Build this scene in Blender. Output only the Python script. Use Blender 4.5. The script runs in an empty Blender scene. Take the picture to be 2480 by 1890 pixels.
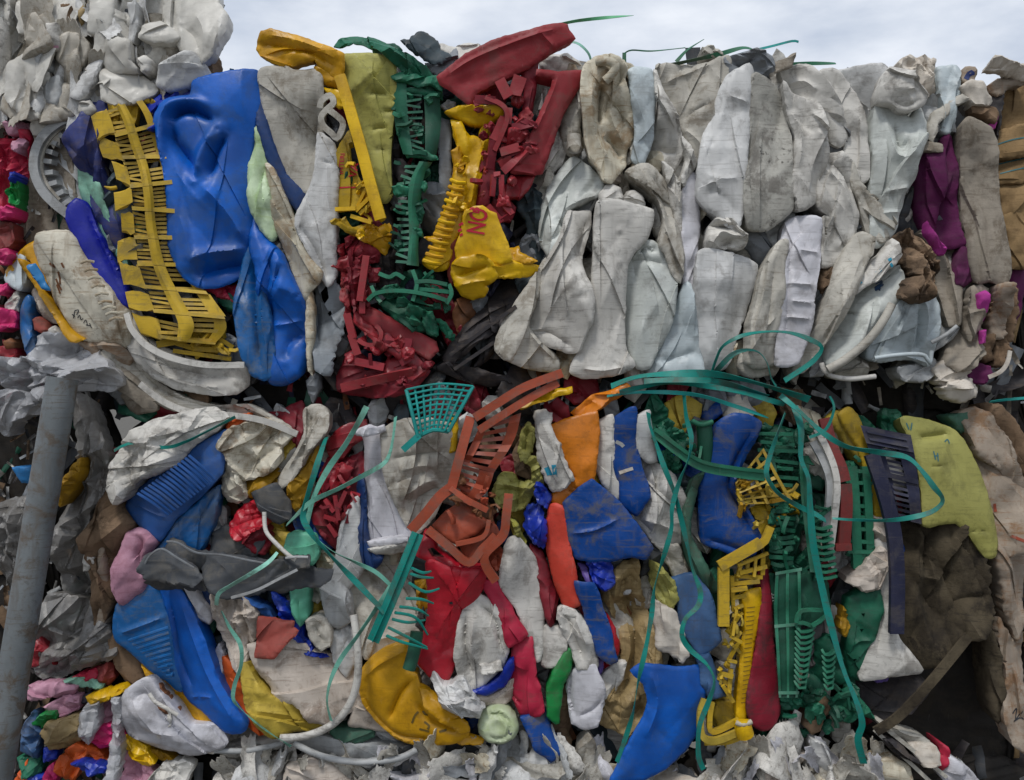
import bpy, math, random
import numpy as np
from mathutils import Vector, Matrix
from mathutils.geometry import delaunay_2d_cdt

# ------------------------------------------------------------------ camera, sky, sun, exposure
scene = bpy.context.scene
col = scene.collection
S = 0.0013            # metres per unit of the survey grid (2480 x 1890 units on the bale face)
D = 3.25              # camera distance from the bale face (plane y = 0)
ZC = 2.33             # eye height
cam_d = bpy.data.cameras.new('camera')
cam = bpy.data.objects.new('camera', cam_d)
col.objects.link(cam)
cam.location = (0, -D, ZC)
cam.rotation_euler = (math.radians(90), 0, 0)
cam_d.sensor_width = 36
cam_d.lens = 36 * D / (2480 * S)
cam_d.clip_start = 0.05
cam_d.clip_end = 2000
scene.camera = cam

SUN_EL, SUN_AZ = 60, 205
world = bpy.data.worlds.new('World')
scene.world = world
world.use_nodes = True
wn, wl = world.node_tree.nodes, world.node_tree.links
wn.clear()
w_out = wn.new('ShaderNodeOutputWorld')
w_bg = wn.new('ShaderNodeBackground')
w_bg.inputs['Strength'].default_value = 0.079
sky = wn.new('ShaderNodeTexSky')
sky.sky_type = 'NISHITA'
sky.sun_disc = False
sky.sun_elevation = math.radians(SUN_EL)
sky.sun_rotation = math.radians(SUN_AZ)
w_tc = wn.new('ShaderNodeTexCoord')
w_map = wn.new('ShaderNodeMapping')
w_map.inputs['Scale'].default_value = (1.0, 1.0, 2.6)
w_n = wn.new('ShaderNodeTexNoise')
w_n.inputs['Scale'].default_value = 6.5
w_n.inputs['Detail'].default_value = 6
w_n.inputs['Roughness'].default_value = 0.55
w_r = wn.new('ShaderNodeValToRGB')
w_r.color_ramp.elements[0].position = 0.33
w_r.color_ramp.elements[0].color = (5.5, 6.15, 7.3, 1)
w_r.color_ramp.elements[1].position = 0.66
w_r.color_ramp.elements[1].color = (8.6, 9.0, 9.7, 1)
w_mix = wn.new('ShaderNodeMixRGB')
w_mix.inputs['Fac'].default_value = 0.93
wl.new(w_tc.outputs['Generated'], w_map.inputs['Vector'])
wl.new(w_map.outputs['Vector'], w_n.inputs['Vector'])
wl.new(w_n.outputs['Fac'], w_r.inputs['Fac'])
wl.new(sky.outputs['Color'], w_mix.inputs['Color1'])
wl.new(w_r.outputs['Color'], w_mix.inputs['Color2'])
wl.new(w_mix.outputs['Color'], w_bg.inputs['Color'])
wl.new(w_bg.outputs['Background'], w_out.inputs['Surface'])

sun_d = bpy.data.lights.new('sun', 'SUN')
sun_d.energy = 1.5
sun_d.angle = math.radians(11)
sun_d.color = (1.0, 0.97, 0.93)
sun = bpy.data.objects.new('sun', sun_d)
col.objects.link(sun)
sun.location = (-3, -6, 9)
_az = math.radians(SUN_AZ)
_dir = Vector((math.sin(_az) * math.cos(math.radians(SUN_EL)), math.cos(_az) * math.cos(math.radians(SUN_EL)), math.sin(math.radians(SUN_EL))))
sun.rotation_euler = (-_dir).to_track_quat('-Z', 'Y').to_euler()

vs = scene.view_settings
vs.view_transform = 'Standard'
vs.look = 'None'
vs.exposure = 0.42
vs.gamma = 1.0
vs.use_curve_mapping = False
scene.render.engine = 'CYCLES'
scene.cycles.use_denoising = True
scene.cycles.max_bounces = 6
scene.cycles.diffuse_bounces = 3
scene.cycles.glossy_bounces = 2
scene.cycles.transparent_max_bounces = 8

# ------------------------------------------------------------------ helpers: materials
R = random.Random(7)

def lin(hx):
    hx = hx.lstrip('#')
    out = []
    for i in (0, 2, 4):
        c = int(hx[i:i + 2], 16) / 255
        out.append(c / 12.92 if c <= 0.04045 else ((c + 0.055) / 1.055) ** 2.4)
    return out

MATS = {}
def plastic(name, hx, dirt=0.5, rough=0.40, grime='#4a4238', alt=None, alpha=1.0, scuff=0.4, rel=0.5, sheen=0.3, speck=0.28, metal=0.0):
    """moulded plastic with grime patches, dark specks, scuffs and fine relief"""
    m = bpy.data.materials.new(name)
    m.use_nodes = True
    n, l = m.node_tree.nodes, m.node_tree.links
    n.clear()
    out = n.new('ShaderNodeOutputMaterial')
    bs = n.new('ShaderNodeBsdfPrincipled')
    l.new(bs.outputs[0], out.inputs['Surface'])
    tc = n.new('ShaderNodeTexCoord')
    oi = n.new('ShaderNodeObjectInfo')
    mul = n.new('ShaderNodeMath'); mul.operation = 'MULTIPLY'; mul.inputs[1].default_value = 53.0
    l.new(oi.outputs['Random'], mul.inputs[0])
    def noise(scale, detail, rough_, vec=None, dist=0.0):
        t = n.new('ShaderNodeTexNoise'); t.noise_dimensions = '4D'
        t.inputs['Scale'].default_value = scale; t.inputs['Detail'].default_value = detail
        t.inputs['Roughness'].default_value = rough_; t.inputs['Distortion'].default_value = dist
        l.new(vec if vec else tc.outputs['Object'], t.inputs['Vector']); l.new(mul.outputs[0], t.inputs['W'])
        return t.outputs['Fac']
    def ramp(src, lo, hi, a=0.0, b=1.0):
        r = n.new('ShaderNodeMapRange'); r.interpolation_type = 'SMOOTHSTEP'
        r.inputs['From Min'].default_value = lo; r.inputs['From Max'].default_value = hi
        r.inputs['To Min'].default_value = a; r.inputs['To Max'].default_value = b
        l.new(src, r.inputs['Value']); return r.outputs['Result']
    def mix(fac, c1, c2, mode='MIX'):
        x = n.new('ShaderNodeMixRGB'); x.blend_type = mode
        if isinstance(fac, float): x.inputs[0].default_value = fac
        else: l.new(fac, x.inputs[0])
        for i, c in ((1, c1), (2, c2)):
            if isinstance(c, (list, tuple)): x.inputs[i].default_value = (*c[:3], 1)
            else: l.new(c, x.inputs[i])
        return x.outputs[0]
    base = lin(hx)
    if max(base) - min(base) > 0.08: base = [c * 0.86 for c in base]
    if max(base) - min(base) > 0.08: dirt *= 1.5
    a = lin(alt) if alt else [min(1, c * 1.16 + 0.008) for c in base]
    big = noise(7.0, 6, 0.6)
    c = mix(ramp(big, 0.35, 0.68), [x * 0.86 for x in base], a)
    g = lin(grime)
    patch = ramp(noise(10.0, 10, 0.72, dist=0.5), 0.49, 0.62, 0, min(1, 0.95 * dirt))
    c = mix(patch, c, mix(0.72, base, g))
    mp = n.new('ShaderNodeMapping'); mp.inputs['Scale'].default_value = (7, 7, 95)
    mp.inputs['Rotation'].default_value = (0, math.radians(6), 0)
    l.new(tc.outputs['Object'], mp.inputs['Vector'])
    streak = ramp(noise(1.6, 6, 0.7, mp.outputs[0]), 0.545, 0.63, 0, min(1, 0.45 * dirt))
    c = mix(streak, c, g)
    sp = ramp(noise(70.0, 4, 0.65), 0.555, 0.61, 0, min(1, 1.0 * speck * dirt))
    sp2 = n.new('ShaderNodeMath'); sp2.operation = 'MULTIPLY'
    l.new(sp, sp2.inputs[0]); l.new(ramp(noise(8.0, 4, 0.6), 0.45, 0.62), sp2.inputs[1])
    c = mix(sp2.outputs[0], c, [x * 0.45 for x in g])
    mp3 = n.new('ShaderNodeMapping'); mp3.inputs['Scale'].default_value = (34, 34, 4.5)
    mp3.inputs['Rotation'].default_value = (0, math.radians(-9), 0)
    l.new(tc.outputs['Object'], mp3.inputs['Vector'])
    run = ramp(noise(1.0, 7, 0.66, mp3.outputs[0]), 0.53, 0.66, 0, min(1, 0.5 * dirt))
    c = mix(run, c, mix(0.55, base, g))
    # pale hairline scratches
    mp2 = n.new('ShaderNodeMapping'); mp2.inputs['Scale'].default_value = (120, 120, 9)
    mp2.inputs['Rotation'].default_value = (0.3, math.radians(38), 0)
    l.new(tc.outputs['Object'], mp2.inputs['Vector'])
    sc = ramp(noise(1.0, 4, 0.6, mp2.outputs[0]), 0.66, 0.74, 0, 0.25 * scuff)
    c = mix(sc, c, [min(1, x * 0.6 + 0.3) for x in base])
    # stress-whitened creases
    geo = n.new('ShaderNodeNewGeometry')
    c = mix(ramp(geo.outputs['Pointiness'], 0.56, 0.72, 0, 0.4 * scuff), c, [min(1, x * 0.7 + 0.22) for x in base])
    l.new(c, bs.inputs['Base Color'])
    rr = n.new('ShaderNodeMath'); rr.operation = 'MULTIPLY_ADD'; rr.inputs[1].default_value = 0.45; rr.inputs[2].default_value = rough - 0.14
    l.new(noise(16.0, 5, 0.6), rr.inputs[0]); l.new(rr.outputs[0], bs.inputs['Roughness'])
    bs.inputs['Specular IOR Level'].default_value = sheen
    bs.inputs['Metallic'].default_value = metal
    if alpha < 1:
        bs.inputs['Alpha'].default_value = alpha
    b1 = n.new('ShaderNodeBump'); b1.inputs['Strength'].default_value = rel; b1.inputs['Distance'].default_value = 0.003
    l.new(noise(48.0, 8, 0.62), b1.inputs['Height'])
    b2 = n.new('ShaderNodeBump'); b2.inputs['Strength'].default_value = rel * 0.25; b2.inputs['Distance'].default_value = 0.0012
    l.new(noise(1.6, 5, 0.7, mp.outputs[0]), b2.inputs['Height']); l.new(b1.outputs[0], b2.inputs['Normal'])
    l.new(b2.outputs[0], bs.inputs['Normal'])
    MATS[name] = m
    return m

def flat(name, hx, rough=0.6):
    m = bpy.data.materials.new(name); m.use_nodes = True
    n, l = m.node_tree.nodes, m.node_tree.links
    bs = n['Principled BSDF']
    t = n.new('ShaderNodeTexNoise'); t.inputs['Scale'].default_value = 60; t.inputs['Detail'].default_value = 4
    x = n.new('ShaderNodeMixRGB'); x.inputs[1].default_value = (*[c * 0.7 for c in lin(hx)], 1); x.inputs[2].default_value = (*lin(hx), 1)
    l.new(t.outputs['Fac'], x.inputs[0]); l.new(x.outputs[0], bs.inputs['Base Color'])
    bs.inputs['Roughness'].default_value = rough
    MATS[name] = m
    return m

# ------------------------------------------------------------------ helpers: geometry
def P(s):
    return [tuple(float(c) for c in q.split(',')) for q in s.split()]

def Wd(px, py, y=0.0, h=0.0):
    """a grid point at depth y, raised h units towards the yard"""
    k = (D + y) / D
    return ((px - 1240) * S * k, y - h * S, ZC + (945 - py) * S * k)

def link(name, verts, faces, mat, parent=None, smooth=True, sharp=None):
    v = np.asarray(verts, dtype=float).reshape(-1, 3)
    org = np.array([(v[:, 0].min() + v[:, 0].max()) / 2, (v[:, 1].min() + v[:, 1].max()) / 2, v[:, 2].min()])
    me = bpy.data.meshes.new(name)
    me.from_pydata((v - org).tolist(), [], faces)
    if smooth:
        me.polygons.foreach_set('use_smooth', [True] * len(me.polygons))
        if sharp: me.set_sharp_from_angle(angle=math.radians(sharp))
    me.materials.append(MATS[mat])
    me.update()
    o = bpy.data.objects.new(name, me)
    col.objects.link(o)
    if parent is not None:
        o.parent = parent
        o.location = Vector(org) - (parent.location if parent.parent is None else parent.location + parent.parent.location)
    else:
        o.location = org
    return o

def tag(o, label=None, cat=None, group=None, kind=None):
    if label: o['label'] = label
    if cat: o['category'] = cat
    if group: o['group'] = group
    if kind: o['kind'] = kind
    return o

def catmull(pts, closed, step):
    p = np.array(pts, float); nn = len(p); out = []
    rng = range(nn if closed else nn - 1)
    for i in rng:
        if closed: a, b, c, d = p[(i - 1) % nn], p[i], p[(i + 1) % nn], p[(i + 2) % nn]
        else: a, b, c, d = p[max(i - 1, 0)], p[i], p[i + 1], p[min(i + 2, nn - 1)]
        k = max(1, int(round(np.linalg.norm((c - b)[:2]) / step)))
        for j in range(k):
            t = j / k
            out.append(0.5 * (2 * b + (c - a) * t + (2 * a - 5 * b + 4 * c - d) * t * t + (3 * b - a - 3 * c + d) * t ** 3))
    if not closed: out.append(p[-1])
    return np.array(out)

def straight(pts, closed, step):
    p = np.array(pts, float); nn = len(p); out = []
    for i in range(nn if closed else nn - 1):
        b, c = p[i], p[(i + 1) % nn]
        k = max(1, int(round(np.linalg.norm((c - b)[:2]) / step)))
        for j in range(k): out.append(b + (c - b) * j / k)
    if not closed: out.append(p[-1])
    return np.array(out)

def segdist(q, line, closed):
    """distance of points q (n,2) to a polyline, and the signed side of the nearest segment"""
    a = line; b = np.roll(line, -1, 0)
    if not closed: a, b = line[:-1], line[1:]
    ab = b - a; L2 = (ab ** 2).sum(1) + 1e-9
    best = np.full(len(q), 1e9); side = np.ones(len(q))
    for s in range(0, len(q), 4000):
        qq = q[s:s + 4000]
        t = np.clip(((qq[:, None, :] - a[None]) * ab[None]).sum(2) / L2[None], 0, 1)
        pr = a[None] + t[..., None] * ab[None]
        dd = qq[:, None, :] - pr
        d2 = (dd ** 2).sum(2)
        k = d2.argmin(1); r = np.arange(len(qq))
        best[s:s + 4000] = np.sqrt(d2[r, k])
        cr = ab[k, 0] * dd[r, k, 1] - ab[k, 1] * dd[r, k, 0]
        side[s:s + 4000] = np.where(cr >= 0, 1, -1)
    return best, side

def inside(q, poly):
    x, y = q[:, 0], q[:, 1]; r = np.zeros(len(q), bool); j = len(poly) - 1
    for i in range(len(poly)):
        xi, yi = poly[i]; xj, yj = poly[j]
        with np.errstate(divide='ignore', invalid='ignore'):
            c = ((yi > y) != (yj > y)) & (x < (xj - xi) * (y - yi) / (yj - yi + 1e-12) + xi)
        r ^= c; j = i
    return r

class Relief:
    """height field of one crushed piece: rounded edges, dents, creases and folds"""
    def __init__(s, poly, o, seed):
        rs = np.random.RandomState(seed)
        s.poly = poly; s.o = o
        c = poly.mean(0); s.c = c
        w = poly - c
        cov = w.T @ w; ev, evec = np.linalg.eigh(cov)
        ax = evec[:, 1]; ang = math.degrees(math.atan2(ax[1], ax[0]))
        ext = poly.max(0) - poly.min(0)
        area = ext[0] * ext[1]
        s.size = math.sqrt(area)
        amp = o.get('cr', 1.0)
        n = o.get('nc', int(3 + area / 5200)); n = min(n, 24 if amp > .36 else 4)
        s.cre = []
        pts = rs.uniform(poly.min(0), poly.max(0), (400, 2)); pts = pts[inside(pts, poly)]
        if len(pts) == 0: pts = np.array([c])
        for i in range(n):
            p0 = pts[rs.randint(len(pts))]
            th = math.radians(o.get('ang', ang) + rs.normal(0, o.get('spread', 32)))
            L = rs.uniform(0.25, 0.8) * s.size + 20
            big = rs.uniform() < 0.72
            w = rs.uniform(0.12, 0.34) * s.size if big else rs.uniform(5, 13)
            A = rs.choice([-1, 1], p=[0.5, 0.5]) * (w * rs.uniform(0.16, 0.46) if big else rs.uniform(2.5, 6)) * amp
            asym = rs.uniform(0.25, 1.0)
            s.cre.append((p0, (math.cos(th), math.sin(th)), L, A, w, rs.uniform(-0.35, 0.35) / max(L, 30), asym))
        s.dmax = max(8.0, float(segdist(pts, poly, True)[0].max()))
        s.nx = (-math.sin(math.radians(ang)), math.cos(math.radians(ang)))
        s.tl = o.get('lean', rs.choice([-1, 1]) * rs.uniform(5, 13)) * min(1, s.dmax / 22)
        s.bend = []
        for i in range(o.get('nb', 1 + (int(s.size > 90) + int(s.size > 170)) * (amp > .36))):
            p0 = pts[rs.randint(len(pts))]; th = math.radians(ang + rs.normal(0, 55))
            s.bend.append((p0, -math.sin(th), math.cos(th), rs.uniform(0.10, 0.42) * rs.choice([-1, 1], p=[0.35, 0.65]) * o.get('bend', min(1, amp + .2))))
        if o.get('film'):
            for i in range(int(8 + min(40, area / 700))):
                p0 = pts[rs.randint(len(pts))]; th = rs.uniform(0, math.pi)
                w = rs.uniform(0.04, 0.16) * s.size + 2
                s.cre.append((p0, (math.cos(th), math.sin(th)), rs.uniform(0.12, 0.5) * s.size + 8, rs.choice([-1, 1]) * w * rs.uniform(0.25, 0.7), w, rs.uniform(-0.5, 0.5) / max(s.size, 30), rs.uniform(0.2, 1)))
        s.step = []
        for i in range(o.get('ns', 0 if amp <= .36 else int(s.size > 65) + int(s.size > 100) + int(s.size > 140) + int(s.size > 190))):
            p0 = pts[rs.randint(len(pts))]; th = math.radians(o.get('ang', ang) + rs.normal(0, 24))
            s.step.append((p0, math.cos(th), math.sin(th), rs.uniform(0.25, 0.7) * s.size, rs.uniform(6, 16) * min(1.3, amp + .15) * rs.choice([-1, 1]), rs.uniform(0.15, 0.5) * s.size, rs.uniform(-0.4, 0.4) / s.size))
        s.wav = []
        for i in range(7):
            wl = rs.uniform(0.25, 1.1) * max(60, s.size); th = rs.uniform(0, math.pi)
            s.wav.append((math.cos(th) * 2 * math.pi / wl, math.sin(th) * 2 * math.pi / wl, rs.uniform(0, 6.28), wl / max(60, s.size) * 1.0 * o.get('wave', 1.0)))
        s.folds = [(catmull(P(f[0]), False, 6), f[1], f[2], f[3] if len(f) > 3 else 'v') for f in o.get('f', [])]
    def guides(s, g):
        """points along creases and fold steps, so that the mesh breaks exactly there"""
        out = []
        def run(p0, cx, cy, L, bend, offs):
            t = np.arange(-L, L, g * 0.8)
            for of in offs:
                sg = of - bend * t * t
                out.append(np.stack([p0[0] + t * cx - sg * cy, p0[1] + t * cy + sg * cx], 1))
        for p0, cx, cy, L, A, w, bend in s.step: run(p0, cx, cy, L * 1.15, bend, (-0.9, 0.9))
        for p0, (cx, cy), L, A, w, bend, asym in s.cre:
            if abs(A) > 1.5: run(p0, cx, cy, L * 1.2, bend, (0.0,))
        for p0, nx, ny, sl in s.bend: run(p0, ny, -nx, 2 * s.size, 0.0, (0.0,))
        for line, w, a, kind in s.folds:
            if kind == 's':
                t_ = np.gradient(line, axis=0); t_ /= np.linalg.norm(t_, axis=1, keepdims=True) + 1e-9; n_ = np.stack([-t_[:, 1], t_[:, 0]], 1)
                out += [line + n_ * 1.0, line - n_ * 1.0]
            elif kind == 'v': out.append(line)
        if not out: return np.zeros((0, 2))
        p = np.concatenate(out); p = p[inside(p, s.poly)]
        keep, cells = [], {}
        r = 0.62
        for i, (x, y) in enumerate(p):
            c = (int(x // r), int(y // r))
            if any((c[0] + a, c[1] + b) in cells for a in (-1, 0, 1) for b in (-1, 0, 1)): continue
            cells[c] = i; keep.append(i)
        return p[keep]
    def __call__(s, q):
        o = s.o
        d, _ = segdist(q, s.poly, True)
        pil = o.get('r', 18.0) >= 28
        r = min(o.get('r', 18.0) * 0.34 + 1.2 if pil else 3.4, 0.5 * s.dmax); b = o.get('b', 14.0) * 0.45 * min(1, s.dmax / 16) if pil else 3.6
        t = np.clip(d / r, 0, 1)
        h = b * np.sqrt(np.maximum(0, 1 - (1 - t) ** 2))
        t2 = np.clip(d / s.dmax, 0, 1)
        h = h + o.get('bb', 12.0) * min(1, s.dmax / 42) * (1.0 if pil else 0.2 if o.get('film') else 0.42) * (1 - (1 - t2) ** 2)
        if not pil:
            h = h + s.tl * np.clip(((q[:, 0] - s.c[0]) * s.nx[0] + (q[:, 1] - s.c[1]) * s.nx[1]) / (1.3 * s.dmax + 1), -1.4, 1.4)
        for p0, nx, ny, sl in s.bend:
            ss = (q[:, 0] - p0[0]) * nx + (q[:, 1] - p0[1]) * ny
            h = h - sl * np.minimum(np.maximum(ss, 0), 90)
        for p0, cx, cy, L, A, w, bend in s.step:
            dx, dy = q[:, 0] - p0[0], q[:, 1] - p0[1]
            tt = dx * cx + dy * cy; ss = (-dx * cy + dy * cx + bend * tt * tt) * np.sign(A)
            h = h + abs(A) * np.where(ss > 0, np.exp(-ss / w), 0) * np.clip(1.3 - (tt / L) ** 2, 0, 1)
        for p0, (cx, cy), L, A, w, bend, asym in s.cre:
            dx, dy = q[:, 0] - p0[0], q[:, 1] - p0[1]
            tt = dx * cx + dy * cy; ss = -dx * cy + dy * cx + bend * tt * tt
            h = h + A * np.exp(-np.where(ss > 0, ss, -ss / asym) / w) * np.exp(-(tt / L) ** 2 * 1.6)
        for kx, ky, ph, a in s.wav:
            h = h + a * np.sin(kx * q[:, 0] + ky * q[:, 1] + ph)
        for line, w, a, kind in s.folds:
            dd, sd = segdist(q, line, False)
            ln_ = np.linalg.norm(np.diff(line, axis=0), axis=1).sum()
            e0 = np.minimum(np.hypot(*(q - line[0]).T), np.hypot(*(q - line[-1]).T)); tp = np.clip((e0 + 3) / (0.22 * ln_ + 1), 0.15, 1)
            a = a * tp
            if kind == 'v': h = h + a * np.exp(-(dd / w) ** 1.25)
            elif kind == 'g': h = h + a * np.exp(-(dd / w) ** 2)
            elif kind == 's': h = h + a * np.where(sd > 0, np.exp(-dd / w), 0)
        tx, ty = o.get('tilt', (0, 0))
        h = h + tx * (q[:, 0] - s.c[0]) / 100 + ty * (q[:, 1] - s.c[1]) / 100
        cv = o.get('curl')
        if cv:
            th = math.radians(cv[0]); ss = (q[:, 0] - s.c[0]) * math.cos(th) + (q[:, 1] - s.c[1]) * math.sin(th)
            h = h + cv[1] * (ss / (0.5 * s.size + 1)) ** 2
        return h

HF = {}
REG = []
_seed = [100]
def surf(name, mat, lay, poly, parent=None, **o):
    """one crushed piece: an outline with relief, closed behind (shell) or thin (thin=True)"""
    _seed[0] += 1
    if name in ('plastic_film', 'crushed_bag', 'plastic_bag', 'rag', 'plastic_scrap', 'paper_scrap', 'fabric_scrap', 'paper_bundle', 'paper_sheet', 'sack_block', 'shard', 'plastic_label', 'torn_flap', 'inner_wall', 'corner') and 'film' not in o:
        o['film'] = True; o.setdefault('jag', 1.8)
    seed = o.get('seed', _seed[0])
    rs = np.random.RandomState(seed)
    if name in ('shard', 'corner', 'wing', 'flap', 'flange', 'ledge', 'fin'):
        for k_, v_ in dict(thin=True, t=6, r=4, b=4, bb=4, hard=True, tilt=(rs.uniform(-16, 16), rs.uniform(-16, 16))).items():
            if k_ in ('r', 'b') or k_ not in o: o[k_] = v_
    pts = P(poly) if isinstance(poly, str) else poly
    ext = np.ptp(np.array(pts), axis=0); size = math.sqrt(ext[0] * ext[1])
    g = o.get('g', 4.2 if size < 80 else (5.0 if size < 200 else 6.0))
    hard = o.get('hard', o.get('r', 18.0) <= 9 or size < 60)
    out = straight(pts, True, g)
    if not hard:
        sm = catmull(pts, True, g)
        if len(sm) == len(out): out = 0.5 * sm + 0.5 * out
        else: out = sm
    jag = o.get('jag', 0.7)
    if True:
        nx = np.roll(out, -1, 0) - np.roll(out, 1, 0); nx = np.stack([nx[:, 1], -nx[:, 0]], 1)
        nx /= (np.linalg.norm(nx, axis=1, keepdims=True) + 1e-9)
        sa = (out[:, 0] * np.roll(out[:, 1], -1) - np.roll(out[:, 0], -1) * out[:, 1]).sum()
        if sa < 0: nx = -nx
        j = rs.normal(0, jag, len(out)); j = j * 0.6 + np.roll(j, 1) * 0.4
        for _k in range(3):
            f_ = rs.randint(2, 7); j = j + 0.7 * min(1.5, size / 90) * np.sin(np.arange(len(out)) / len(out) * 6.283 * f_ + rs.uniform(0, 6.28))
        thick = abs(sa) / 2 / max(ext.max(), 1)
        j = j + min(o.get('grow', min(7.0, size * 0.055) if parent is None else min(4.0, size * 0.04)), 0.075 * thick + 0.8)
        out = out + nx * j[:, None]
    y0 = -lay * 0.016
    if parent is None: REG.append((out, lay, name, o.get('label_')))
    hf = Relief(out, o, seed)
    lo, hi = out.min(0), out.max(0)
    xs = np.arange(lo[0], hi[0], g); ys = np.arange(lo[1], hi[1], g * 0.87)
    gx, gy = np.meshgrid(xs, ys); gx = gx + (np.arange(len(ys)) % 2)[:, None] * g / 2
    q = np.stack([gx.ravel(), gy.ravel()], 1) + rs.uniform(-0.2, 0.2, (gx.size, 2)) * g
    q = q[inside(q, out)]
    gd = hf.guides(g)
    if len(gd):
        dd, _ = segdist(gd, out, True); gd = gd[dd > 0.4 * g]
    if len(q):
        dd, _ = segdist(q, out, True); q = q[dd > 0.5 * g]
        if len(gd):
            near = set()
            c_ = g * 0.6
            for x, y in gd: near.add((int(x // c_), int(y // c_)))
            kp = [not any((int(x // c_) + a, int(y // c_) + b) in near for a, b in ((0, 0), (1, 0), (-1, 0), (0, 1), (0, -1))) or (int(x * 7 + y * 3) % 9 == 0 and (int(x // c_), int(y // c_)) not in near) for x, y in q]
            q = q[np.array(kp, bool)]
    if len(gd): q = np.concatenate([q, gd]) if len(q) else gd
    holes = [straight(P(hh), True, g) for hh in o.get('holes', [])]
    for hh in holes:
        q = q[~inside(q, hh)]
        if len(q):
            dd, _ = segdist(q, hh, True); q = q[dd > 0.45 * g]
    nb = len(out)
    edges = [(i, (i + 1) % nb) for i in range(nb)]
    allp = [out]; base = nb
    for hh in holes:
        edges += [(base + i, base + (i + 1) % len(hh)) for i in range(len(hh))]; allp.append(hh); base += len(hh)
    allp = np.concatenate(allp + [q]) if len(q) else np.concatenate(allp)
    rv, re, rf, *_ = delaunay_2d_cdt([Vector(p) for p in allp], edges, [], 1, 1e-4)
    v2 = np.array([(v.x, v.y) for v in rv])
    if holes:
        fc = np.array([v2[list(f)].mean(0) for f in rf]); keep = np.ones(len(rf), bool)
        for hh in holes: keep &= ~inside(fc, hh)
        rf = [f for f, k in zip(rf, keep) if k]
    h = hf(v2)
    ks = (D + y0) / D
    def w3(v, hh):
        return np.stack([(v[:, 0] - 1240) * S * ks, y0 - hh * S, ZC + (945 - v[:, 1]) * S * ks], 1)
    verts = w3(v2, h)
    cnt = {}
    faces = []
    for f in rf:
        f = list(f)
        a = sum((v2[f[i]][0] * v2[f[(i + 1) % len(f)]][1] - v2[f[(i + 1) % len(f)]][0] * v2[f[i]][1]) for i in range(len(f)))
        if a < 0: f = f[::-1]
        faces.append(f)
        for i in range(len(f)):
            e = (f[i], f[(i + 1) % len(f)])
            if (e[1], e[0]) in cnt: del cnt[(e[1], e[0])]
            else: cnt[e] = 1
    bnd = list(cnt)
    if o.get('thin'):
        t = o.get('t', 3.0)
        n0 = len(verts)
        verts = np.concatenate([verts, w3(v2, h - t)])
        back = [[i + n0 for i in f[::-1]] for f in faces]
        faces = faces + back + [[e[1], e[0], e[0] + n0, e[1] + n0] for e in bnd]
    else:
        dep = o.get('dep', 70.0)
        used = sorted({i for e in bnd for i in e}); mp = {i: k + len(verts) for k, i in enumerate(used)}
        u = np.array(used)
        cc = v2.mean(0)
        mid = cc + (v2[u] - cc) * o.get('taper', 0.93)
        verts = np.concatenate([verts, w3(mid, h[u] - dep)])
        faces += [[e[1], e[0], mp[e[0]], mp[e[1]]] for e in bnd]
    ob = link(name, verts, faces, mat, parent, True, o.get('sharp', 30 if o.get('film') else 44))
    HF[ob.name] = (hf, y0)
    return ob

def item(name, label, cat, mat, lay, poly, group=None, **o):
    return tag(surf(name, mat, lay, poly, None, label_=label, **o), label, cat, group)

def part(parent, name, mat, lay, poly, **o):
    return surf(name, mat, lay, poly, parent, **o)

def sweep(name, mat, pts, parent=None, prof=None, r=8.0, w=None, t=None, n=10, closed=False, step=9.0, smooth=True, twist=0.0, caps=True, cr=True, wob=(0, 0, 0)):
    """tube (r) or flat band (w, t) along points (x, y, d[, width factor]); d = units in front of the bale face"""
    p = [tuple(q) + (1.0,) * (4 - len(q)) for q in pts]
    p = catmull(p, closed, step) if cr else straight(p, closed, step)
    pos = np.array([Wd(a[0], a[1], -a[2] * S) for a in p]); fac = p[:, 3]
    tan = np.roll(pos, -1, 0) - np.roll(pos, 1, 0)
    if not closed: tan[0] = pos[1] - pos[0]; tan[-1] = pos[-1] - pos[-2]
    tan /= np.linalg.norm(tan, axis=1, keepdims=True) + 1e-12
    vw = np.array([0, -1.0, 0])
    side = np.cross(tan, vw)
    ln = np.linalg.norm(side, axis=1, keepdims=True); side = np.where(ln > 1e-3, side / (ln + 1e-9), np.array([1.0, 0, 0]))
    up = np.cross(side, tan)
    if prof is None:
        if w is None: prof = [(math.cos(2 * math.pi * i / n) * r, math.sin(2 * math.pi * i / n) * r) for i in range(n)]
        else: prof = [(-w / 2, -t / 2), (w / 2, -t / 2), (w / 2, t / 2), (-w / 2, t / 2)]; smooth = smooth and True
    prof = np.array(prof) * S
    m = len(prof); verts = []; k = len(pos)
    for i in range(k):
        a = twist * i / max(1, k - 1) + wob[0] * math.sin(wob[1] + i * wob[2])
        ca, sa = math.cos(a), math.sin(a)
        s_, u_ = side[i] * ca + up[i] * sa, up[i] * ca - side[i] * sa
        for x, y in prof: verts.append(pos[i] + s_ * x * fac[i] + u_ * y * (fac[i] if w is None else 1))
    faces = []
    for i in range(k if closed else k - 1):
        i2 = (i + 1) % k
        for j in range(m):
            j2 = (j + 1) % m
            faces.append([i * m + j, i * m + j2, i2 * m + j2, i2 * m + j])
    if caps and not closed:
        faces.append(list(range(m))[::-1]); faces.append([(k - 1) * m + j for j in range(m)])
    return link(name, verts, faces, mat, parent, smooth, 50)

def strap(label, mat, pts, w=15, group='green strapping bands', **o):
    return tag(sweep('strapping_band', mat, pts, None, w=w * 0.72, t=1.0, step=5, twist=R.uniform(-.7, .7), wob=(R.uniform(.7, 1.2), R.uniform(0, 6.28), R.uniform(.05, .12)), **o), label, 'strap', group)

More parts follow.
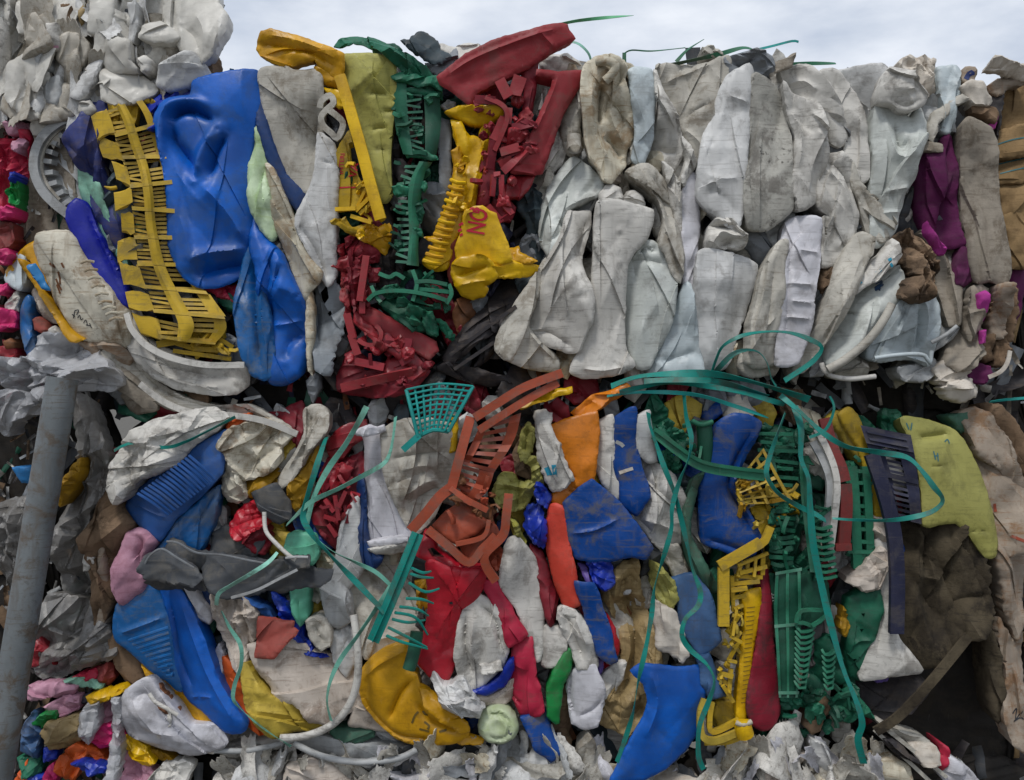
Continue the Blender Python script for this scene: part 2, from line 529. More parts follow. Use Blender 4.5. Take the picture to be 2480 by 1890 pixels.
def bar(parent, name, mat, a, b, w, t, **o):
    return sweep(name, mat, [a, b], parent, w=w, t=t, step=o.pop('step', 14), cr=False, **o)

class Strip:
    """a crate side between two edge lines; u runs across, v along"""
    def __init__(s, left, right, d, hprof=None, seed=3):
        k = 60
        def rs(line):
            p = catmull([q[:2] for q in P(line)], False, 6); sl = np.r_[0, np.cumsum(np.linalg.norm(np.diff(p, axis=0), axis=1))]
            t = np.linspace(0, sl[-1], k); return np.stack([np.interp(t, sl, p[:, 0]), np.interp(t, sl, p[:, 1])], 1)
        s.l, s.r, s.d, s.k = rs(left), rs(right), d, k
        s.hp = hprof; g = np.random.RandomState(seed); s.ph = g.uniform(0, 6.28, 4)
    def at(s, u, v, h=0.0):
        x = min(max(v, 0), 1) * (s.k - 1); i = min(int(x), s.k - 2); f = x - i
        L = s.l[i] * (1 - f) + s.l[i + 1] * f; Rr = s.r[i] * (1 - f) + s.r[i + 1] * f
        q = L + (Rr - L) * u
        hh = s.d + h + (s.hp(u, v) if s.hp else 0) + 5 * math.sin(v * 11 + s.ph[0]) + 3 * math.sin(v * 23 + u * 3 + s.ph[1])
        return (q[0], q[1], hh)
    def plate(s, parent, name, mat, u0, u1, v0, v1, h=0.0, t=5.0, nu=4, nv=8, skew=0.0, bow=0.0, jag=0.0):
        vs_, fs = [], []
        for lay in (0, 1):
            for i in range(nv + 1):
                for j in range(nu + 1):
                    uu = u0 + (u1 - u0) * j / nu; vv = v0 + (v1 - v0) * i / nv + skew * (j / nu - 0.5)
                    if jag and (i in (0, nv)): vv += R.uniform(-jag, jag)
                    x, y, d = s.at(uu, vv, h - lay * t + bow * (1 - (2 * j / nu - 1) ** 2))
                    vs_.append(Wd(x, y, -d * S))
        m = (nu + 1) * (nv + 1); w = nu + 1
        for i in range(nv):
            for j in range(nu):
                a = i * w + j
                fs.append([a, a + w, a + w + 1, a + 1]); fs.append([m + a, m + a + 1, m + a + w + 1, m + a + w])
        for i in range(nv):
            a = i * w; fs.append([a, m + a, m + a + w, a + w]); a = i * w + nu; fs.append([a, a + w, m + a + w, m + a])
        for j in range(nu):
            a = j; fs.append([a, a + 1, m + a + 1, m + a]); a = nv * w + j; fs.append([a, m + a, m + a + 1, a + 1])
        return link(name, vs_, fs, mat, parent, True, 40)

def empty(name, label, cat, x, y, d=0, group=None):
    o = bpy.data.objects.new(name, None); col.objects.link(o)
    o.location = Wd(x, y, -d * S); o.empty_display_size = 0.05
    return tag(o, label, cat, group)

def on_surface(parent, name, mat, strokes, w=3.0, lift=1.2):
    """marks lying on a piece: ink or print strokes that follow its relief"""
    if len(strokes) > 1 and name in ('print', 'smear', 'stain', 'scrape'):
        for st in strokes: on_surface(parent, name, mat, [st], w, lift)
        return
    hf, y0 = HF[parent.name]; ks = (D + y0) / D
    vs_, fs = [], []
    for st in strokes:
        p = catmull(P(st), False, 4); tn = np.gradient(p, axis=0); tn /= np.linalg.norm(tn, axis=1, keepdims=True) + 1e-9
        nn_ = np.stack([-tn[:, 1], tn[:, 0]], 1) * w / 2
        for k_ in range(len(p)):
            for sgn in (-1, 1):
                q = p[k_] + nn_[k_] * sgn
                h = hf(q[None])[0] + lift
                vs_.append(((q[0] - 1240) * S * ks, y0 - h * S, ZC + (945 - q[1]) * S * ks))
            if k_: b = len(vs_) - 4; fs.append([b, b + 1, b + 3, b + 2])
    return link(name, vs_, fs, mat, parent, True)

def print_text(parent, name, mat, text, x, y, size, rot, stretch=1.0, lift=1.6):
    """printed lettering that follows the relief of the piece it is printed on"""
    hf, y0 = HF[parent.name]; ks = (D + y0) / D
    cu = bpy.data.curves.new(name, 'FONT'); cu.body = text; cu.size = 1.0; cu.resolution_u = 3
    cu.offset = 0.018
    tmp = bpy.data.objects.new(name, cu); col.objects.link(tmp)
    dg = bpy.context.evaluated_depsgraph_get(); dg.update()
    me = bpy.data.meshes.new_from_object(tmp.evaluated_get(dg))
    bpy.data.objects.remove(tmp)
    th = math.radians(rot)
    q = []
    for v in me.vertices:
        a, b = v.co.x * size * stretch, v.co.y * size
        q.append((x + a * math.cos(th) - b * math.sin(th), y - (a * math.sin(th) + b * math.cos(th))))
    q = np.array(q); h = hf(q) + lift
    vs_ = [((a - 1240) * S * ks, y0 - hh * S, ZC + (945 - b) * S * ks) for (a, b), hh in zip(q, h)]
    return link(name, vs_, [list(p.vertices) for p in me.polygons], mat, parent, False)

def debris(parent, mats, poly, n, d0, d1, seed, L=(16, 46), W_=(5, 10), ang=None, sticks=.4):
    """snapped ribs and splinters of a crate, lying in its own wreck"""
    rr = np.random.RandomState(seed); pp = np.array(P(poly)); q = rr.uniform(pp.min(0), pp.max(0), (n * 8, 2)); q = q[inside(q, pp)][:n]
    for x, y in q:
        th = rr.uniform(0, math.pi) if ang is None else math.radians(ang + rr.normal(0, 22)); l = rr.uniform(*L) / 2; d = rr.uniform(d0, d1); dz = rr.uniform(-12, 12)
        a, b = (x - l * math.cos(th), y - l * math.sin(th), d - dz), (x + l * math.cos(th), y + l * math.sin(th), d + dz)
        if rr.uniform() < sticks:
            m_ = ((a[0] + b[0]) / 2 + rr.uniform(-6, 6), (a[1] + b[1]) / 2 + rr.uniform(-6, 6), d + rr.uniform(-4, 8))
            sweep('rib', mats[rr.randint(len(mats))], [a, m_, b], parent, w=rr.uniform(*W_), t=rr.uniform(4, 12), step=9, twist=rr.uniform(-.8, .8))
        else:
            k = rr.randint(4, 7); r_ = l * rr.uniform(.6, 1.15)
            pts = [(x + math.cos(6.283 * i / k + th) * r_ * rr.uniform(.5, 1.3), y + math.sin(6.283 * i / k + th) * r_ * rr.uniform(.5, 1.3)) for i in range(k)]
            surf('shard', mats[rr.randint(len(mats))], d / 12.3 - .6, pts, parent, cr=1.2, jag=.8, tilt=(rr.uniform(-40, 40), rr.uniform(-40, 40)))

# ------------------------------------------------------------------ materials
plastic('white', '#bfbcb5', dirt=0.8, rough=0.5, rel=0.45, sheen=0.45)
plastic('white_cool', '#bdbdbb', dirt=0.6, rough=0.42, rel=0.35, sheen=0.45)
plastic('white_blue', '#abb5b8', dirt=0.45, rough=0.38, rel=0.3, sheen=0.45)
plastic('white_green', '#b6bab5', dirt=0.55, rough=0.4, rel=0.35, sheen=0.45)
plastic('white_dirty', '#aca89e', dirt=1.0, rough=0.6, rel=0.7, grime='#6b6152')
plastic('white_speck', '#a3a199', dirt=1.0, rough=0.7, rel=1.0, grime='#55504a', speck=1.6)
plastic('white_lilac', '#bebdc2', dirt=0.5, rough=0.4, rel=0.3, sheen=0.45)
plastic('cream', '#c6bfab', dirt=0.75, rough=0.5, grime='#7d5f38', rel=0.4)
plastic('cream_stain', '#cbc5b4', dirt=0.75, rough=0.5, grime='#6b4f2a', rel=0.5)
plastic('bone', '#c3b8ac', dirt=0.6, rough=0.55, grime='#6d5948')
plastic('grey_light', '#a2a4a4', dirt=0.6, rough=0.5)
plastic('grey', '#75797d', dirt=0.5, rough=0.5)
plastic('grey_torn', '#7d8388', dirt=0.5, rough=0.45)
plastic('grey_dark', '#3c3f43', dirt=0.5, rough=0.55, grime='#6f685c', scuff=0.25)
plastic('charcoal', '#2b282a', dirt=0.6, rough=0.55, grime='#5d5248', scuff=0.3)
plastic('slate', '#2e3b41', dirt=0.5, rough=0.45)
plastic('card_grey', '#8b8377', dirt=1.0, rough=0.85, grime='#5e5346', rel=1.0, scuff=0.1, sheen=0.2)
plastic('card_tan', '#8c7350', dirt=0.8, rough=0.85, grime='#5f4c35', rel=0.7, scuff=0.1, sheen=0.2)
plastic('card_pale', '#9f9283', dirt=0.8, rough=0.85, grime='#7e5c3c', rel=0.8, scuff=0.1, sheen=0.2)
plastic('card_brown', '#7b6550', dirt=0.8, rough=0.9, grime='#43382c', rel=1.0, scuff=0.1, sheen=0.2)
plastic('paper', '#cdc5b9', dirt=0.5, rough=0.8, grime='#8a7a68', rel=0.6, scuff=0.1, sheen=0.2)
plastic('blue', '#0052ac', dirt=0.3, rough=0.38, grime='#39506b', alt='#005cbc', rel=0.3, sheen=0.4)
plastic('blue_dusty', '#03408a', dirt=0.75, rough=0.31, grime='#5d5a55', rel=0.4, sheen=0.22)
plastic('blue_royal', '#052ba0', dirt=0.35, rough=0.31, grime='#3a4a6a', scuff=0.8, sheen=0.4)
plastic('blue_cobalt', '#0c1a98', dirt=0.25, rough=0.3, grime='#2d3560', scuff=1.0)
plastic('blue_teal', '#0c5c9c', dirt=0.6, rough=0.31, grime='#5a6166', sheen=0.4)
plastic('blue_steel', '#1f4f90', dirt=0.4, rough=0.4, grime='#4c5766')
plastic('blue_light', '#2f7fbf', dirt=0.4, rough=0.42)
plastic('blue_grey', '#3f618c', dirt=0.5, rough=0.42)
plastic('navy', '#1a1d36', dirt=0.6, rough=0.5, grime='#55504c')
plastic('navy_strip', '#0f3468', dirt=0.3, rough=0.45)
plastic('purple_navy', '#2c3670', dirt=0.5, rough=0.5, grime='#5c5048')
plastic('red', '#96202b', dirt=0.35, rough=0.31, grime='#5a3a35', sheen=0.4)
plastic('red_crate', '#922a30', dirt=0.45, rough=0.48, grime='#6d4a44', scuff=0.8)
plastic('red_dark', '#7c1826', dirt=0.4, rough=0.45, grime='#3c2424')
plastic('red_bright', '#b41228', dirt=0.3, rough=0.31, grime='#5c2a2c', sheen=0.4)
plastic('red_pink', '#b52140', dirt=0.3, rough=0.42)
plastic('red_orange', '#c8402e', dirt=0.4, rough=0.45, grime='#8a4a3c')
plastic('crimson', '#86182c', dirt=0.7, rough=0.42, grime='#3c2a2a')
plastic('red_brown', '#7a2f2c', dirt=0.7, rough=0.5, grime='#4a3530')
plastic('brick', '#9a463c', dirt=0.4, rough=0.55)
plastic('terracotta', '#a34a30', dirt=0.55, rough=0.48, grime='#6d5348', scuff=0.9)
plastic('orange', '#d47a0c', dirt=0.35, rough=0.31, grime='#7a4d1c', sheen=0.4)
plastic('orange_red', '#cf5a1e', dirt=0.35, rough=0.42, grime='#7a3c1e')
plastic('yellow', '#d8a806', dirt=0.3, rough=0.31, grime='#7d5a14', alt='#e0b50c', sheen=0.4)
plastic('yellow_orange', '#d09a0a', dirt=0.35, rough=0.31, grime='#7d5614', sheen=0.4)
plastic('yellow_crate', '#c2a024', dirt=0.7, rough=0.5, grime='#7a6a3a', scuff=0.7)
plastic('yellow_pale', '#b9a03c', dirt=0.6, rough=0.5, grime='#6c5a24')
plastic('mustard', '#a87f12', dirt=0.5, rough=0.5, grime='#5f4812')
plastic('khaki', '#a9a557', dirt=0.45, rough=0.48, grime='#5f5c38')
plastic('khaki_bright', '#a09d55', dirt=0.4, rough=0.42, grime='#55522c')
plastic('olive', '#97953f', dirt=0.4, rough=0.5)
plastic('lime_pale', '#a9c596', dirt=0.4, rough=0.35, grime='#8aa04e', alt='#c3d6b4')
plastic('mint', '#86b8a2', dirt=0.35, rough=0.42)
plastic('mint_deep', '#5fae90', dirt=0.3, rough=0.4)
plastic('green_dark', '#1a5e47', dirt=0.4, rough=0.45, grime='#33483c', alt='#226a50')
plastic('green_crate', '#267458', dirt=0.5, rough=0.45, grime='#384c40', scuff=1.1)
plastic('green_deep', '#104936', dirt=0.5, rough=0.42, grime='#283c30', scuff=0.9)
plastic('green', '#17843f', dirt=0.4, rough=0.36, scuff=0.9)
plastic('green_grey', '#3d6654', dirt=0.7, rough=0.5)
plastic('green_bottle', '#b7c2a2', dirt=0.3, rough=0.35, grime='#7f9440')
plastic('teal', '#067f74', dirt=0.55, rough=0.36, scuff=0.3, rel=0.15)
plastic('teal_pale', '#6aab98', dirt=0.55, rough=0.42, scuff=0.4, rel=0.15)
plastic('teal_mint', '#93d2bf', dirt=0.55, rough=0.42, scuff=0.3, rel=0.15)
plastic('teal_bright', '#1c948e', dirt=0.25, rough=0.36, rel=0.2)
plastic('strap_green', '#2f6f52', dirt=0.55, rough=0.42, rel=0.15)
plastic('strap_light', '#5aa877', dirt=0.55, rough=0.42, rel=0.15)
plastic('pink', '#c492a6', dirt=0.5, rough=0.45, grime='#8a5a68')
plastic('pink_hot', '#c8276a', dirt=0.3, rough=0.4)
plastic('magenta', '#5a1448', dirt=0.45, rough=0.75, grime='#4c3440', rel=0.8)
plastic('magenta_bright', '#b33a93', dirt=0.3, rough=0.7, rel=0.8)
plastic('lilac', '#64509a', dirt=0.3, rough=0.4)
plastic('tan', '#a08a60', dirt=0.6, rough=0.5, grime='#4e3c22')
plastic('brown', '#7c4f30', dirt=0.5, rough=0.5, grime='#3c2c20')
plastic('rag_brown', '#5a4a3c', dirt=1.2, rough=0.85, grime='#2a231c', rel=1.2, alt='#8a735c')
plastic('rag_grey', '#3b342a', dirt=1.2, rough=0.9, grime='#282420', rel=1.3, alt='#595040', sheen=0.2)
plastic('film_grey', '#b4b5b8', dirt=0.4, rough=0.24, rel=1.6, alpha=0.76, sheen=0.6)
plastic('film_dark', '#858380', dirt=0.6, rough=0.26, rel=1.6, alpha=0.8, sheen=0.6)
plastic('milky', '#c4c1b9', dirt=0.3, rough=0.34, rel=0.4, alpha=0.93, grime='#8a8272')
plastic('milky_warm', '#b3ada1', dirt=0.6, rough=0.4, rel=0.5, grime='#7a6c58')
plastic('steel', '#6b7072', dirt=1.1, rough=0.45, rel=0.2, grime='#5c4c3a', scuff=0.3, metal=0.25)
plastic('pressed', '#2b2825', dirt=0.8, rough=0.8, rel=1.0, grime='#3a342c', sheen=0.2)  # body of the bales; its dark colour stands in for shade in the gaps
plastic('concrete', '#5c5a55', dirt=0.8, rough=0.9, rel=0.5, scuff=0.0, sheen=0.2)
flat('ink', '#20242c', 0.5)
flat('print_red', '#c01530', 0.45)
flat('print_white', '#c8ccc8', 0.6)
flat('print_blue', '#1f78b4', 0.45)
flat('print_navy', '#1c2f66', 0.45)
flat('print_teal', '#2b97b5', 0.45)
flat('print_olive', '#6a5620', 0.5)
flat('print_green', '#2f6a70', 0.6)

# ------------------------------------------------------------------ the setting
def slab(name, x0, x1, y0, y1, z0, z1, mat, kind=None):
    v = [(x, y, z) for z in (z0, z1) for y in (y0, y1) for x in (x0, x1)]
    f = [[0, 2, 3, 1], [4, 5, 7, 6], [0, 1, 5, 4], [1, 3, 7, 5], [3, 2, 6, 7], [2, 0, 4, 6]]
    return tag(link(name, v, f, mat, None, False), kind=kind)
gv = [(x, y, 0.0) for y in np.linspace(-300, 300, 13) for x in np.linspace(-300, 300, 13)]
tag(link('ground', gv, [[i * 13 + j, i * 13 + j + 1, i * 13 + 14 + j, i * 13 + 13 + j] for i in range(12) for j in range(12)], 'concrete', None, False), kind='structure')

# each bale's inner body, gap shade put into its dark colour, and the crushed bits squeezed into the gaps between the named pieces
FL = []
def flake_cloud(name, mats, poly, d0, d1, n, smin, smax, seed, kind='stuff'):
    rr = np.random.RandomState(seed)
    pp = np.array(P(poly)); q = rr.uniform(pp.min(0), pp.max(0), (n * 6, 2)); q = q[inside(q, pp)][:n]
    per = {}
    for x, y in q:
        mname = mats[rr.randint(len(mats))]
        vs_, fs = per.setdefault(mname, ([], []))
        d = rr.uniform(d0, d1); L = rr.uniform(smin, smax); Wt = L * rr.uniform(0.10, 0.36)
        th = rr.normal(math.pi / 2, 0.7); cth, sth = math.cos(th), math.sin(th)
        cu = rr.uniform(-0.9, 0.9); tl = rr.uniform(-0.9, 0.9); b = len(vs_); nu, nv = 4, 7
        for i in range(nv + 1):
            for j in range(nu + 1):
                a = (i / nv - 0.5) * L; c = (j / nu - 0.5) * Wt * (0.9 + 0.12 * math.sin(i * 0.9 + L))
                h = d + cu * (c * c) / Wt * 1.8 + tl * c + 6 * math.sin(a / L * 7 + L) + rr.uniform(-2, 2)
                vs_.append(Wd(x + a * cth - c * sth, y + a * sth + c * cth, -h * S))
        for i in range(nv):
            for j in range(nu):
                k = b + i * (nu + 1) + j; fs.append([k, k + 1, k + nu + 2, k + nu + 1])
    return per
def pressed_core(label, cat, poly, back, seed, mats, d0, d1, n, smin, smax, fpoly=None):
    """one bale's filling: a rough body coloured dark for shade, with bent scraps in its face, too many to count"""
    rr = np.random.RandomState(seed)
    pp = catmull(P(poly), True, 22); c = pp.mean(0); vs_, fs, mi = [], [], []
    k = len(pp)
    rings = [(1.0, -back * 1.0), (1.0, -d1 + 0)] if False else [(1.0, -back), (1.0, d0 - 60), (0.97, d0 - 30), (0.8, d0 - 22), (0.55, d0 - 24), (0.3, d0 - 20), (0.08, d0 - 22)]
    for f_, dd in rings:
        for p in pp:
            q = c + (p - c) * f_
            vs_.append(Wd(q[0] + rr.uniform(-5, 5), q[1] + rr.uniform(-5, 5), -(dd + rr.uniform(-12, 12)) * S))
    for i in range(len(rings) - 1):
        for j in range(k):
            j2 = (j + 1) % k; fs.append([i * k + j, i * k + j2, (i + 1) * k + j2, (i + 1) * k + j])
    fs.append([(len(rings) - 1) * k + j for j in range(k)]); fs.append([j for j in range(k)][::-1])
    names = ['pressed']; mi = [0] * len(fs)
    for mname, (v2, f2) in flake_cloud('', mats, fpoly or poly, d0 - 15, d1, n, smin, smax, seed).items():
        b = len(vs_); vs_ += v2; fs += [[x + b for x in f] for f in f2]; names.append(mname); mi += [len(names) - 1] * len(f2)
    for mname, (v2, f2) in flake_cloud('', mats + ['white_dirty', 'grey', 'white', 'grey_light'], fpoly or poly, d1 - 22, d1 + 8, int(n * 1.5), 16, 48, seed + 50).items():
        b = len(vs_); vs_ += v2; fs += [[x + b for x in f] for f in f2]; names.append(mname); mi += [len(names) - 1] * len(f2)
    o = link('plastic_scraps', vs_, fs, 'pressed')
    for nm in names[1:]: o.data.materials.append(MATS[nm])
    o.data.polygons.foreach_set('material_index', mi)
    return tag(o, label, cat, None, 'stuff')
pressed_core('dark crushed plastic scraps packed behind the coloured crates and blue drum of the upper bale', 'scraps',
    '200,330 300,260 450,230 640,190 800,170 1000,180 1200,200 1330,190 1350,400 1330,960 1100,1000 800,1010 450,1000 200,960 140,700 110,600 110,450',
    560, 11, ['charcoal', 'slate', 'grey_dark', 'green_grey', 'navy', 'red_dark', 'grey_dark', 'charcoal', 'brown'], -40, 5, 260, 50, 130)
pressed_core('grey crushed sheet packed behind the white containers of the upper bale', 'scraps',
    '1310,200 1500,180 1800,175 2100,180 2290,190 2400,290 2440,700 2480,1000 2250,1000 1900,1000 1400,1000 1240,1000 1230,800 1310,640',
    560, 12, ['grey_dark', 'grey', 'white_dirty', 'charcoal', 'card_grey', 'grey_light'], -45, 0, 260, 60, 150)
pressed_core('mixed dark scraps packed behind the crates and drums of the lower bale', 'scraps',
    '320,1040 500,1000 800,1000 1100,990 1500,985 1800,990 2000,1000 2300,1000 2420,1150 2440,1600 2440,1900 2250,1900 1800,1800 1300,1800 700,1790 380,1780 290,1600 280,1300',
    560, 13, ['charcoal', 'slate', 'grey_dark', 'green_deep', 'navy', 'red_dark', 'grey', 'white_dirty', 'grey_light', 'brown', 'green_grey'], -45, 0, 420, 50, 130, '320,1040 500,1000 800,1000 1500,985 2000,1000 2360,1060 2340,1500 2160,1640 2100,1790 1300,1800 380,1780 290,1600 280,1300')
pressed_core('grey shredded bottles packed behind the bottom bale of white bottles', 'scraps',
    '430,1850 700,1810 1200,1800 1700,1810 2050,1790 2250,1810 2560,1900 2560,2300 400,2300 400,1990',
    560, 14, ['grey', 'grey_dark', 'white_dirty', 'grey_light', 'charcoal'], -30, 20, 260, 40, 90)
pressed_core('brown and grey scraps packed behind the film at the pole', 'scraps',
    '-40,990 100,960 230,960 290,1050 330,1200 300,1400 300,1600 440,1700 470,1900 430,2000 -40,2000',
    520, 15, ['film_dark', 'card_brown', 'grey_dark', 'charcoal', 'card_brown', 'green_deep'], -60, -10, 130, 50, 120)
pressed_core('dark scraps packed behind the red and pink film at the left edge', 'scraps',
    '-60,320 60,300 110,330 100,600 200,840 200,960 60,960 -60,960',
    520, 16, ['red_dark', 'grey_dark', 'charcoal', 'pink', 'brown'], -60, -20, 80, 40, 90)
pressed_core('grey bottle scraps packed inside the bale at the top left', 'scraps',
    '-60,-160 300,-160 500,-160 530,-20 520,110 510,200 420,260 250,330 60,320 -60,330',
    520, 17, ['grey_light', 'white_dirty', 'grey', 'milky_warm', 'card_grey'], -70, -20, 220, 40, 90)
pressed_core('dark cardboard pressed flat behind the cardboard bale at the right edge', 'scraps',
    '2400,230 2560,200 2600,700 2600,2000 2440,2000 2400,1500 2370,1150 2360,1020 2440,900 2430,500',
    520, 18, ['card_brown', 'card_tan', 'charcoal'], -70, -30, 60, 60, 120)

# ------------------------------------------------------------------ upper bale, coloured half
item('cardboard_sheet', 'grey weathered fibreboard sheet with frayed surface beside the round ribbed tub', 'cardboard', 'card_grey', 0,
     '85,290 110,287 160,300 190,400 185,520 172,570 140,578 34,580 31,555 38,470 58,380', hard=True, r=12, b=8, bb=3, cr=.5, jag=1.6, dep=60, f=[('58,400 56,570', 5, 7), ('40,560 120,540', 30, 6)])
tub = item('crushed_tub', 'pale grey round tub seen into its mouth with short ribs round the inside', 'tub', 'grey_light', 1,
     '240,279 195,283 150,296 115,325 92,365 88,410 105,455 135,490 170,520 215,530 260,480 270,380 262,300', r=6, b=4, bb=-14, cr=.5, wave=.8, dep=50)
sweep('rim', 'grey_light', [(240, 277, 34), (195, 281, 36), (148, 296, 38), (110, 326, 40), (88, 366, 40), (84, 412, 38), (101, 458, 36), (133, 494, 34), (172, 524, 32)], tub, w=21, t=13, step=7)
sweep('rim', 'white_dirty', [(240, 290, 30), (200, 294, 30), (160, 307, 30), (126, 334, 30), (105, 370, 30), (102, 410, 28), (117, 450, 26), (146, 484, 24)], tub, w=6, t=8, step=7)
for x, y, a in [(210, 303, -55), (187, 307, -48), (165, 313, -40), (147, 328, -32), (131, 347, -24), (121, 369, -14), (119, 393, -6), (122, 420, 6), (132, 446, 16), (148, 470, 26), (168, 490, 34)]:
    dx, dy = math.cos(math.radians(a)) * 13, -math.sin(math.radians(a)) * 13
    bar(tub, 'rib', 'grey_light', (x - dx, y - dy, 15), (x + dx, y + dy, 22), 11, 22, step=9)
item('plastic_sheet', 'dark navy folded sheet with frayed edge between the ribbed tub and the yellow crate', 'sheet', 'purple_navy', 2,
     '170,345 184,330 206,305 232,262 268,254 278,290 262,330 258,400 275,470 300,560 296,640 275,590 240,530 218,460 205,420 186,380', r=18, b=14, f=[('170,350 200,380 250,440', 6, -7), ('236,270 240,330 238,400', 10, -10)])
item('plastic_bowl', 'pale mint green bowl edge squeezed left of the yellow crate', 'bowl', 'mint', 3,
     '187,412 196,405 215,425 243,448 256,500 272,560 300,628 304,645 288,636 262,600 236,560 208,510 192,455', r=16, b=10, f=[('197,412 225,490 290,625', 9, -9)], cr=.3)
o = item('curved_band', 'cobalt blue curved lid edge with scratches above the stained cream bucket', 'lid', 'blue_cobalt', 4,
     '170,500 183,484 203,490 214,512 232,555 258,610 290,665 312,715 316,745 300,738 262,695 232,660 204,612 178,562 167,530', r=14, b=12, cr=.3, f=[('205,492 222,545 255,620 300,700', 5, -8)])
bk = item('crushed_bucket', 'stained cream bucket squashed on its side with handwriting near its base', 'bucket', 'cream_stain', 5,
     '92,572 125,566 165,564 184,585 200,620 222,655 250,686 282,718 310,755 310,795 304,835 260,830 186,818 168,790 145,750 120,690 96,640 84,600', r=30, b=22, cr=.4, wave=.5,
     f=[('200,590 230,640 270,690 305,740', 14, 5), ('170,730 230,760 290,800', 30, -6)])
for i in range(9):
    x, y = 196 + i * 8.7, 632 + i * 19.5 - (i > 5) * (i - 5) * 6
    sweep('rib', 'cream', [(x, y + 6, 122), (x + 14, y, 128), (x + 32, y + 3, 120)], bk, r=3.2, n=6)
on_surface(bk, 'handwriting', 'ink', ['178,762 186,768', '186,754 181,772', '186,754 196,752 190,764', '192,772 198,764 200,776 206,772', '206,784 213,776 216,790', '212,788 224,790', '222,784 226,796'], 2.2)
for q in ['128,640 140,650', '146,660 150,690', '138,676 152,704', '160,640 166,652', '140,690 148,712']: on_surface(bk, 'stain', 'brown', [q], 5)
item('bucket_band', 'yellow plastic band along the left side of the stained cream bucket', 'strip', 'yellow_orange', 6,
     '45,628 58,630 72,662 95,700 122,735 145,770 168,800 202,822 184,830 172,826 150,800 120,752 92,708 62,660', r=9, b=9, cr=.3, dep=40)
o = item('curved_band', 'yellow broken lid edge with a blue printed label above the fibreboard corner', 'lid', 'yellow_orange', 4,
     '62,588 95,576 92,600 100,640 122,690 118,705 100,690 84,660 72,640 48,610 20,660 8,672 4,655 30,610', r=8, b=8, cr=.6, dep=30)
part(o, 'label', 'print_blue', 8, '68,646 84,640 104,672 118,702 102,698 86,676', r=4, b=2, bb=0, cr=.2, dep=8, thin=True, t=1.5)
item('plastic_pot', 'grey blue pot with a rusty mark behind the yellow band at the left edge', 'pot', 'blue_light', 2,
     '30,620 62,625 72,690 64,706 30,690 14,672', r=12, b=12, seed=5).data.materials[0] = MATS['white_blue']

# long yellow crate
yc = empty('crushed_crate', 'long dirty yellow crate crushed flat with rows of slots beside the blue drum', 'crate', 330, 830, 80)
sp = Strip('226,272 240,320 256,372 270,405 282,470 286,540 288,590 288,630 302,700 318,760 345,820', '345,240 368,275 386,330 408,400 420,460 428,540 446,610 474,670 516,730 552,790 520,835', 78, lambda u, v: 16 * (1 - abs(2 * u - 1)) - 10 * u)
sp2n = 9
segs = [0.0, .12, .23, .34, .44, .55, .66, .77, .88, 1.0]
for i in range(9):
    a, b = segs[i] + .004, segs[i + 1] - .006
    sk = R.uniform(-.02, .02)
    sp.plate(yc, 'flange', 'yellow_crate', -.02 + R.uniform(-.07, .09), .27, a + R.uniform(0, .012), b - R.uniform(0, .014), R.uniform(-8, 10), 5, 3, 6, sk * 1.8, jag=.01)
    sp.plate(yc, 'rail', 'yellow_crate', .47, .64, a - .004, b + .004, 14, 16, 3, 8, 0, bow=7)
    sp.plate(yc, 'rail', 'yellow_crate', .86, 1.0 + R.uniform(-.02, .03), a, b, 0, 8, 2, 6, 0)
    sp.plate(yc, 'panel', 'yellow_crate', .25, 1.0, b - .010, b + .006, 12 + R.uniform(-3, 5), 20, 8, 1, R.uniform(-.02, .02))
    nr = 6 if i < 6 else 5
    for k in range(nr):
        v = a + (b - a) * (k + .5) / nr
        hw = (b - a) / nr * .33
        if R.uniform(0, 1) > .07: sp.plate(yc, 'slat', 'yellow_crate', .25 + R.uniform(-.03, .04), .51, v - hw * R.uniform(.7, 1.2), v + hw, R.uniform(-6, 4) - 4, 6, 2, 1, .006 + R.uniform(-.012, .012))
        if i > 0 and R.uniform(0, 1) > .07: sp.plate(yc, 'slat', 'yellow_crate', .61, .91, v - hw, v + hw, R.uniform(-3, 3) - 2, 6, 2, 1, -.004)
part(yc, 'handle', 'yellow_crate', 5, '303,232 312,216 330,214 352,232 358,246 340,244 330,250 322,300 300,318 292,312 298,270', r=8, b=10, cr=1.4, dep=30)
part(yc, 'corner', 'yellow_crate', 5, '262,250 272,238 290,246 300,262 280,300 262,290', r=6, b=8, cr=1.6, dep=25)
part(yc, 'corner', 'yellow_crate', 4, '358,246 368,238 376,250 370,280 355,300', r=6, b=8, cr=1.6, dep=25)
sweep('spike', 'yellow_crate', [(282, 455, 80), (268, 457, 88), (252, 452, 94, .3)], yc, r=5)
for (x0, y0, x1, y1, w) in [(380, 835, 520, 812, 16), (370, 812, 470, 845, 12), (470, 845, 560, 850, 12), (420, 850, 560, 870, 10), (500, 800, 565, 842, 10)]:
    bar(yc, 'slat', 'yellow_crate', (x0, y0, 55), (x1, y1, 48), w, 8)

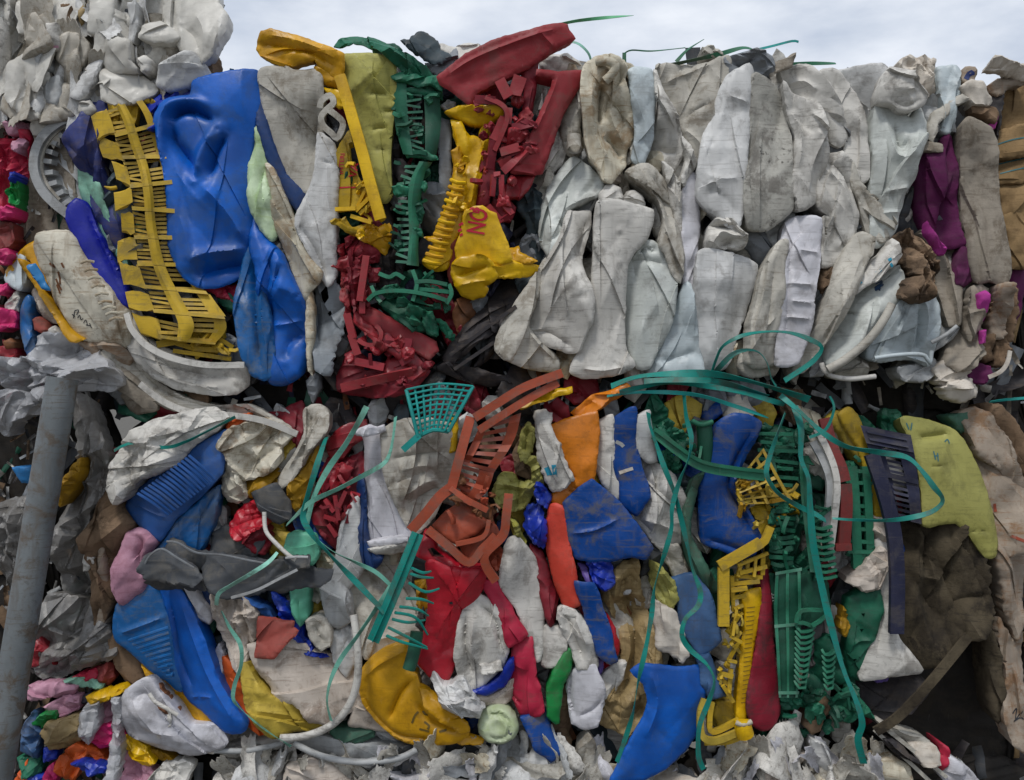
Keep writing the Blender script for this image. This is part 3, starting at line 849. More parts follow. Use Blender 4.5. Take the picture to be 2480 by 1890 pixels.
# blue drum
item('plastic_sheet', 'dark blue crumpled film tucked behind the top left of the big blue drum', 'film', 'blue_royal', 2,
     '360,270 380,248 400,230 425,214 448,210 472,212 480,235 450,250 410,262 395,300 388,330 372,318 378,290', r=10, b=10, cr=2.2, wave=1.6, sharp=40)
item('crushed_drum', 'big glossy blue drum crushed and folded deeply near its top', 'drum', 'blue', 4,
     '402,262 420,250 470,240 478,205 520,192 575,182 622,178 634,200 630,262 616,320 604,400 606,460 612,520 606,580 598,640 578,668 540,688 500,696 466,680 442,648 424,600 420,540 418,480 412,420 400,360 386,300', r=20, b=14, bb=26, g=4.5, cr=.7, wave=1.2, ns=2, nc=9, nb=2, bend=.5, lean=6, ang=80, spread=22, seed=4417,
     f=[('400,430 398,340 406,282 432,256 480,252 526,272', 12, 16, 'g'), ('416,300 440,276 480,274 528,300', 9, -34), ('420,300 430,350 470,404 482,450', 13, -30), ('536,322 508,360 492,400 486,440', 15, 24, 'g'), ('556,330 530,376 514,440', 9, -22),
        ('488,450 534,488 576,544 606,602', 24, 26), ('466,640 520,616 570,610 606,600', 14, 18), ('478,676 530,652 602,638', 12, -26)])
item('crushed_drum', 'teal blue folded drum wall hanging below the big blue drum', 'drum', 'blue_teal', 6,
     '596,600 618,592 634,604 640,640 640,700 650,780 660,850 664,905 640,920 610,908 590,860 576,790 572,730 580,670', r=24, b=22, cr=.4, f=[('612,600 612,680 618,760 626,850 636,910', 8, -18), ('622,600 632,690 640,790 655,880', 7, 10)])
item('crushed_drum', 'blue drum bottom bulging beside the teal blue folded wall', 'drum', 'blue', 5,
     '604,480 630,540 652,590 682,620 700,660 720,700 738,745 742,790 738,850 724,905 690,930 655,928 640,880 632,800 626,720 622,650 606,600', r=32, b=34, bb=20, cr=.6,
     f=[('640,600 660,660 650,720 660,800', 12, -20), ('690,640 670,690 655,740 650,800', 8, -16), ('655,790 690,786 738,776', 5, 7), ('740,800 700,830 690,880', 16, -16), ('675,700 700,705 725,720', 20, 10)])
item('plastic_film', 'small red film scrap showing under the big blue drum', 'film', 'red_pink', 2, '490,682 530,690 572,692 574,720 566,734 530,716 500,700', r=6, b=6, cr=1.4)
item('crushed_bottle', 'pale lime green translucent bottle sliver right of the big blue drum', 'bottle', 'lime_pale', 5,
     '612,248 622,262 634,320 645,360 646,410 652,460 664,520 670,566 660,584 634,556 612,510 602,450 601,390 606,320', r=20, b=18, cr=.7, f=[('640,400 640,470 655,540', 10, -12)])
item('crushed_drum', 'narrow navy strip of drum curving round the grey white slab', 'drum', 'navy_strip', 5,
     '620,204 632,198 640,240 650,310 668,370 692,422 724,452 742,462 738,490 722,516 700,490 676,440 654,400 636,350 624,290', r=14, b=12, cr=.3)
item('crushed_container', 'grey white weathered container with a rounded lower edge and brown scuffs', 'container', 'white_dirty', 6,
     '632,176 648,168 675,167 700,171 712,178 740,177 766,176 778,196 776,260 772,330 770,400 752,440 742,462 718,452 690,434 664,380 646,306 636,236', r=22, b=16, bb=6, cr=.5, f=[('766,200 764,330 760,400', 12, -8), ('660,260 720,270 760,262', 40, 6)])
item('crushed_container', 'white rust stained container narrowing downwards below the navy strip', 'container', 'cream', 6,
     '644,398 662,410 686,470 712,540 732,590 756,630 782,662 772,684 748,706 738,724 726,706 704,650 684,600 664,540 652,470', r=20, b=16, cr=.5, f=[('716,545 740,600 776,664', 8, -8)])
item('crushed_container', 'smooth pale grey container panel left of the red lettered yellow crate', 'container', 'white_cool', 7,
     '772,322 790,330 806,345 814,385 815,450 812,520 808,600 806,660 792,690 768,654 740,590 718,548 720,520 742,480 760,430 768,380', r=16, b=14, cr=.4, f=[('722,545 760,600 790,680', 10, -14), ('780,390 806,398', 3, -5)])
item('crushed_container', 'grey creased fold tucked between the rust stained container and the smooth grey panel', 'container', 'grey_light', 5,
     '718,540 735,560 760,610 786,660 800,690 780,676 756,640 736,600', r=8, b=8)
sweep_o = tag(sweep('twisted_loop', 'white_dirty', [(775, 262, 120), (780, 244, 124), (800, 232, 128), (808, 250, 130), (790, 268, 128), (778, 286, 128), (784, 306, 126), (804, 324, 126), (816, 336, 124), (828, 316, 124), (830, 296, 126), (812, 278, 130), (798, 268, 130)], None, w=14, t=7, closed=False, step=7),
    'off white twisted handle loop hanging above the smooth pale grey panel', 'handle')

# yellow crate with red print
y1 = empty('crushed_crate', 'yellow crate with red print and a long beam reaching up to the left', 'crate', 850, 600, 90)
part(y1, 'beam', 'yellow_orange', 7, '622,98 634,78 658,73 700,86 760,108 800,122 834,136 832,170 826,200 800,186 776,160 764,142 746,146 720,154 698,160 664,146 630,132 617,116', r=6, b=10, cr=.5, dep=34, f=[('626,104 690,114 760,134 820,170', 7, -12), ('640,84 720,104 800,134', 6, 6), ('625,116 700,150', 20, -6)])
part(y1, 'wing', 'yellow_orange', 6, '764,168 790,172 830,196 838,212 818,212 790,206 770,190', r=8, b=8, cr=.8, dep=30)
part(y1, 'wing', 'yellow', 6, '784,214 824,222 838,232 836,260 820,262 800,240', r=6, b=7, cr=.8, dep=30)
sweep('rail', 'yellow', [(824, 186, 128), (838, 232, 132), (858, 300, 134), (878, 370, 132), (896, 440, 130), (914, 505, 128), (922, 532, 126)], y1, w=27, t=22, prof=[(-13, -12), (13, -12), (13, 9), (6, 12), (-6, 12), (-13, 9)])
pan = part(y1, 'panel', 'yellow_crate', 6, '816,372 832,342 846,318 852,356 866,430 884,480 878,520 862,505 812,508 812,440', r=8, b=6, bb=2, cr=.4, dep=30, holes=['846,350 856,346 872,380 872,396 852,396'])
part(y1, 'panel', 'yellow', 5, '812,458 880,460 878,490 860,506 812,506', r=6, b=6, bb=2, cr=.4, dep=30)
print_text(pan, 'lettering', 'print_red', 'INTERI', 833, 426, 17, 84, 1.0)
print_text(pan, 'lettering', 'print_red', 'VA', 866, 436, 27, 80, 1.0)
on_surface(pan, 'print_line', 'print_red', ['813,456 846,457 876,456'], 3.5)
for a, b, w in [((812, 508, 112), (862, 506, 112), 9), ((862, 512, 108), (905, 470, 116), 9), ((872, 520, 104), (908, 484, 110), 7), ((850, 524, 104), (900, 540, 106), 9), ((866, 500, 104), (890, 452, 112), 7), ((880, 452, 116), (888, 430, 118), 9)]:
    bar(y1, 'rib', 'yellow', a, b, w, 12)
part(y1, 'corner', 'yellow_crate', 6, '806,540 838,528 852,556 886,542 892,546 872,566 850,568', r=6, b=6, cr=1.0, dep=26)
part(y1, 'corner', 'yellow_orange', 6, '850,568 890,544 920,556 940,540 945,556 938,600 930,612 915,600 880,580', r=8, b=9, cr=1.2, dep=30)
sweep('boss', 'yellow_orange', [(925, 560, 110), (938, 552, 116)], y1, r=12)

item('crushed_drum', 'khaki yellow drum wall bent over the top with short dents down its front', 'drum', 'khaki', 6,
     '826,134 850,134 900,140 945,146 958,156 954,190 950,250 946,320 938,380 942,430 946,470 934,486 916,480 904,440 890,370 874,310 854,250 838,190', r=14, b=14, bb=4, cr=.4, f=[('898,228 934,228', 5, -10), ('928,268 950,268', 4, -8), ('902,310 934,308', 4, -7), ('910,360 930,360', 4, -6), ('945,160 944,260', 10, -8)])
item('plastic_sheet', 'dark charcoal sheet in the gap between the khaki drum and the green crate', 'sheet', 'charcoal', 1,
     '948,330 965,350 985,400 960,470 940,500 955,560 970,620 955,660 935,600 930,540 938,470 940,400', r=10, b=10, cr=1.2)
# green crate
gc = empty('crushed_crate', 'dark green crate crushed into a tall comb shaped column with a fan at its base', 'crate', 1000, 800, 80)
part(gc, 'flap', 'green_dark', 7, '798,88 808,74 830,70 856,69 890,84 932,104 960,124 1000,142 1030,160 1050,186 1066,212 1068,232 1045,226 1020,232 1000,196 966,162 930,134 904,114 874,92 846,82 836,90 812,92', f=[('870,84 930,118 1000,160', 6, 9), ('960,150 1010,190 1020,225', 7, -9)])
part(gc, 'flap', 'green_deep', 6, '902,118 930,116 960,132 972,150 940,148 905,140', r=6, b=6, cr=1, dep=24)
part(gc, 'flap', 'green_deep', 5, '934,108 956,104 974,120 962,130', r=5, b=6, dep=20)
sg = Strip('948,186 952,250 958,310 974,366 980,392 968,420 955,450 955,490 962,540 962,600 944,650', '1068,190 1066,240 1068,300 1060,360 1050,392 1030,420 1024,460 1018,500 1016,560 1014,610 1018,660', 70, lambda u, v: 14 * math.sin(u * 3.1))
sg.plate(gc, 'side_panel', 'green_dark', 0, .30, 0, .40, 8, 10, 3, 16, 0, 4)
sg.plate(gc, 'side_panel', 'green_deep', .66, 1.0, .03, .42, 0, 10, 3, 16, 0, 4)
sg.plate(gc, 'side_panel', 'green_crate', .52, .98, .43, .97, 10, 10, 3, 18, 0, 6)
for k in range(11):
    v = .08 + k * .030
    sg.plate(gc, 'slat', 'green_dark', .28, .62 - .02 * (k % 3), v, v + .012, 6 + R.uniform(-5, 5), 16, 3, 1, R.uniform(-.02, .02))
for k in range(17):
    v = .455 + k * .031
    sg.plate(gc, 'slat', 'green_crate', .0 + R.uniform(-.05, .16), .55, v, v + .015, 4 + R.uniform(-5, 7), 14, 3, 1, R.uniform(-.02, .02))
part(gc, 'flange', 'green_crate', 7, '978,366 1000,362 1030,368 1056,382 1062,390 1040,388 1010,380 985,380', r=6, b=8, cr=.8, dep=26)
part(gc, 'flange', 'green_crate', 7, '948,452 964,448 1000,456 1008,466 990,474 955,472', r=6, b=8, cr=.8, dep=26)
part(gc, 'flange', 'green_dark', 7, '948,186 968,176 1000,178 1020,190 1066,184 1070,222 1040,206 1012,214 985,200 960,196', r=6, b=8, cr=1.4, dep=26)
part(gc, 'flange', 'green_crate', 7, '980,214 1010,212 1066,222 1062,230 1020,228 985,222', r=5, b=6, cr=.6, dep=22)
fan = part(gc, 'fan', 'green_dark', 5, '910,672 930,660 950,650 975,655 1000,650 1040,656 1072,672 1090,700 1090,730 1076,742 1040,744 1010,740 1012,770 1040,800 1000,800 950,765 930,748 905,724 890,716 905,700', r=12, b=10, cr=1.2, dep=40)
for pts in [[(892, 728, 116), (910, 712, 120), (950, 705, 124), (1000, 708, 124), (1050, 718, 120), (1080, 728, 112)], [(1006, 684, 118), (1040, 682, 120), (1082, 690, 114)], [(1000, 656, 114), (1010, 690, 118), (1000, 730, 118)], [(1004, 700, 112), (1050, 704, 116), (1088, 708, 108)], [(1088, 690, 110), (1094, 712, 112), (1082, 736, 110)], [(920, 664, 112), (944, 672, 118), (960, 664, 118), (980, 676, 118)]]:
    sweep('rib', 'green_crate', pts, gc, w=9, t=16, step=7)
for pts in ['1020,750 1044,756 1060,790 1056,816 1036,806 1024,780', '1056,770 1080,782 1096,806 1090,820 1070,800', '1000,745 1030,750 1024,765 1004,760', '1090,806 1102,812 1100,826 1080,818']:
    part(gc, 'shard', 'green_crate', 5, pts, r=6, b=8, cr=1.4, dep=24)
item('plastic_sheet', 'torn black flap standing up at the top between the green and red crates', 'sheet', 'slate', 5,
     '976,102 996,92 1020,76 1034,78 1050,98 1074,128 1090,140 1070,156 1058,158 1034,152 1014,140 996,124 988,116', hard=True, thin=True, t=4, cr=1, r=6, b=4, curl=(60, 10), jag=2)
item('plastic_sheet', 'grey purple scrap under the black flap at the top', 'sheet', 'grey', 4,
     '1030,150 1058,158 1086,136 1104,118 1108,140 1096,160 1078,178 1058,190 1040,172', r=8, b=9, cr=1.6)
item('crushed_bottle', 'thin translucent bottle with a green stripe behind the red beam at the top', 'bottle', 'milky', 1,
     '1062,110 1100,118 1130,106 1170,112 1190,118 1150,140 1100,158 1080,140', r=10, b=12)
item('plastic_bar', 'flat grey bar standing beside the yellow NO crate', 'bar', 'grey', 4,
     '1066,286 1090,290 1091,340 1091,462 1074,470 1066,440 1064,360', r=5, b=6, bb=0, cr=.2, dep=40)
item('plastic_scrap', 'silvery grey bit stuck above the flat grey bar', 'scrap', 'grey_light', 4, '1066,258 1084,246 1104,250 1104,262 1080,270', r=4, b=6, cr=1.5, dep=20)
item('plastic_tube', 'grey round spout part beside the green column', 'spout', 'grey', 3,
     '1022,460 1040,444 1064,450 1082,464 1084,490 1070,510 1082,540 1060,536 1030,500', r=14, b=16, f=[('1030,470 1060,476 1080,470', 4, 7), ('1024,484 1060,540', 6, -8)])
# red crate upper
rc = empty('crushed_crate', 'red crate with a broad beam slanting up to the right over the bale top', 'crate', 1240, 560, 100)
part(rc, 'beam', 'red_crate', 8, '1062,190 1080,176 1130,134 1190,106 1260,82 1316,66 1362,60 1372,62 1376,74 1392,92 1376,100 1340,118 1308,136 1276,160 1230,184 1180,206 1148,222 1138,254 1116,238 1086,214 1068,204', r=9, b=9, bb=2, cr=.3, dep=36, f=[('1070,194 1140,150 1220,116 1366,66', 4, 7), ('1300,76 1342,116', 4, 6), ('1090,206 1170,190 1250,160', 22, -5)])
part(rc, 'side_beam', 'red_crate', 7, '1302,176 1352,178 1414,172 1400,206 1376,252 1350,310 1330,360 1312,420 1296,424 1240,420 1252,392 1286,330 1310,276 1336,214 1342,192 1300,186', r=8, b=9, cr=.3, dep=40, f=[('1352,180 1338,230 1290,340', 5, 6), ('1240,418 1296,424', 4, 5)])
part(rc, 'side_beam', 'red_dark', 6, '1260,150 1302,152 1300,190 1284,290 1262,300 1272,220', r=7, b=8, cr=.6, dep=36)
part(rc, 'plate', 'red', 6, '1238,424 1296,426 1280,458 1256,480 1220,478 1226,450', r=8, b=9, cr=.8, dep=36)
part(rc, 'plate', 'red_dark', 5, '1170,340 1196,330 1196,420 1180,500 1150,510 1152,460 1160,400', r=7, b=8, cr=.9, dep=36)
part(rc, 'plate', 'red_dark', 4, '1192,480 1230,486 1250,504 1236,536 1206,532 1190,510', r=7, b=8, cr=1.4, dep=30)
for a, b, w in [((1150, 240, 110), (1200, 244, 118), 12), ((1148, 252, 108), (1190, 236, 112), 9), ((1222, 286, 112), (1196, 340, 112), 14), ((1196, 340, 112), (1186, 410, 108), 14), ((1232, 262, 106), (1228, 300, 108), 12),
                ((1240, 310, 112), (1292, 300, 112), 12), ((1236, 320, 106), (1270, 288, 112), 9), ((1212, 370, 110), (1258, 356, 114), 13), ((1220, 380, 104), (1286, 352, 110), 9), ((1218, 416, 108), (1276, 366, 112), 12), ((1210, 400, 100), (1240, 384, 106), 12),
                ((1196, 424, 110), (1212, 422, 112), 8), ((1196, 424, 110), (1192, 476, 110), 8), ((1214, 424, 110), (1216, 476, 108), 8), ((1210, 480, 104), (1240, 520, 104), 10), ((1240, 520, 104), (1214, 534, 100), 8), ((1180, 500, 100), (1214, 540, 100), 12), ((1260, 186, 104), (1246, 232, 108), 20), ((1210, 194, 104), (1232, 236, 108), 16),
                ((1262, 292, 112), (1300, 304, 114), 8), ((1284, 296, 114), (1300, 310, 112), 8)]:
    bar(rc, 'rib', R.choice(['red_crate', 'red', 'red_dark']), a, b, w * 1.55, 6, twist=R.uniform(-.9, .9), wob=(.25, w, .4))
sweep('rim', 'red_crate', [(1176, 238, 112), (1210, 252, 116), (1226, 268, 118), (1228, 292, 116), (1214, 330, 112), (1198, 366, 108)], rc, w=11, t=14)
# yellow NO crate
y2 = empty('crushed_crate', 'bright yellow crate printed with red letters NO and a ridged spine', 'crate', 1160, 720, 100)
part(y2, 'top_flange', 'yellow', 6, '1078,274 1110,262 1140,260 1176,264 1214,260 1218,282 1194,296 1170,302 1140,300 1112,286', r=8, b=9, cr=.7, dep=30)
part(y2, 'arm', 'yellow', 6, '1092,290 1116,294 1124,318 1136,330 1160,332 1170,304 1196,292 1190,330 1172,400 1160,440 1146,505 1128,505 1124,440 1136,388 1116,362 1100,330', r=8, b=10, cr=.7, dep=32, f=[('1186,300 1160,400 1140,500', 4, 6)])
part(y2, 'arm', 'yellow_orange', 5, '1094,370 1110,358 1120,380 1122,410 1112,440 1096,440 1100,400', r=6, b=8, cr=1.2, dep=28)
part(y2, 'spine', 'yellow', 5, '1106,420 1128,430 1128,500 1112,560 1100,600 1082,650 1056,652 1030,640 1024,630 1046,600 1060,560 1080,510 1096,470', r=10, b=10, cr=.5, dep=34)
for k in range(13):
    t = k / 12; x = 1104 - 42 * t - (18 * t * t); y = 440 + 195 * t
    sweep('rib', 'yellow_orange' if k % 3 else 'yellow', [(x - 12 - 6 * t, y - 4, 100), (x + 4, y + 3, 112), (x + 22, y + 4, 102)], y2, r=5, n=7, step=8)
part(y2, 'fin', 'yellow_orange', 6, '1026,574 1050,572 1082,566 1092,576 1070,584 1040,584', r=4, b=6, cr=.5, dep=20)
face = part(y2, 'face_panel', 'yellow', 8, '1128,515 1150,506 1168,503 1184,516 1200,521 1214,560 1228,600 1240,632 1212,640 1170,626 1140,626 1110,634 1106,600 1118,560', r=8, b=8, bb=2, cr=.2, wave=.5, dep=40, hard=True)
part(y2, 'base', 'yellow', 7, '1098,640 1112,630 1150,624 1172,626 1194,642 1204,668 1190,682 1170,690 1180,700 1172,716 1146,722 1120,712 1104,690 1094,664', r=14, b=14, cr=.5, dep=40, f=[('1100,668 1140,660 1190,644', 5, -10), ('1108,694 1150,684 1190,680', 5, 6)])
part(y2, 'ledge', 'yellow', 8, '1190,642 1240,634 1306,642 1300,656 1278,668 1240,670 1204,672 1196,660', r=6, b=8, cr=.5, dep=30)
part(y2, 'ledge', 'yellow_orange', 7, '1228,606 1256,596 1258,612 1302,634 1270,640 1240,634', r=6, b=8, cr=.9, dep=30)
print_text(face, 'lettering', 'print_red', 'NO', 1172, 572, 62, 80, .62)
print_text(face, 'lettering', 'print_red', 'B', 1160, 522, 34, 78, .8)
on_surface(face, 'print_line', 'print_red', ['1110,562 1118,556', '1112,548 1122,542', '1114,572 1121,568'], 6)
item('plastic_disc', 'rusty red round edge wedged left of the yellow NO crate', 'lid', 'brick', 6, '1080,620 1096,588 1108,576 1110,600 1104,640 1100,672 1092,690 1084,670', r=8, b=8)
item('crushed_crate', 'dark slate crate pieces between the red crate and the white containers', 'crate', 'slate', 1,
     '1262,440 1290,436 1312,470 1316,540 1316,620 1300,640 1284,600 1276,540 1256,510', r=12, b=12, cr=2.0, f=[('1290,450 1296,560 1300,630', 5, 10), ('1270,520 1310,515', 4, 8)])
# left lower of the coloured half
r2 = empty('crushed_crate', 'dark red crate fragments in a tangle below the red printed yellow crate', 'crate', 860, 770, 70)
for pts in ['832,576 852,572 880,586 900,600 930,618 912,634 890,640 876,660 872,700 862,760 852,690 848,640 842,610', '800,648 824,628 848,620 852,640 836,660 812,652', '826,650 846,650 852,720 848,750 830,730', '836,720 850,730 848,770 838,762', '816,600 834,590 836,620 820,618']:
    part(r2, 'shard', R.choice(['red', 'red_dark', 'red_crate']), 5, pts, r=7, b=9, cr=1.5, dep=30)
bar(r2, 'rib', 'red_crate', (888, 620, 96), (872, 730, 96), 16, 16); bar(r2, 'rib', 'red', (880, 660, 90), (878, 760, 88), 14, 14)
item('plastic_sheet', 'torn grey sheet with ragged black edged holes right of the blue drum bottom', 'sheet', 'grey_torn', 5,
     '752,668 800,664 812,690 826,706 850,708 866,698 868,706 846,730 838,760 828,800 812,840 806,880 800,905 780,900 752,880 748,820 758,760 764,706', hard=True, thin=True, t=4, r=8, b=5, cr=1.3, jag=2.5, holes=['776,708 792,690 796,722 782,740', '788,756 800,752 802,760 792,764'])
item('plastic_strip', 'narrow cream edge strip beside the torn grey sheet', 'strip', 'cream', 6, '744,706 752,704 760,740 758,800 752,860 756,910 746,900 742,820 742,760', r=5, b=6, cr=.3, dep=30)
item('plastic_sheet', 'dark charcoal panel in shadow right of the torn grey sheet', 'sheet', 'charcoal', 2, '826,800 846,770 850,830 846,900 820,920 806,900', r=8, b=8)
r3 = empty('crushed_crate', 'red crate with a slanting beam crushed at the bottom of the upper bale', 'crate', 940, 960, 80)
part(r3, 'beam', 'red_crate', 6, '862,742 884,738 920,760 970,788 1020,812 1052,830 1060,850 1040,870 1008,850 960,824 910,790 880,770', r=8, b=9, cr=.3, dep=34)
part(r3, 'beam', 'red', 5, '858,756 872,750 912,786 960,826 1000,850 1050,880 1030,900 980,880 930,840 890,806 860,780', r=8, b=9, cr=.5, dep=34)
part(r3, 'plate', 'red_dark', 4, '838,860 860,850 900,880 950,880 1000,890 1040,900 1010,940 960,958 900,962 850,956 820,944 815,910', r=9, b=10, cr=1.3, dep=34)
part(r3, 'plate', 'red', 5, '940,872 990,862 1040,884 1024,910 990,926 950,930 930,905', r=8, b=8, cr=.8, dep=30)
for a, b, w in [((840, 760, 84), (856, 820, 84), 12), ((850, 810, 84), (866, 860, 84), 12), ((932, 815, 86), (970, 850, 86), 12), ((990, 820, 90), (984, 866, 90), 12), ((1000, 862, 90), (970, 880, 84), 12), ((826, 940, 86), (1000, 900, 92), 14), ((836, 870, 80), (930, 890, 86), 12)]:
    bar(r3, 'rib', R.choice(['red_crate', 'red', 'red_dark']), a, b, w * 1.5, 6, twist=R.uniform(-.8, .8))
sweep('rim', 'red_crate', [(868, 824, 84), (890, 836, 88), (916, 832, 90), (924, 806, 90), (912, 790, 86)], r3, w=10, t=14)
item('plastic_sheet', 'brown orange sheet fold under the yellow NO crate', 'sheet', 'brown', 3, '1100,740 1116,726 1136,720 1150,760 1140,790 1112,806 1102,780', r=12, b=12)
for pts, lab in [('1200,800 1150,835 1096,880 1078,890 1076,866 1120,800 1170,740 1214,680 1236,668 1262,680 1244,730 1216,776', 'wide charcoal plank slanting below the yellow NO crate'),
                 ('1216,770 1244,760 1262,700 1290,690 1270,750 1240,800 1180,870 1150,890', 'dark brown plank slanting beside the wide charcoal plank'),
                 ('1050,890 1090,880 1160,895 1220,915 1240,930 1180,935 1100,915', 'thin charcoal strips lying flat under the slanting planks')]:
    item('plastic_plank', lab, 'plank', 'charcoal', 4, pts, r=7, b=8, cr=.8, dep=40)
for i, (a, b, lab) in enumerate([((1090, 860, 88), (1250, 742, 100), 'thin dark rod crossing the charcoal planks'), ((1100, 895, 80), (1240, 800, 84), 'lower thin dark rod under the charcoal planks')]):
    tag(bar(None, 'plastic_rod', 'charcoal', a, b, 8, 8), lab, 'rod')
# white bucket rims at the lower left
for nm, lab, mat, lay, pts, o_ in [
    ('crushed_bucket', 'white bucket wall with bands curving under the long yellow crate', 'white', 4, '306,752 318,748 330,780 356,820 400,850 450,872 520,884 592,886 596,930 570,950 500,950 430,940 370,910 330,870 308,820', dict(f=[('314,780 350,840 420,890 520,912 590,914', 6, -9), ('320,830 370,890 450,930 560,940', 6, 8)])),
    ('crushed_bucket', 'second white bucket wall curving below the banded bucket wall', 'white_dirty', 3, '250,860 300,830 330,880 380,930 450,965 530,985 600,985 640,1000 700,1030 720,1050 660,1030 580,1010 480,1005 400,985 330,950 280,910', dict(f=[('300,860 380,940 480,980 600,1000', 6, -9)])),
    ('cardboard_box', 'crumpled tan cardboard flap under the stained cream bucket', 'card_pale', 3, '190,828 260,834 300,838 320,870 300,890 262,880 230,870 214,850', dict(cr=1.6)),
    ('plastic_sheet', 'plain grey sheet leaning under the cream bucket near the pole', 'sheet', 2, '255,880 300,890 350,940 380,990 330,1000 290,960 262,930', dict())]:
    item(nm, lab, {'crushed_bucket': 'bucket', 'cardboard_box': 'cardboard', 'plastic_sheet': 'sheet'}[nm], 'card_grey' if mat == 'sheet' else mat, lay, pts, **dict(dict(r=18, b=16, cr=.5), **o_))
for k, (p, lab) in enumerate([([(308, 760, 90), (322, 800, 96), (360, 840, 98), (420, 868, 98), (500, 884, 96), (592, 884, 92)], 'white bucket rim curving below the slotted yellow crate'),
                              ([(340, 930, 70), (400, 975, 76), (470, 1000, 80), (560, 1006, 80), (640, 1020, 76), (720, 1052, 70)], 'thin white rim curving above the white flap near the teal bands')]):
    tag(sweep('curved_hoop', 'white', p, None, w=14, t=10), lab, 'rim')

debris(rc, ['red_crate', 'red', 'red_dark'], '1150,240 1260,230 1300,280 1280,420 1230,520 1180,520 1150,440 1170,330', 34, 88, 116, 61, sticks=.15)
debris(r3, ['red_crate', 'red', 'red_dark'], '840,800 900,800 1040,880 1020,920 850,940', 22, 76, 98, 62, sticks=.15)
debris(r2, ['red', 'red_dark', 'red_crate'], '820,590 920,600 900,740 850,760', 14, 76, 100, 63, sticks=.15)
debris(y1, ['yellow', 'yellow_crate', 'yellow_orange'], '830,380 900,440 936,560 920,600 820,560 880,500', 20, 98, 122, 64, (12, 34), (4, 8))
debris(y2, ['yellow', 'yellow_orange'], '1096,400 1130,380 1150,500 1110,560 1100,500', 12, 96, 116, 65, (12, 30), (4, 8))
debris(gc, ['green_crate', 'green_dark', 'green_deep'], '960,230 1050,220 1030,440 1010,640 950,640 960,450', 34, 72, 98, 66, (14, 44), (5, 9), 5)
debris(gc, ['green_crate', 'green_dark', 'green_deep'], '900,680 1080,660 1090,800 1000,800 900,740', 22, 80, 116, 67)
debris(yc, ['yellow_crate'], '380,810 540,800 570,850 440,860', 16, 50, 76, 68, (20, 60), (5, 10), 15)

# ------------------------------------------------------------------ upper bale, white containers
G = 'crushed white containers in the upper bale'
def wc(label, mat, lay, poly, name='crushed_container', cat='container', **o):
    d = dict(r=16, b=14, bb=12, cr=.9, dep=90, grow=5.5); d.update(o)
    if d['cr'] < .6 and d['cr'] > .25: d['cr'] = .6
    d['ns'] = d.get('ns', 3); d['nc'] = d.get('nc', 9); d['spread'] = 20
    return item(name, label, cat, mat, lay, poly, G, **d)
wc('small white container end just right of the red beam at the top', 'white', 2, '1308,140 1330,132 1352,134 1400,146 1408,172 1372,182 1330,178 1312,166')
wc('grey white container seen through the triangle of the red side beams', 'white_dirty', 2, '1298,178 1322,180 1340,196 1336,214 1318,262 1300,304 1286,310 1290,250')
hz = wc('grey tube shaped container with a dark open end right of the red beam', 'white_dirty', 4, '1392,196 1406,214 1410,262 1403,310 1408,350 1406,372 1390,382 1374,368 1362,330 1358,304 1362,268 1378,232', f=[('1368,340 1380,346 1398,344', 6, -10), ('1370,262 1404,254', 3, 5)])
sweep('neck', 'white_dirty', [(1390, 330, 78), (1391, 352, 84), (1392, 362, 90)], hz, r=17, caps=False)
wc('pale lower wall under the red side beam with a soft brown smear', 'white', 3, '1320,330 1350,310 1368,350 1390,384 1372,392 1346,410 1322,430 1304,428 1312,390')
lp = wc('cream container folded into a long loop with a deep slit down its middle', 'cream', 6, '1412,178 1424,158 1446,146 1470,144 1496,154 1512,172 1508,196 1520,236 1536,280 1532,330 1516,364 1512,398 1494,420 1478,444 1462,440 1448,410 1432,388 1420,350 1414,300 1408,240', r=22, b=22,
   f=[('1458,212 1452,250 1450,308', 7, -34), ('1480,176 1496,178 1500,200 1476,240 1462,300', 9, -20), ('1462,330 1486,350 1508,382', 10, -26), ('1440,190 1430,250 1440,330 1470,390 1500,408', 12, 16), ('1470,250 1484,300 1512,350', 8, 12), ('1478,258 1500,264 1514,300', 6, -14)])
sweep('fold', 'cream', [(1444, 150, 110), (1470, 148, 118), (1490, 158, 120), (1484, 178, 116), (1466, 196, 108)], lp, r=11)
wc('dull tan bottom of the cream looped container', 'bone', 4, '1456,392 1480,408 1504,406 1512,396 1500,440 1478,448 1462,436', r=10)
wc('pale blue upright tube with a smooth wall', 'white_blue', 6, '1524,172 1550,166 1576,170 1583,196 1584,250 1580,310 1576,354 1560,392 1546,396 1534,382 1540,330 1536,270 1528,220', cr=.3, r=26, b=24)
wc('grey crumpled container between the cream loop and the pale blue tube', 'white_dirty', 4, '1490,262 1512,250 1528,280 1538,330 1536,360 1528,392 1518,396 1524,352 1516,310', f=[('1496,262 1520,300 1530,350', 6, -14)])
wc('dark gap wall under the pale blue tube', 'grey', 1, '1526,400 1560,400 1590,380 1604,430 1600,480 1560,450 1530,430')  # panel added in the gap, its grey paints the shade there
wc('container with a diagonal seam leaning right of the pale blue tube', 'white', 5, '1586,170 1594,196 1614,246 1638,286 1652,330 1656,362 1640,402 1626,424 1600,400 1580,366 1582,300 1586,240', f=[('1596,200 1630,270 1650,350', 5, -10), ('1590,350 1620,366 1650,362', 7, -8)])
wc('large creased sheet like container at the top beneath the green straps', 'white_dirty', 5, '1592,160 1634,154 1700,158 1762,138 1760,180 1740,240 1722,290 1710,350 1698,388 1684,380 1666,340 1652,306 1626,252 1602,206', r=10, b=10, f=[('1604,204 1660,180 1740,150', 7, 9), ('1660,286 1700,262 1720,258', 4, -7), ('1652,310 1690,350 1700,380', 6, 8), ('1630,240 1670,262 1710,300', 40, 8)])
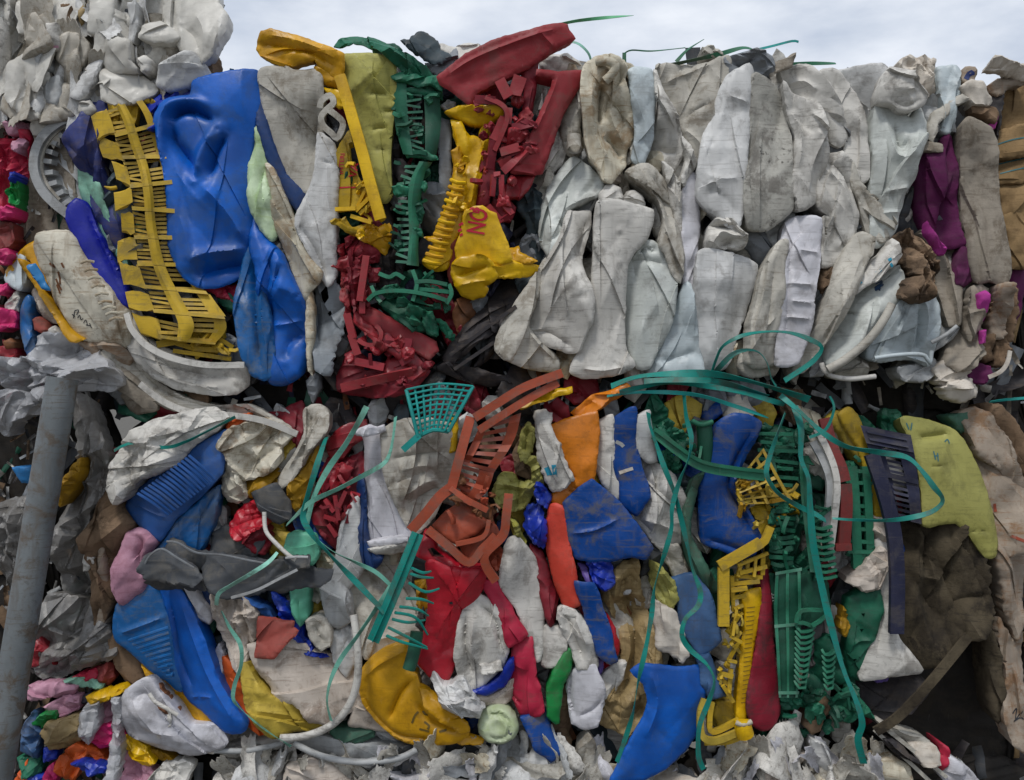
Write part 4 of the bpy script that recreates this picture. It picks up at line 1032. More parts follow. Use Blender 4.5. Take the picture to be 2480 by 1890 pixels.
wc('narrow twisted fold left of the tall smooth slab', 'white', 6, '1652,330 1666,346 1684,384 1690,396 1672,420 1656,450 1650,430 1664,386', r=12)
wc('tall smooth bluish white slab standing right of centre', 'white_cool', 8, '1800,164 1816,154 1824,172 1818,240 1812,320 1804,400 1800,470 1794,530 1788,550 1764,552 1738,520 1706,492 1692,472 1694,410 1706,340 1724,276 1748,220 1770,182', cr=.35, f=[('1700,424 1750,436 1798,430', 8, 6), ('1764,232 1812,250', 5, 5), ('1700,470 1740,470 1768,500 1790,540', 16, -8), ('1706,450 1730,446 1740,470', 9, 8)])
wc('rough speckled grey container right of the tall smooth slab', 'white_speck', 7, '1824,188 1848,190 1874,206 1894,232 1904,276 1914,330 1914,400 1920,470 1912,510 1888,532 1850,556 1812,552 1800,500 1806,400 1816,300', cr=.5, r=24, b=18, f=[('1838,230 1880,262 1896,320', 20, -6)])
wc('white container with an S shaped side next to the speckled grey one', 'white', 6, '1892,206 1914,230 1950,248 1976,262 1990,310 2000,360 2000,392 1986,440 1972,486 1946,506 1924,510 1916,440 1922,380 1926,330 1912,290 1902,250', f=[('1906,270 1930,310 1934,350 1924,420', 9, 16), ('1920,280 1950,310 1980,330', 24, -14)])
wc('pale container with an arched ridge near the top right', 'white', 5, '1890,168 1950,160 1976,168 1992,190 2012,226 2034,262 2044,300 2046,330 2030,352 2012,342 1998,300 1978,262 1950,244 1914,218 1900,190', f=[('1912,200 1944,198 1974,226', 6, 10), ('1990,262 2010,290 2040,310', 6, -9)])
wc('smooth container bending down from the top edge right of the arched ridge', 'white', 6, '1990,172 2022,164 2044,176 2080,220 2094,262 2104,320 2110,380 2108,428 2090,442 2070,430 2056,380 2048,320 2040,290 2020,240', r=24, b=22, cr=.5)
wc('broad pale container at the top right with a soft shadowed hollow', 'white_cool', 4, '2026,164 2080,158 2134,156 2148,170 2146,200 2132,240 2128,290 2124,350 2116,420 2106,380 2098,300 2076,226 2046,184', r=26, b=20, cr=.6, f=[('2070,200 2100,250 2112,330', 22, -14)])
wc('white folded flap hanging over the container with a U shaped hollow', 'white', 8, '2138,190 2150,172 2170,176 2196,196 2216,218 2230,240 2226,256 2196,270 2180,266 2160,248 2134,242', r=10, f=[('2152,238 2190,262 2220,244', 5, -7), ('2180,226 2214,224', 3, 4)], dep=60)
wc('container with a deep U shaped hollow left of the purple sheets', 'white_green', 6, '2130,250 2154,256 2184,266 2196,282 2204,306 2214,280 2224,262 2234,300 2230,340 2212,370 2204,400 2200,440 2180,470 2172,510 2164,556 2140,590 2120,598 2110,560 2114,490 2116,420 2120,350 2124,300', r=16, f=[('2144,280 2150,340 2162,380 2186,384 2206,350 2224,300', 12, 18), ('2168,290 2174,340 2184,362 2200,330', 12, -20), ('2126,470 2196,460', 6, 6), ('2122,520 2176,516', 6, 6)])
wc('ragged torn cream paper bundle sticking up at the top right', 'paper', 5, '2172,160 2184,146 2200,140 2214,150 2230,142 2250,146 2272,140 2264,160 2266,200 2264,222 2244,232 2232,250 2222,220 2204,196 2184,176', name='paper_bundle', cat='paper', hard=True, cr=1.6, jag=2.5, f=[('2212,160 2220,220', 5, -12), ('2236,150 2240,220', 5, -10), ('2252,150 2250,220', 4, 7)])
wc('pale blue grey slab right of the torn cream paper', 'white_blue', 4, '2266,168 2308,166 2316,190 2312,230 2304,270 2288,330 2272,320 2276,270 2268,220', cr=.3)
item('plastic_tube', 'curved dirty edge tube arching above the purple sheets', 'tube', 'white_dirty', 7, '2246,330 2252,300 2268,270 2300,246 2330,228 2342,240 2316,256 2290,280 2270,306 2258,346', r=8, b=9, cr=.3, dep=30)
# lower rows
wc('white container with a blackened fold at its upper right corner', 'white_green', 5, '1324,480 1336,440 1360,410 1388,382 1410,392 1440,420 1458,452 1452,472 1420,486 1384,500 1366,516 1364,548 1372,566 1350,600 1330,622 1318,600 1310,560 1312,510', r=20, f=[('1360,514 1400,490 1446,474', 7, 10), ('1352,540 1372,560', 7, -14), ('1340,400 1350,440', 14, 6)])
wc('wide grey white bag like container with a pointed flat bottom', 'white', 7, '1376,514 1400,512 1430,508 1428,540 1412,590 1404,630 1412,664 1428,700 1434,740 1430,780 1414,810 1400,848 1380,852 1340,840 1300,822 1278,804 1282,770 1296,720 1310,676 1334,622 1360,576', r=22, b=20, f=[('1424,520 1404,600 1400,640', 10, -10), ('1290,804 1330,806 1390,846', 6, -8), ('1310,690 1330,640', 7, -8), ('1284,800 1312,796', 4, 8), ('1330,700 1370,690 1410,720', 40, 10)])
wc('lower left container tapering up behind the grey white bag', 'white_dirty', 5, '1346,594 1330,640 1308,690 1292,740 1278,790 1300,826 1340,860 1352,880 1346,898 1310,894 1262,886 1222,872 1200,850 1206,820 1228,778 1260,720 1300,664', r=22, f=[('1278,800 1300,832 1346,876', 6, 10)])
wc('tall upright container with a flaring foot in the middle of the white bale', 'white', 8, '1446,496 1470,488 1500,490 1540,500 1580,510 1576,540 1562,576 1536,606 1516,640 1510,700 1510,780 1516,850 1536,884 1500,904 1450,914 1410,914 1384,900 1404,856 1426,800 1438,730 1440,650 1440,560', r=24, b=22, cr=.5, f=[('1400,890 1460,898 1530,884', 8, 8), ('1500,560 1496,640', 18, -8), ('1450,520 1446,700', 6, -5)])
for x, y, lab in ((1480, 470, 'left rounded container end showing above the tall upright container'), (1532, 486, 'right rounded container end showing above the tall upright container')):
    wc(lab, 'white', 6, ' '.join(f'{x + dx},{y + dy}' for dx, dy in [(-26, 22), (-26, 0), (-14, -18), (4, -22), (20, -12), (28, 10), (26, 26)]), cr=.2, r=30, b=26)
wc('white container with a hooded mouth right of the tall upright container', 'white_green', 7, '1526,630 1540,606 1568,588 1584,592 1604,622 1624,652 1634,690 1630,730 1620,780 1600,832 1570,888 1546,890 1524,850 1514,780 1512,700 1514,650', r=24, b=22, f=[('1546,616 1562,600 1578,606', 7, -20), ('1528,630 1550,606 1580,596', 5, 10), ('1526,632 1570,632 1612,642', 8, -10)])
wc('pale green tinted triangular container with a shadowed foot', 'white_blue', 6, '1660,690 1668,716 1678,760 1688,830 1694,890 1694,906 1640,908 1572,906 1588,870 1612,820 1628,770 1642,724', r=18, cr=.5, f=[('1590,880 1640,866 1690,850', 14, -12)])
wc('slim grey slab squeezed between two folds above the hooded container', 'white_dirty', 5, '1512,424 1540,408 1566,404 1590,420 1616,450 1630,500 1640,560 1648,620 1640,688 1620,666 1606,620 1594,600 1606,540 1592,486 1560,456', f=[('1560,420 1600,470 1622,560', 7, -12), ('1600,440 1626,500 1634,600', 5, 8)])
wc('narrow upright fold left of the slim bright slab', 'white', 6, '1604,388 1624,408 1640,440 1650,500 1650,580 1656,640 1648,690 1636,640 1636,540 1622,460', r=10)
wc('slim bright slab standing beside the tall smooth slab', 'white_lilac', 6, '1658,424 1674,412 1694,424 1694,480 1694,560 1688,640 1680,704 1668,742 1656,704 1652,620 1654,520', cr=.4)
wc('white bag like container under the crumpled knot', 'white_cool', 8, '1694,612 1720,606 1752,612 1800,622 1834,642 1826,690 1812,750 1794,806 1776,860 1758,892 1704,902 1690,840 1680,770 1682,690', r=24, b=22, cr=.5, f=[('1800,640 1800,720 1780,820', 20, -8), ('1700,700 1740,760 1730,860', 22, 7)])
wc('shiny crumpled knot of plastic above the white bag', 'white', 7, '1712,596 1716,560 1730,536 1756,536 1782,556 1804,590 1790,604 1760,600 1736,606', cr=2.2, f=[('1720,594 1744,566 1790,592', 6, 16), ('1736,600 1770,590', 5, -14)])
wc('dark grey recess wall beside the crumpled knot', 'grey', 3, '1780,556 1810,560 1850,560 1880,590 1880,640 1840,640 1810,600')  # shade of the recess put into a grey panel
wc('tall bottle with moulded ribs across its wall', 'white_lilac', 7, '1906,540 1930,528 1984,532 1986,580 1978,640 1968,710 1954,780 1938,840 1920,880 1876,884 1876,820 1884,740 1882,660 1890,600', name='crushed_bottle', cat='bottle', cr=.4, r=20, f=[('1926,608 1982,614', 4, 7), ('1896,690 1966,694', 4, 7), ('1902,732 1960,738', 4, 7), ('1892,770 1950,776', 4, 7), ('1918,560 1900,700 1896,860', 6, -7)])
wc('dirty cream strip of container left of the ribbed bottle', 'white_dirty', 6, '1846,640 1870,600 1896,590 1886,660 1882,740 1872,820 1868,884 1830,890 1800,880 1806,800 1826,710', f=[('1862,640 1850,740 1840,860', 7, -10)])
wc('pale square container right of the ribbed bottle', 'white', 5, '1986,534 2010,530 2028,556 2044,590 2038,620 2018,640 1984,646', r=14)
wc('pale folded container above the pale square one', 'white', 6, '1986,398 2010,376 2036,372 2062,392 2082,426 2060,450 2070,490 2080,520 2066,580 2050,592 2030,556 2006,520 1984,500 1982,450', f=[('1994,400 2030,450 2060,520', 7, 12), ('2010,390 2046,430 2064,470', 6, -14)])
wc('narrow bent slab running down to the purple sheet bottom', 'white_dirty', 6, '2064,394 2084,440 2110,470 2130,490 2174,504 2166,548 2140,584 2114,582 2096,540 2080,490 2066,450', f=[('2086,450 2110,520 2116,580', 7, -12)])
wc('long dirty brown slab slanting down to the lower left', 'white_dirty', 7, '2068,572 2090,566 2108,580 2098,622 2070,680 2046,730 2016,784 1990,832 1962,880 1944,902 1926,900 1946,850 1974,790 1996,730 2022,660', r=12, f=[('2090,590 2040,700 1960,860', 8, 7)])
wc('narrow rubble filled crack piece beside the long dirty slab', 'card_brown', 4, '1984,660 2010,640 2020,650 2006,700 1990,720 1976,690', name='plastic_scrap', cat='scrap', cr=2)
lb = wc('white carton with blue printed marks along its slanting edge', 'white', 8, '2162,580 2172,590 2178,618 2150,648 2110,684 2066,712 2044,722 2060,694 2098,654 2134,616', name='carton', cat='carton', cr=.3, r=8, dep=40)
on_surface(lb, 'print', 'print_teal', ['2142,634 2150,630', '2116,664 2126,656', '2072,690 2080,684', '2146,642 2152,650'], 7)
wc('white bag with a torn slit under the blue marked carton', 'white_green', 7, '2046,716 2080,706 2116,686 2150,664 2178,648 2184,690 2170,726 2140,762 2104,796 2064,836 2030,868 2002,884 2002,830 2022,780', r=18, cr=1.0, f=[('2040,752 2056,758 2070,764', 3, -12), ('2112,700 2120,740 2100,790', 6, 7), ('2010,860 2040,820', 8, -10)])
wc('blue printed flap folded under the slanting carton', 'blue_grey', 6, '2120,690 2138,672 2140,700 2130,712 2112,704', name='plastic_label', cat='label', r=6)
wc('white bag gathered into pleats under the brown rag', 'white_blue', 8, '2112,864 2124,820 2150,772 2170,736 2200,716 2240,694 2262,706 2276,750 2276,800 2266,836 2262,870 2254,886 2220,868 2180,868 2140,874', r=16, cr=.5, f=[('2206,730 2180,790 2160,850', 8, 12), ('2216,740 2214,800 2210,862', 6, 12), ('2234,720 2246,780 2240,850', 9, 14), ('2196,740 2170,800', 6, -12), ('2224,740 2230,850', 6, -12), ('2120,866 2180,860 2256,880', 5, 8)])
sweep('hem', 'white_blue', [(2118, 868, 150), (2160, 862, 152), (2210, 858, 150), (2240, 862, 150), (2252, 880, 148), (2256, 850, 146)], HF and bpy.data.objects[[k for k in HF][-1]], r=5)
tag(sweep('hose', 'white_dirty', [(2004, 896, 150), (2040, 876, 152), (2080, 846, 154), (2114, 812, 156), (2140, 776, 156), (2160, 738, 150)], None, r=10), 'thin white tube curving below the bag with the torn slit', 'tube', G)
tag(sweep('hose', 'white', [(1990, 880, 130), (1996, 898, 134), (2016, 912, 136), (2060, 918, 134), (2120, 912, 128)], None, r=6), 'thin white wire like edge curving along the foot of the white bale', 'tube', G)
wc('small bluish pouch at the bottom right of the white bale', 'grey_light', 4, '2166,892 2200,886 2262,872 2266,890 2250,918 2210,926 2180,918')
wc('grey lower container edge under the bag with the torn slit', 'white_dirty', 4, '2010,890 2050,880 2080,860 2100,880 2096,906 2060,916 2020,912')
tag(sweep('plastic_rod', 'grey_light', [(2256, 830, 110), (2290, 812, 116), (2318, 790, 118)], None, r=5), 'thin grey blade pointing right beside the pleated bag', 'rod')
item('rag', 'dark brown crumpled rag stuffed between the pleated bag and the purple sheet', 'rag', 'rag_brown', 8, '2166,578 2186,566 2216,562 2236,600 2250,620 2266,650 2258,676 2236,694 2240,720 2216,730 2196,734 2170,716 2184,690 2206,672 2200,640 2176,612', cr=3.0, nc=26, wave=2, jag=3, r=12, sharp=30)
wc('grey rough slab right of the brown rag', 'card_grey', 5, '2232,560 2262,576 2296,606 2318,640 2324,680 2322,740 2318,784 2290,790 2280,740 2272,690 2266,650 2250,616', r=12)
wc('dull grey slab under the rough slab at the right end', 'grey_light', 4, '2280,786 2316,790 2300,820 2262,850 2268,810')
wc('dark hollow container wall between the U shaped hollow and the brown rag', 'grey_dark', 3, '2170,540 2196,480 2212,450 2226,520 2240,570 2200,566 2170,576')  # dark colour stands in for the shade inside the hollow
wc('grey container strip under the crossing tubes above the teal straps', 'grey_light', 5, '1958,880 1990,840 2004,890 1990,910 1960,912', r=8)
wc('grey crumpled foot of the dirty cream strip', 'white_dirty', 5, '1800,850 1860,846 1880,884 1870,906 1810,910 1790,890')
wc('upper grey flake behind the green straps at the bale top', 'white_dirty', 4, '1700,116 1722,112 1746,128 1760,140 1730,142 1706,134', name='plastic_scrap', cat='scrap')
wc('dark grey crumpled container top where the green straps meet', 'grey', 5, '1756,142 1800,134 1836,134 1862,150 1870,180 1850,190 1822,184 1812,158 1780,176 1762,178', cr=1.6, f=[('1764,150 1800,160 1830,140', 6, -14)])
item('plastic_sheet', 'pointed brown grey flap standing up beside the short green strap', 'sheet', 'card_grey', 6, '1860,164 1884,146 1910,140 1928,128 1918,150 1914,164 1890,172 1866,186', hard=True, thin=True, t=4, cr=1.2, r=4, b=3)
# purple sheets and grey board at the right end
pg = 'magenta sheets at the right end of the upper bale'
item('plastic_sheet', 'purple sheet with a grey hem hanging right of the white containers', 'sheet', 'magenta', 6, '2218,362 2250,360 2280,364 2284,420 2278,480 2266,540 2280,580 2284,604 2262,590 2240,540 2228,480 2222,420', pg, r=8, cr=.9, dep=50)
item('plastic_sheet', 'second purple sheet bulging right of the hemmed purple sheet', 'sheet', 'magenta', 7, '2294,332 2310,328 2320,380 2326,450 2330,520 2336,570 2344,588 2316,596 2290,590 2276,560 2284,500 2288,420', pg, r=14, b=16, cr=.7, dep=50)
item('plastic_sheet', 'grey folded hem on top of the hemmed purple sheet', 'hem', 'card_grey', 8, '2210,344 2232,340 2282,350 2282,368 2250,366 2216,364', pg, r=6, dep=30)
item('plastic_sheet', 'bright pink torn end below the hemmed purple sheet', 'sheet', 'magenta_bright', 7, '2240,540 2254,560 2272,584 2292,602 2288,616 2270,614 2256,590 2242,564', pg, r=6, cr=1.6, dep=30)
item('plastic_sheet', 'dark pink folded strip below the second purple sheet', 'sheet', 'magenta', 5, '2306,664 2318,620 2328,600 2346,596 2350,640 2348,680 2330,696 2308,690', pg, r=8, cr=1, dep=40)
item('fibreboard_sheet', 'tall grey beige board with fine cross lines right of the purple sheets', 'board', 'card_grey', 7, '2326,306 2336,292 2362,300 2396,316 2408,350 2412,420 2414,480 2426,560 2438,620 2440,660 2430,690 2400,680 2368,684 2354,640 2350,560 2344,480 2336,400', r=10, b=8, cr=.5, f=[('2360,310 2372,480 2390,660', 20, -6)])
item('fibreboard_sheet', 'small pale board folded over above the tall grey beige board', 'board', 'paper', 7, '2330,210 2352,196 2376,202 2400,246 2396,254 2360,256 2346,236', r=6, cr=.8, dep=40)
item('fibreboard_sheet', 'dark torn board edge arching right of the small pale board', 'board', 'card_brown', 6, '2352,256 2390,256 2412,262 2416,280 2404,300 2380,280 2356,272', r=6, cr=1.2, dep=40)
item('plastic_scrap', 'pink scrap in the shadow beside the arching board edge', 'scrap', 'magenta_bright', 6, '2394,310 2410,284 2420,280 2414,302 2400,318', r=4, dep=20)
item('carton', 'small carton with a blue printed patch at the top right', 'carton', 'card_pale', 6, '2332,192 2342,160 2362,162 2366,180 2358,196 2340,204', r=5, dep=30)
on_surface(bpy.data.objects[[k for k in HF][-1]], 'print', 'print_navy', ['2340,192 2350,176 2354,184'], 12)
item('paper_sheet', 'crumpled white paper flap at the top right corner over the brown cardboard', 'paper', 'paper', 5, '2376,176 2398,146 2440,160 2484,166 2484,196 2450,186 2420,176 2396,172', hard=True, cr=1.5, r=6, dep=24)
lower = [('2346,700 2372,690 2392,700 2380,760 2364,800 2344,830 2330,800', 'card_grey', 6, 'grey board slanting below the tall grey beige board'),
 ('2400,694 2430,690 2436,740 2430,820 2404,824 2400,760', 'card_pale', 5, 'pale board block right of the pink strip'),
 ('2436,690 2460,684 2464,760 2450,830 2434,824', 'card_brown', 4, 'dark rough board edge right of the pale block'),
 ('2330,800 2366,790 2384,800 2380,850 2350,890 2316,900 2296,880 2310,840', 'card_grey', 7, 'rough grey board wedge with horizontal fibres'),
 ('2384,810 2410,812 2404,870 2390,880 2376,860', 'card_brown', 5, 'mauve brown board strip under the pale block'),
 ('2412,826 2436,822 2440,850 2420,890 2404,886', 'card_brown', 4, 'rust brown board end near the dark gap'),
 ('2264,898 2290,876 2330,880 2350,900 2336,920 2300,930 2270,930', 'paper', 6, 'torn cream pulp edge at the foot of the board stack'),
 ('2282,940 2310,924 2350,922 2372,940 2366,962 2330,974 2300,962', 'paper', 7, 'layered cream pulp sheets at the very bottom of the board stack'),
 ('2340,900 2370,880 2392,890 2400,910 2376,930 2352,924', 'magenta', 5, 'purple stained pulp beside the torn cream edge')]
for p, m_, l_, lab in lower:
    item('fibreboard_piece', lab, 'board', m_, l_, p, 'boards at the right end of the upper bale', r=7, b=8, cr=1.4, jag=2.2, dep=50, hard=True)
item('plastic_sheet', 'bright pink strip hanging inside the board stack', 'sheet', 'magenta_bright', 8, '2370,712 2384,706 2396,716 2394,750 2386,784 2376,770 2370,740', pg, r=6, dep=30)
item('plastic_sheet', 'short pink strip below the bright pink strip in the board stack', 'sheet', 'magenta_bright', 8, '2378,802 2388,800 2386,830 2378,832', pg, r=4, dep=24)
sweep_t = tag(sweep('paper_strip', 'paper', [(2394, 914, 110), (2424, 900, 116), (2440, 878, 118), (2446, 850, 114)], None, w=9, t=4), 'thin white paper strip curling round the board stack foot', 'strip')
item('plastic_sheet', 'purple sheet glowing in the shadow at the right edge', 'sheet', 'magenta', 2, '2436,656 2484,646 2484,700 2466,760 2450,790 2452,720', pg, r=8)

# ------------------------------------------------------------------ lower bale, left part
item('crushed_bag', 'white rounded container wall at the top left corner of the lower bale', 'container', 'white', 6,
     '281,1165 286,1120 304,1080 340,1046 388,1020 440,1010 520,992 556,1010 520,1042 480,1066 448,1096 440,1112 404,1136 364,1146 338,1162 320,1190 304,1212 290,1200', cr=.8, f=[('350,1060 420,1050 480,1030', 7, 10), ('300,1150 316,1170 340,1158', 6, -8)])
bb = item('crushed_crate', 'blue crate side with a fan of close ribs at the left of the lower bale', 'crate', 'blue_steel', 7,
     '440,1100 484,1074 548,1044 540,1100 536,1144 500,1184 466,1216 420,1256 384,1306 352,1284 320,1258 296,1230 306,1208 340,1182 376,1154 404,1136', r=9, b=10, cr=.25, bend=.6, dep=60, f=[('344,1300 380,1290 440,1240 530,1150', 40, 5), ('308,1214 360,1240 410,1258', 4, 5)])
for i in range(15):
    t = i / 14
    x0, y0, x1, y1 = 334 + 124 * t, 1196 - 92 * t, 408 + 112 * t, 1248 - 86 * t
    sweep('rib', 'blue_steel', [(x0, y0, 128), ((x0 + x1) / 2 - 2, (y0 + y1) / 2 - 4, 138), (x1, y1, 128)], bb, r=3.6, n=6, step=14)
item('crushed_crate', 'paler blue folded panel under the fan ribbed blue crate', 'crate', 'blue_teal', 6,
     '532,1176 522,1230 508,1280 486,1326 440,1346 356,1350 374,1318 400,1290 440,1256 480,1220 512,1190', cr=.5, r=9, dep=60, f=[('530,1180 500,1230 470,1280', 6, -9)])
item('crushed_bottle', 'dusty pink bottle squeezed out at the left of the lower bale', 'bottle', 'pink', 7,
     '276,1430 282,1370 296,1326 308,1300 334,1284 358,1294 374,1312 356,1340 350,1356 358,1390 346,1430 322,1452 300,1464 286,1452', r=34, b=34, cr=.4, f=[('334,1290 348,1316 340,1350 346,1400', 8, -16)])
# dark grey foam-like flaps
dk = empty('plastic_sheet', 'dark grey stiff sheet torn into curled petals in the left of the lower bale', 'sheet', 560, 1450, 150)
for p, c_, l_, tlt in [('350,1370 362,1346 392,1330 430,1352 470,1376 496,1396 476,1414 420,1410 370,1396', (0, 20), 12, (0, 22)), ('392,1332 404,1312 430,1314 476,1338 500,1366 486,1384 450,1374 416,1352', (30, -22), 10, (10, -34)), ('366,1402 440,1384 500,1396 506,1422 450,1434 390,1424', (0, 16), 9, (0, -26)),
              ('476,1338 540,1344 600,1356 650,1366 690,1360 720,1376 690,1400 660,1424 600,1446 556,1446 520,1430 500,1404 492,1370', (120, 26), 8, (-4, 26)), ('690,1350 748,1348 754,1372 708,1380', (0, 10), 11, (0, 20)), ('640,1420 690,1386 760,1372 812,1376 806,1394 780,1412 720,1426 680,1434', (30, 22), 9, (0, -22))]:
    part(dk, 'petal', 'grey_dark', l_, p, thin=True, t=5, cr=.5, r=6, b=5, bb=6, curl=c_, tilt=tlt, hard=True, jag=1.6, ns=0)
sweep('edge', 'grey', [(350, 1368, 178), (364, 1345, 180), (392, 1330, 176), (430, 1352, 182), (470, 1376, 184)], dk, r=2.5, n=6)
sweep('edge', 'grey', [(404, 1312, 174), (430, 1315, 176), (476, 1339, 166), (540, 1345, 140), (600, 1357, 140), (650, 1366, 142)], dk, r=2.5, n=6)
sweep('edge', 'grey_light', [(692, 1352, 166), (720, 1349, 168), (746, 1350, 166)], dk, r=3, n=6)
sweep('edge', 'grey_light', [(560, 1448, 160), (620, 1430, 164), (680, 1400, 164), (720, 1380, 164)], dk, w=6, t=4)
item('plastic_sheet', 'dark grey diamond shaped flake hanging on a white cord', 'sheet', 'grey_dark', 9, '609,1197 636,1186 667,1175 684,1196 698,1218 702,1254 678,1266 650,1250 629,1236', thin=True, t=5, cr=.5, hard=True, r=4, b=4)
item('plastic_sheet', 'dark grey board behind the red rag in the lower bale', 'sheet', 'grey_dark', 5, '512,1294 544,1276 604,1306 640,1310 620,1344 560,1342 516,1340', cr=.5, r=6)
tag(sweep('cord', 'white', [(640, 1240, 150), (644, 1286, 154), (668, 1316, 156), (700, 1346, 158), (716, 1356, 158)], None, r=5), 'thin white cord hanging below the dark grey diamond flake', 'cord')
item('crushed_bag', 'off white stained bag crumpled above the red rag', 'bag', 'cream_stain', 6,
     '540,1080 556,1050 590,1030 640,1020 676,1032 704,1046 690,1068 672,1090 674,1116 656,1140 620,1150 592,1160 574,1146 566,1112', cr=1.5, wave=1.6, f=[('580,1060 640,1050 680,1066', 10, 12), ('590,1140 640,1100 670,1090', 9, -14)])
item('crushed_bag', 'cream strip hanging below the stained bag on the left', 'bag', 'cream_stain', 6, '540,1084 562,1096 574,1140 588,1176 600,1200 574,1216 546,1216 532,1184 534,1130', cr=.7)
item('plastic_scrap', 'rusty orange sliver above the fan ribbed blue crate', 'scrap', 'orange_red', 5, '548,1028 560,1012 604,1002 604,1014 574,1034 552,1042', r=4)
item('plastic_film', 'glossy bright red crumpled film in the left of the lower bale', 'film', 'red_bright', 8, '552,1276 566,1250 582,1228 606,1220 624,1218 636,1244 640,1272 616,1282 600,1298 574,1308 560,1300', cr=1.8, hard=True, r=8)
item('plastic_film', 'dark red film below the glossy bright red film', 'film', 'red_dark', 6, '604,1292 640,1276 652,1304 640,1344 612,1336 596,1312', cr=1.8, r=8)
item('plastic_sheet', 'long grey white sheet rolled to a point at the diamond flake', 'sheet', 'white_dirty', 8, '724,1000 744,986 772,984 790,1006 788,1040 764,1076 736,1108 712,1150 696,1172 674,1182 670,1164 690,1130 714,1090 730,1050', f=[('770,1000 740,1060 690,1150', 6, 14), ('748,1010 736,1030 744,1050', 6, -14)], cr=.9)
item('crushed_bag', 'mustard yellow bag end left of the dark red crate', 'bag', 'mustard', 5, '706,1130 734,1100 764,1080 760,1120 746,1170 738,1220 726,1240 708,1222 700,1180', cr=.8)
item('plastic_scrap', 'yellow crumpled scraps above the mustard bag', 'scrap', 'yellow_pale', 3, '684,1054 716,1046 726,1066 700,1090 690,1110 682,1080', cr=2.2)
item('plastic_scrap', 'brown yellow scraps in the shade under the stained bag', 'scrap', 'mustard', 3, '600,1160 650,1146 676,1130 680,1160 650,1190 610,1200 590,1186', cr=2.2)
drc = empty('crushed_crate', 'dark red crate squashed upright behind the pale green straps', 'crate', 820, 1330, 60)
part(drc, 'panel', 'red', 4, '790,1074 812,1046 842,1030 884,1018 888,1050 876,1064 850,1078 830,1110 800,1116', r=9, cr=.6, holes=['830,1112 852,1082 868,1078 866,1100 846,1118'])
part(drc, 'panel', 'red_dark', 3, '760,1200 776,1150 796,1112 840,1112 876,1096 880,1130 872,1180 864,1220 846,1260 830,1296 820,1330 800,1318 774,1284 752,1250', r=9, cr=1.4, f=[('800,1130 790,1200 800,1290', 6, 12), ('840,1120 836,1200 816,1300', 6, 12)])
part(drc, 'shard', 'red', 5, '778,1146 800,1130 830,1124 852,1136 838,1164 812,1190 790,1200 772,1180', cr=1.5, r=8)
for a, b in [((788, 1210), (810, 1240)), ((812, 1200), (822, 1260)), ((786, 1250), (820, 1262)), ((796, 1270), (816, 1300)), ((838, 1190), (820, 1230))]:
    bar(drc, 'rib', 'red', (*a, 70), (*b, 74), 10, 14)
tr = item('plastic_sheet', 'white trumpet shaped sheet flaring down beside the big round dented wall', 'sheet', 'white_lilac', 7,
     '878,1054 892,1034 910,1040 930,1044 924,1078 926,1120 944,1180 964,1230 996,1284 990,1304 940,1312 890,1316 886,1240 880,1150 882,1090', cr=.4, f=[('894,1050 892,1140 900,1230 916,1300', 12, 10), ('912,1050 916,1140 950,1240', 8, -8)])
part(tr, 'torn_top', 'white_lilac', 8, '858,1048 874,1036 896,1030 910,1036 930,1030 934,1044 912,1052 890,1056 868,1056', cr=1.6, r=5, thin=True, t=3)
part(tr, 'rolled_edge', 'white_lilac', 8, '886,1316 940,1306 992,1300 988,1312 940,1324 890,1328', r=6, cr=.9)
part(tr, 'rolled_edge', 'white', 7, '892,1330 940,1322 992,1312 986,1334 946,1344 912,1342', r=6, cr=.6)
item('crushed_drum', 'grey white slab with a blue strip left of the white trumpet sheet', 'drum', 'white_cool', 5, '866,1204 872,1250 874,1320 880,1376 850,1420 820,1446 800,1432 810,1382 820,1320 832,1268 850,1226', cr=.4)
item('plastic_strip', 'blue strip squeezed between the grey slab and the white trumpet sheet', 'strip', 'navy_strip', 5, '866,1150 880,1160 886,1240 890,1310 930,1348 912,1372 886,1370 872,1330 866,1240', r=10)
item('crushed_drum', 'big round dented grey white drum wall behind the terracotta crate', 'drum', 'white_dirty', 6,
     '932,1044 980,1022 1040,1016 1084,1026 1092,1070 1096,1120 1088,1170 1066,1212 1046,1250 1020,1282 1002,1292 976,1248 948,1184 932,1130 930,1080', r=22, cr=1.0, f=[('944,1112 1010,1100 1088,1092', 5, -9), ('960,1140 1010,1130 1060,1124', 14, 12), ('970,1210 1030,1170 1066,1164', 12, 14), ('990,1220 1040,1190 1070,1180', 10, -16)])
# teal mesh crate and rake
tm = empty('mesh_basket', 'bright teal mesh basket corner sticking out at the top of the lower bale', 'basket', 1050, 1062, 150)
tl, tr_, bl, br = (984, 944), (1146, 936), (1012, 1058), (1086, 1046)
def quad(u, v):
    return ((1 - u) * (1 - v) * tl[0] + u * (1 - v) * tr_[0] + (1 - u) * v * bl[0] + u * v * br[0], (1 - u) * (1 - v) * tl[1] + u * (1 - v) * tr_[1] + (1 - u) * v * bl[1] + u * v * br[1] - 10 * math.sin(math.pi * u))
for k in range(9):
    u = k / 8; a, m_, b = quad(u, 0), quad(u, .5), quad(u, 1)
    sweep('wire', 'teal_bright', [(*a, 140), (*m_, 152), (*b, 150)], tm, r=2.8 if 0 < k < 8 else 4.5, n=6, step=14)
for k in range(10):
    v = k / 9; a, m_, b = quad(0, v), quad(.5, v), quad(1, v)
    sweep('wire', 'teal_bright', [(*a, 142), (*m_, 152), (*b, 142)], tm, r=2.6 if k < 9 else 5, n=6, step=14)
bar(tm, 'arm', 'teal_bright', (1016, 1054, 150), (976, 1090, 146), 15, 6)
rk = empty('broom_head', 'teal broom head with bent bristles lying across the grey white drum', 'broom', 950, 1550, 170)
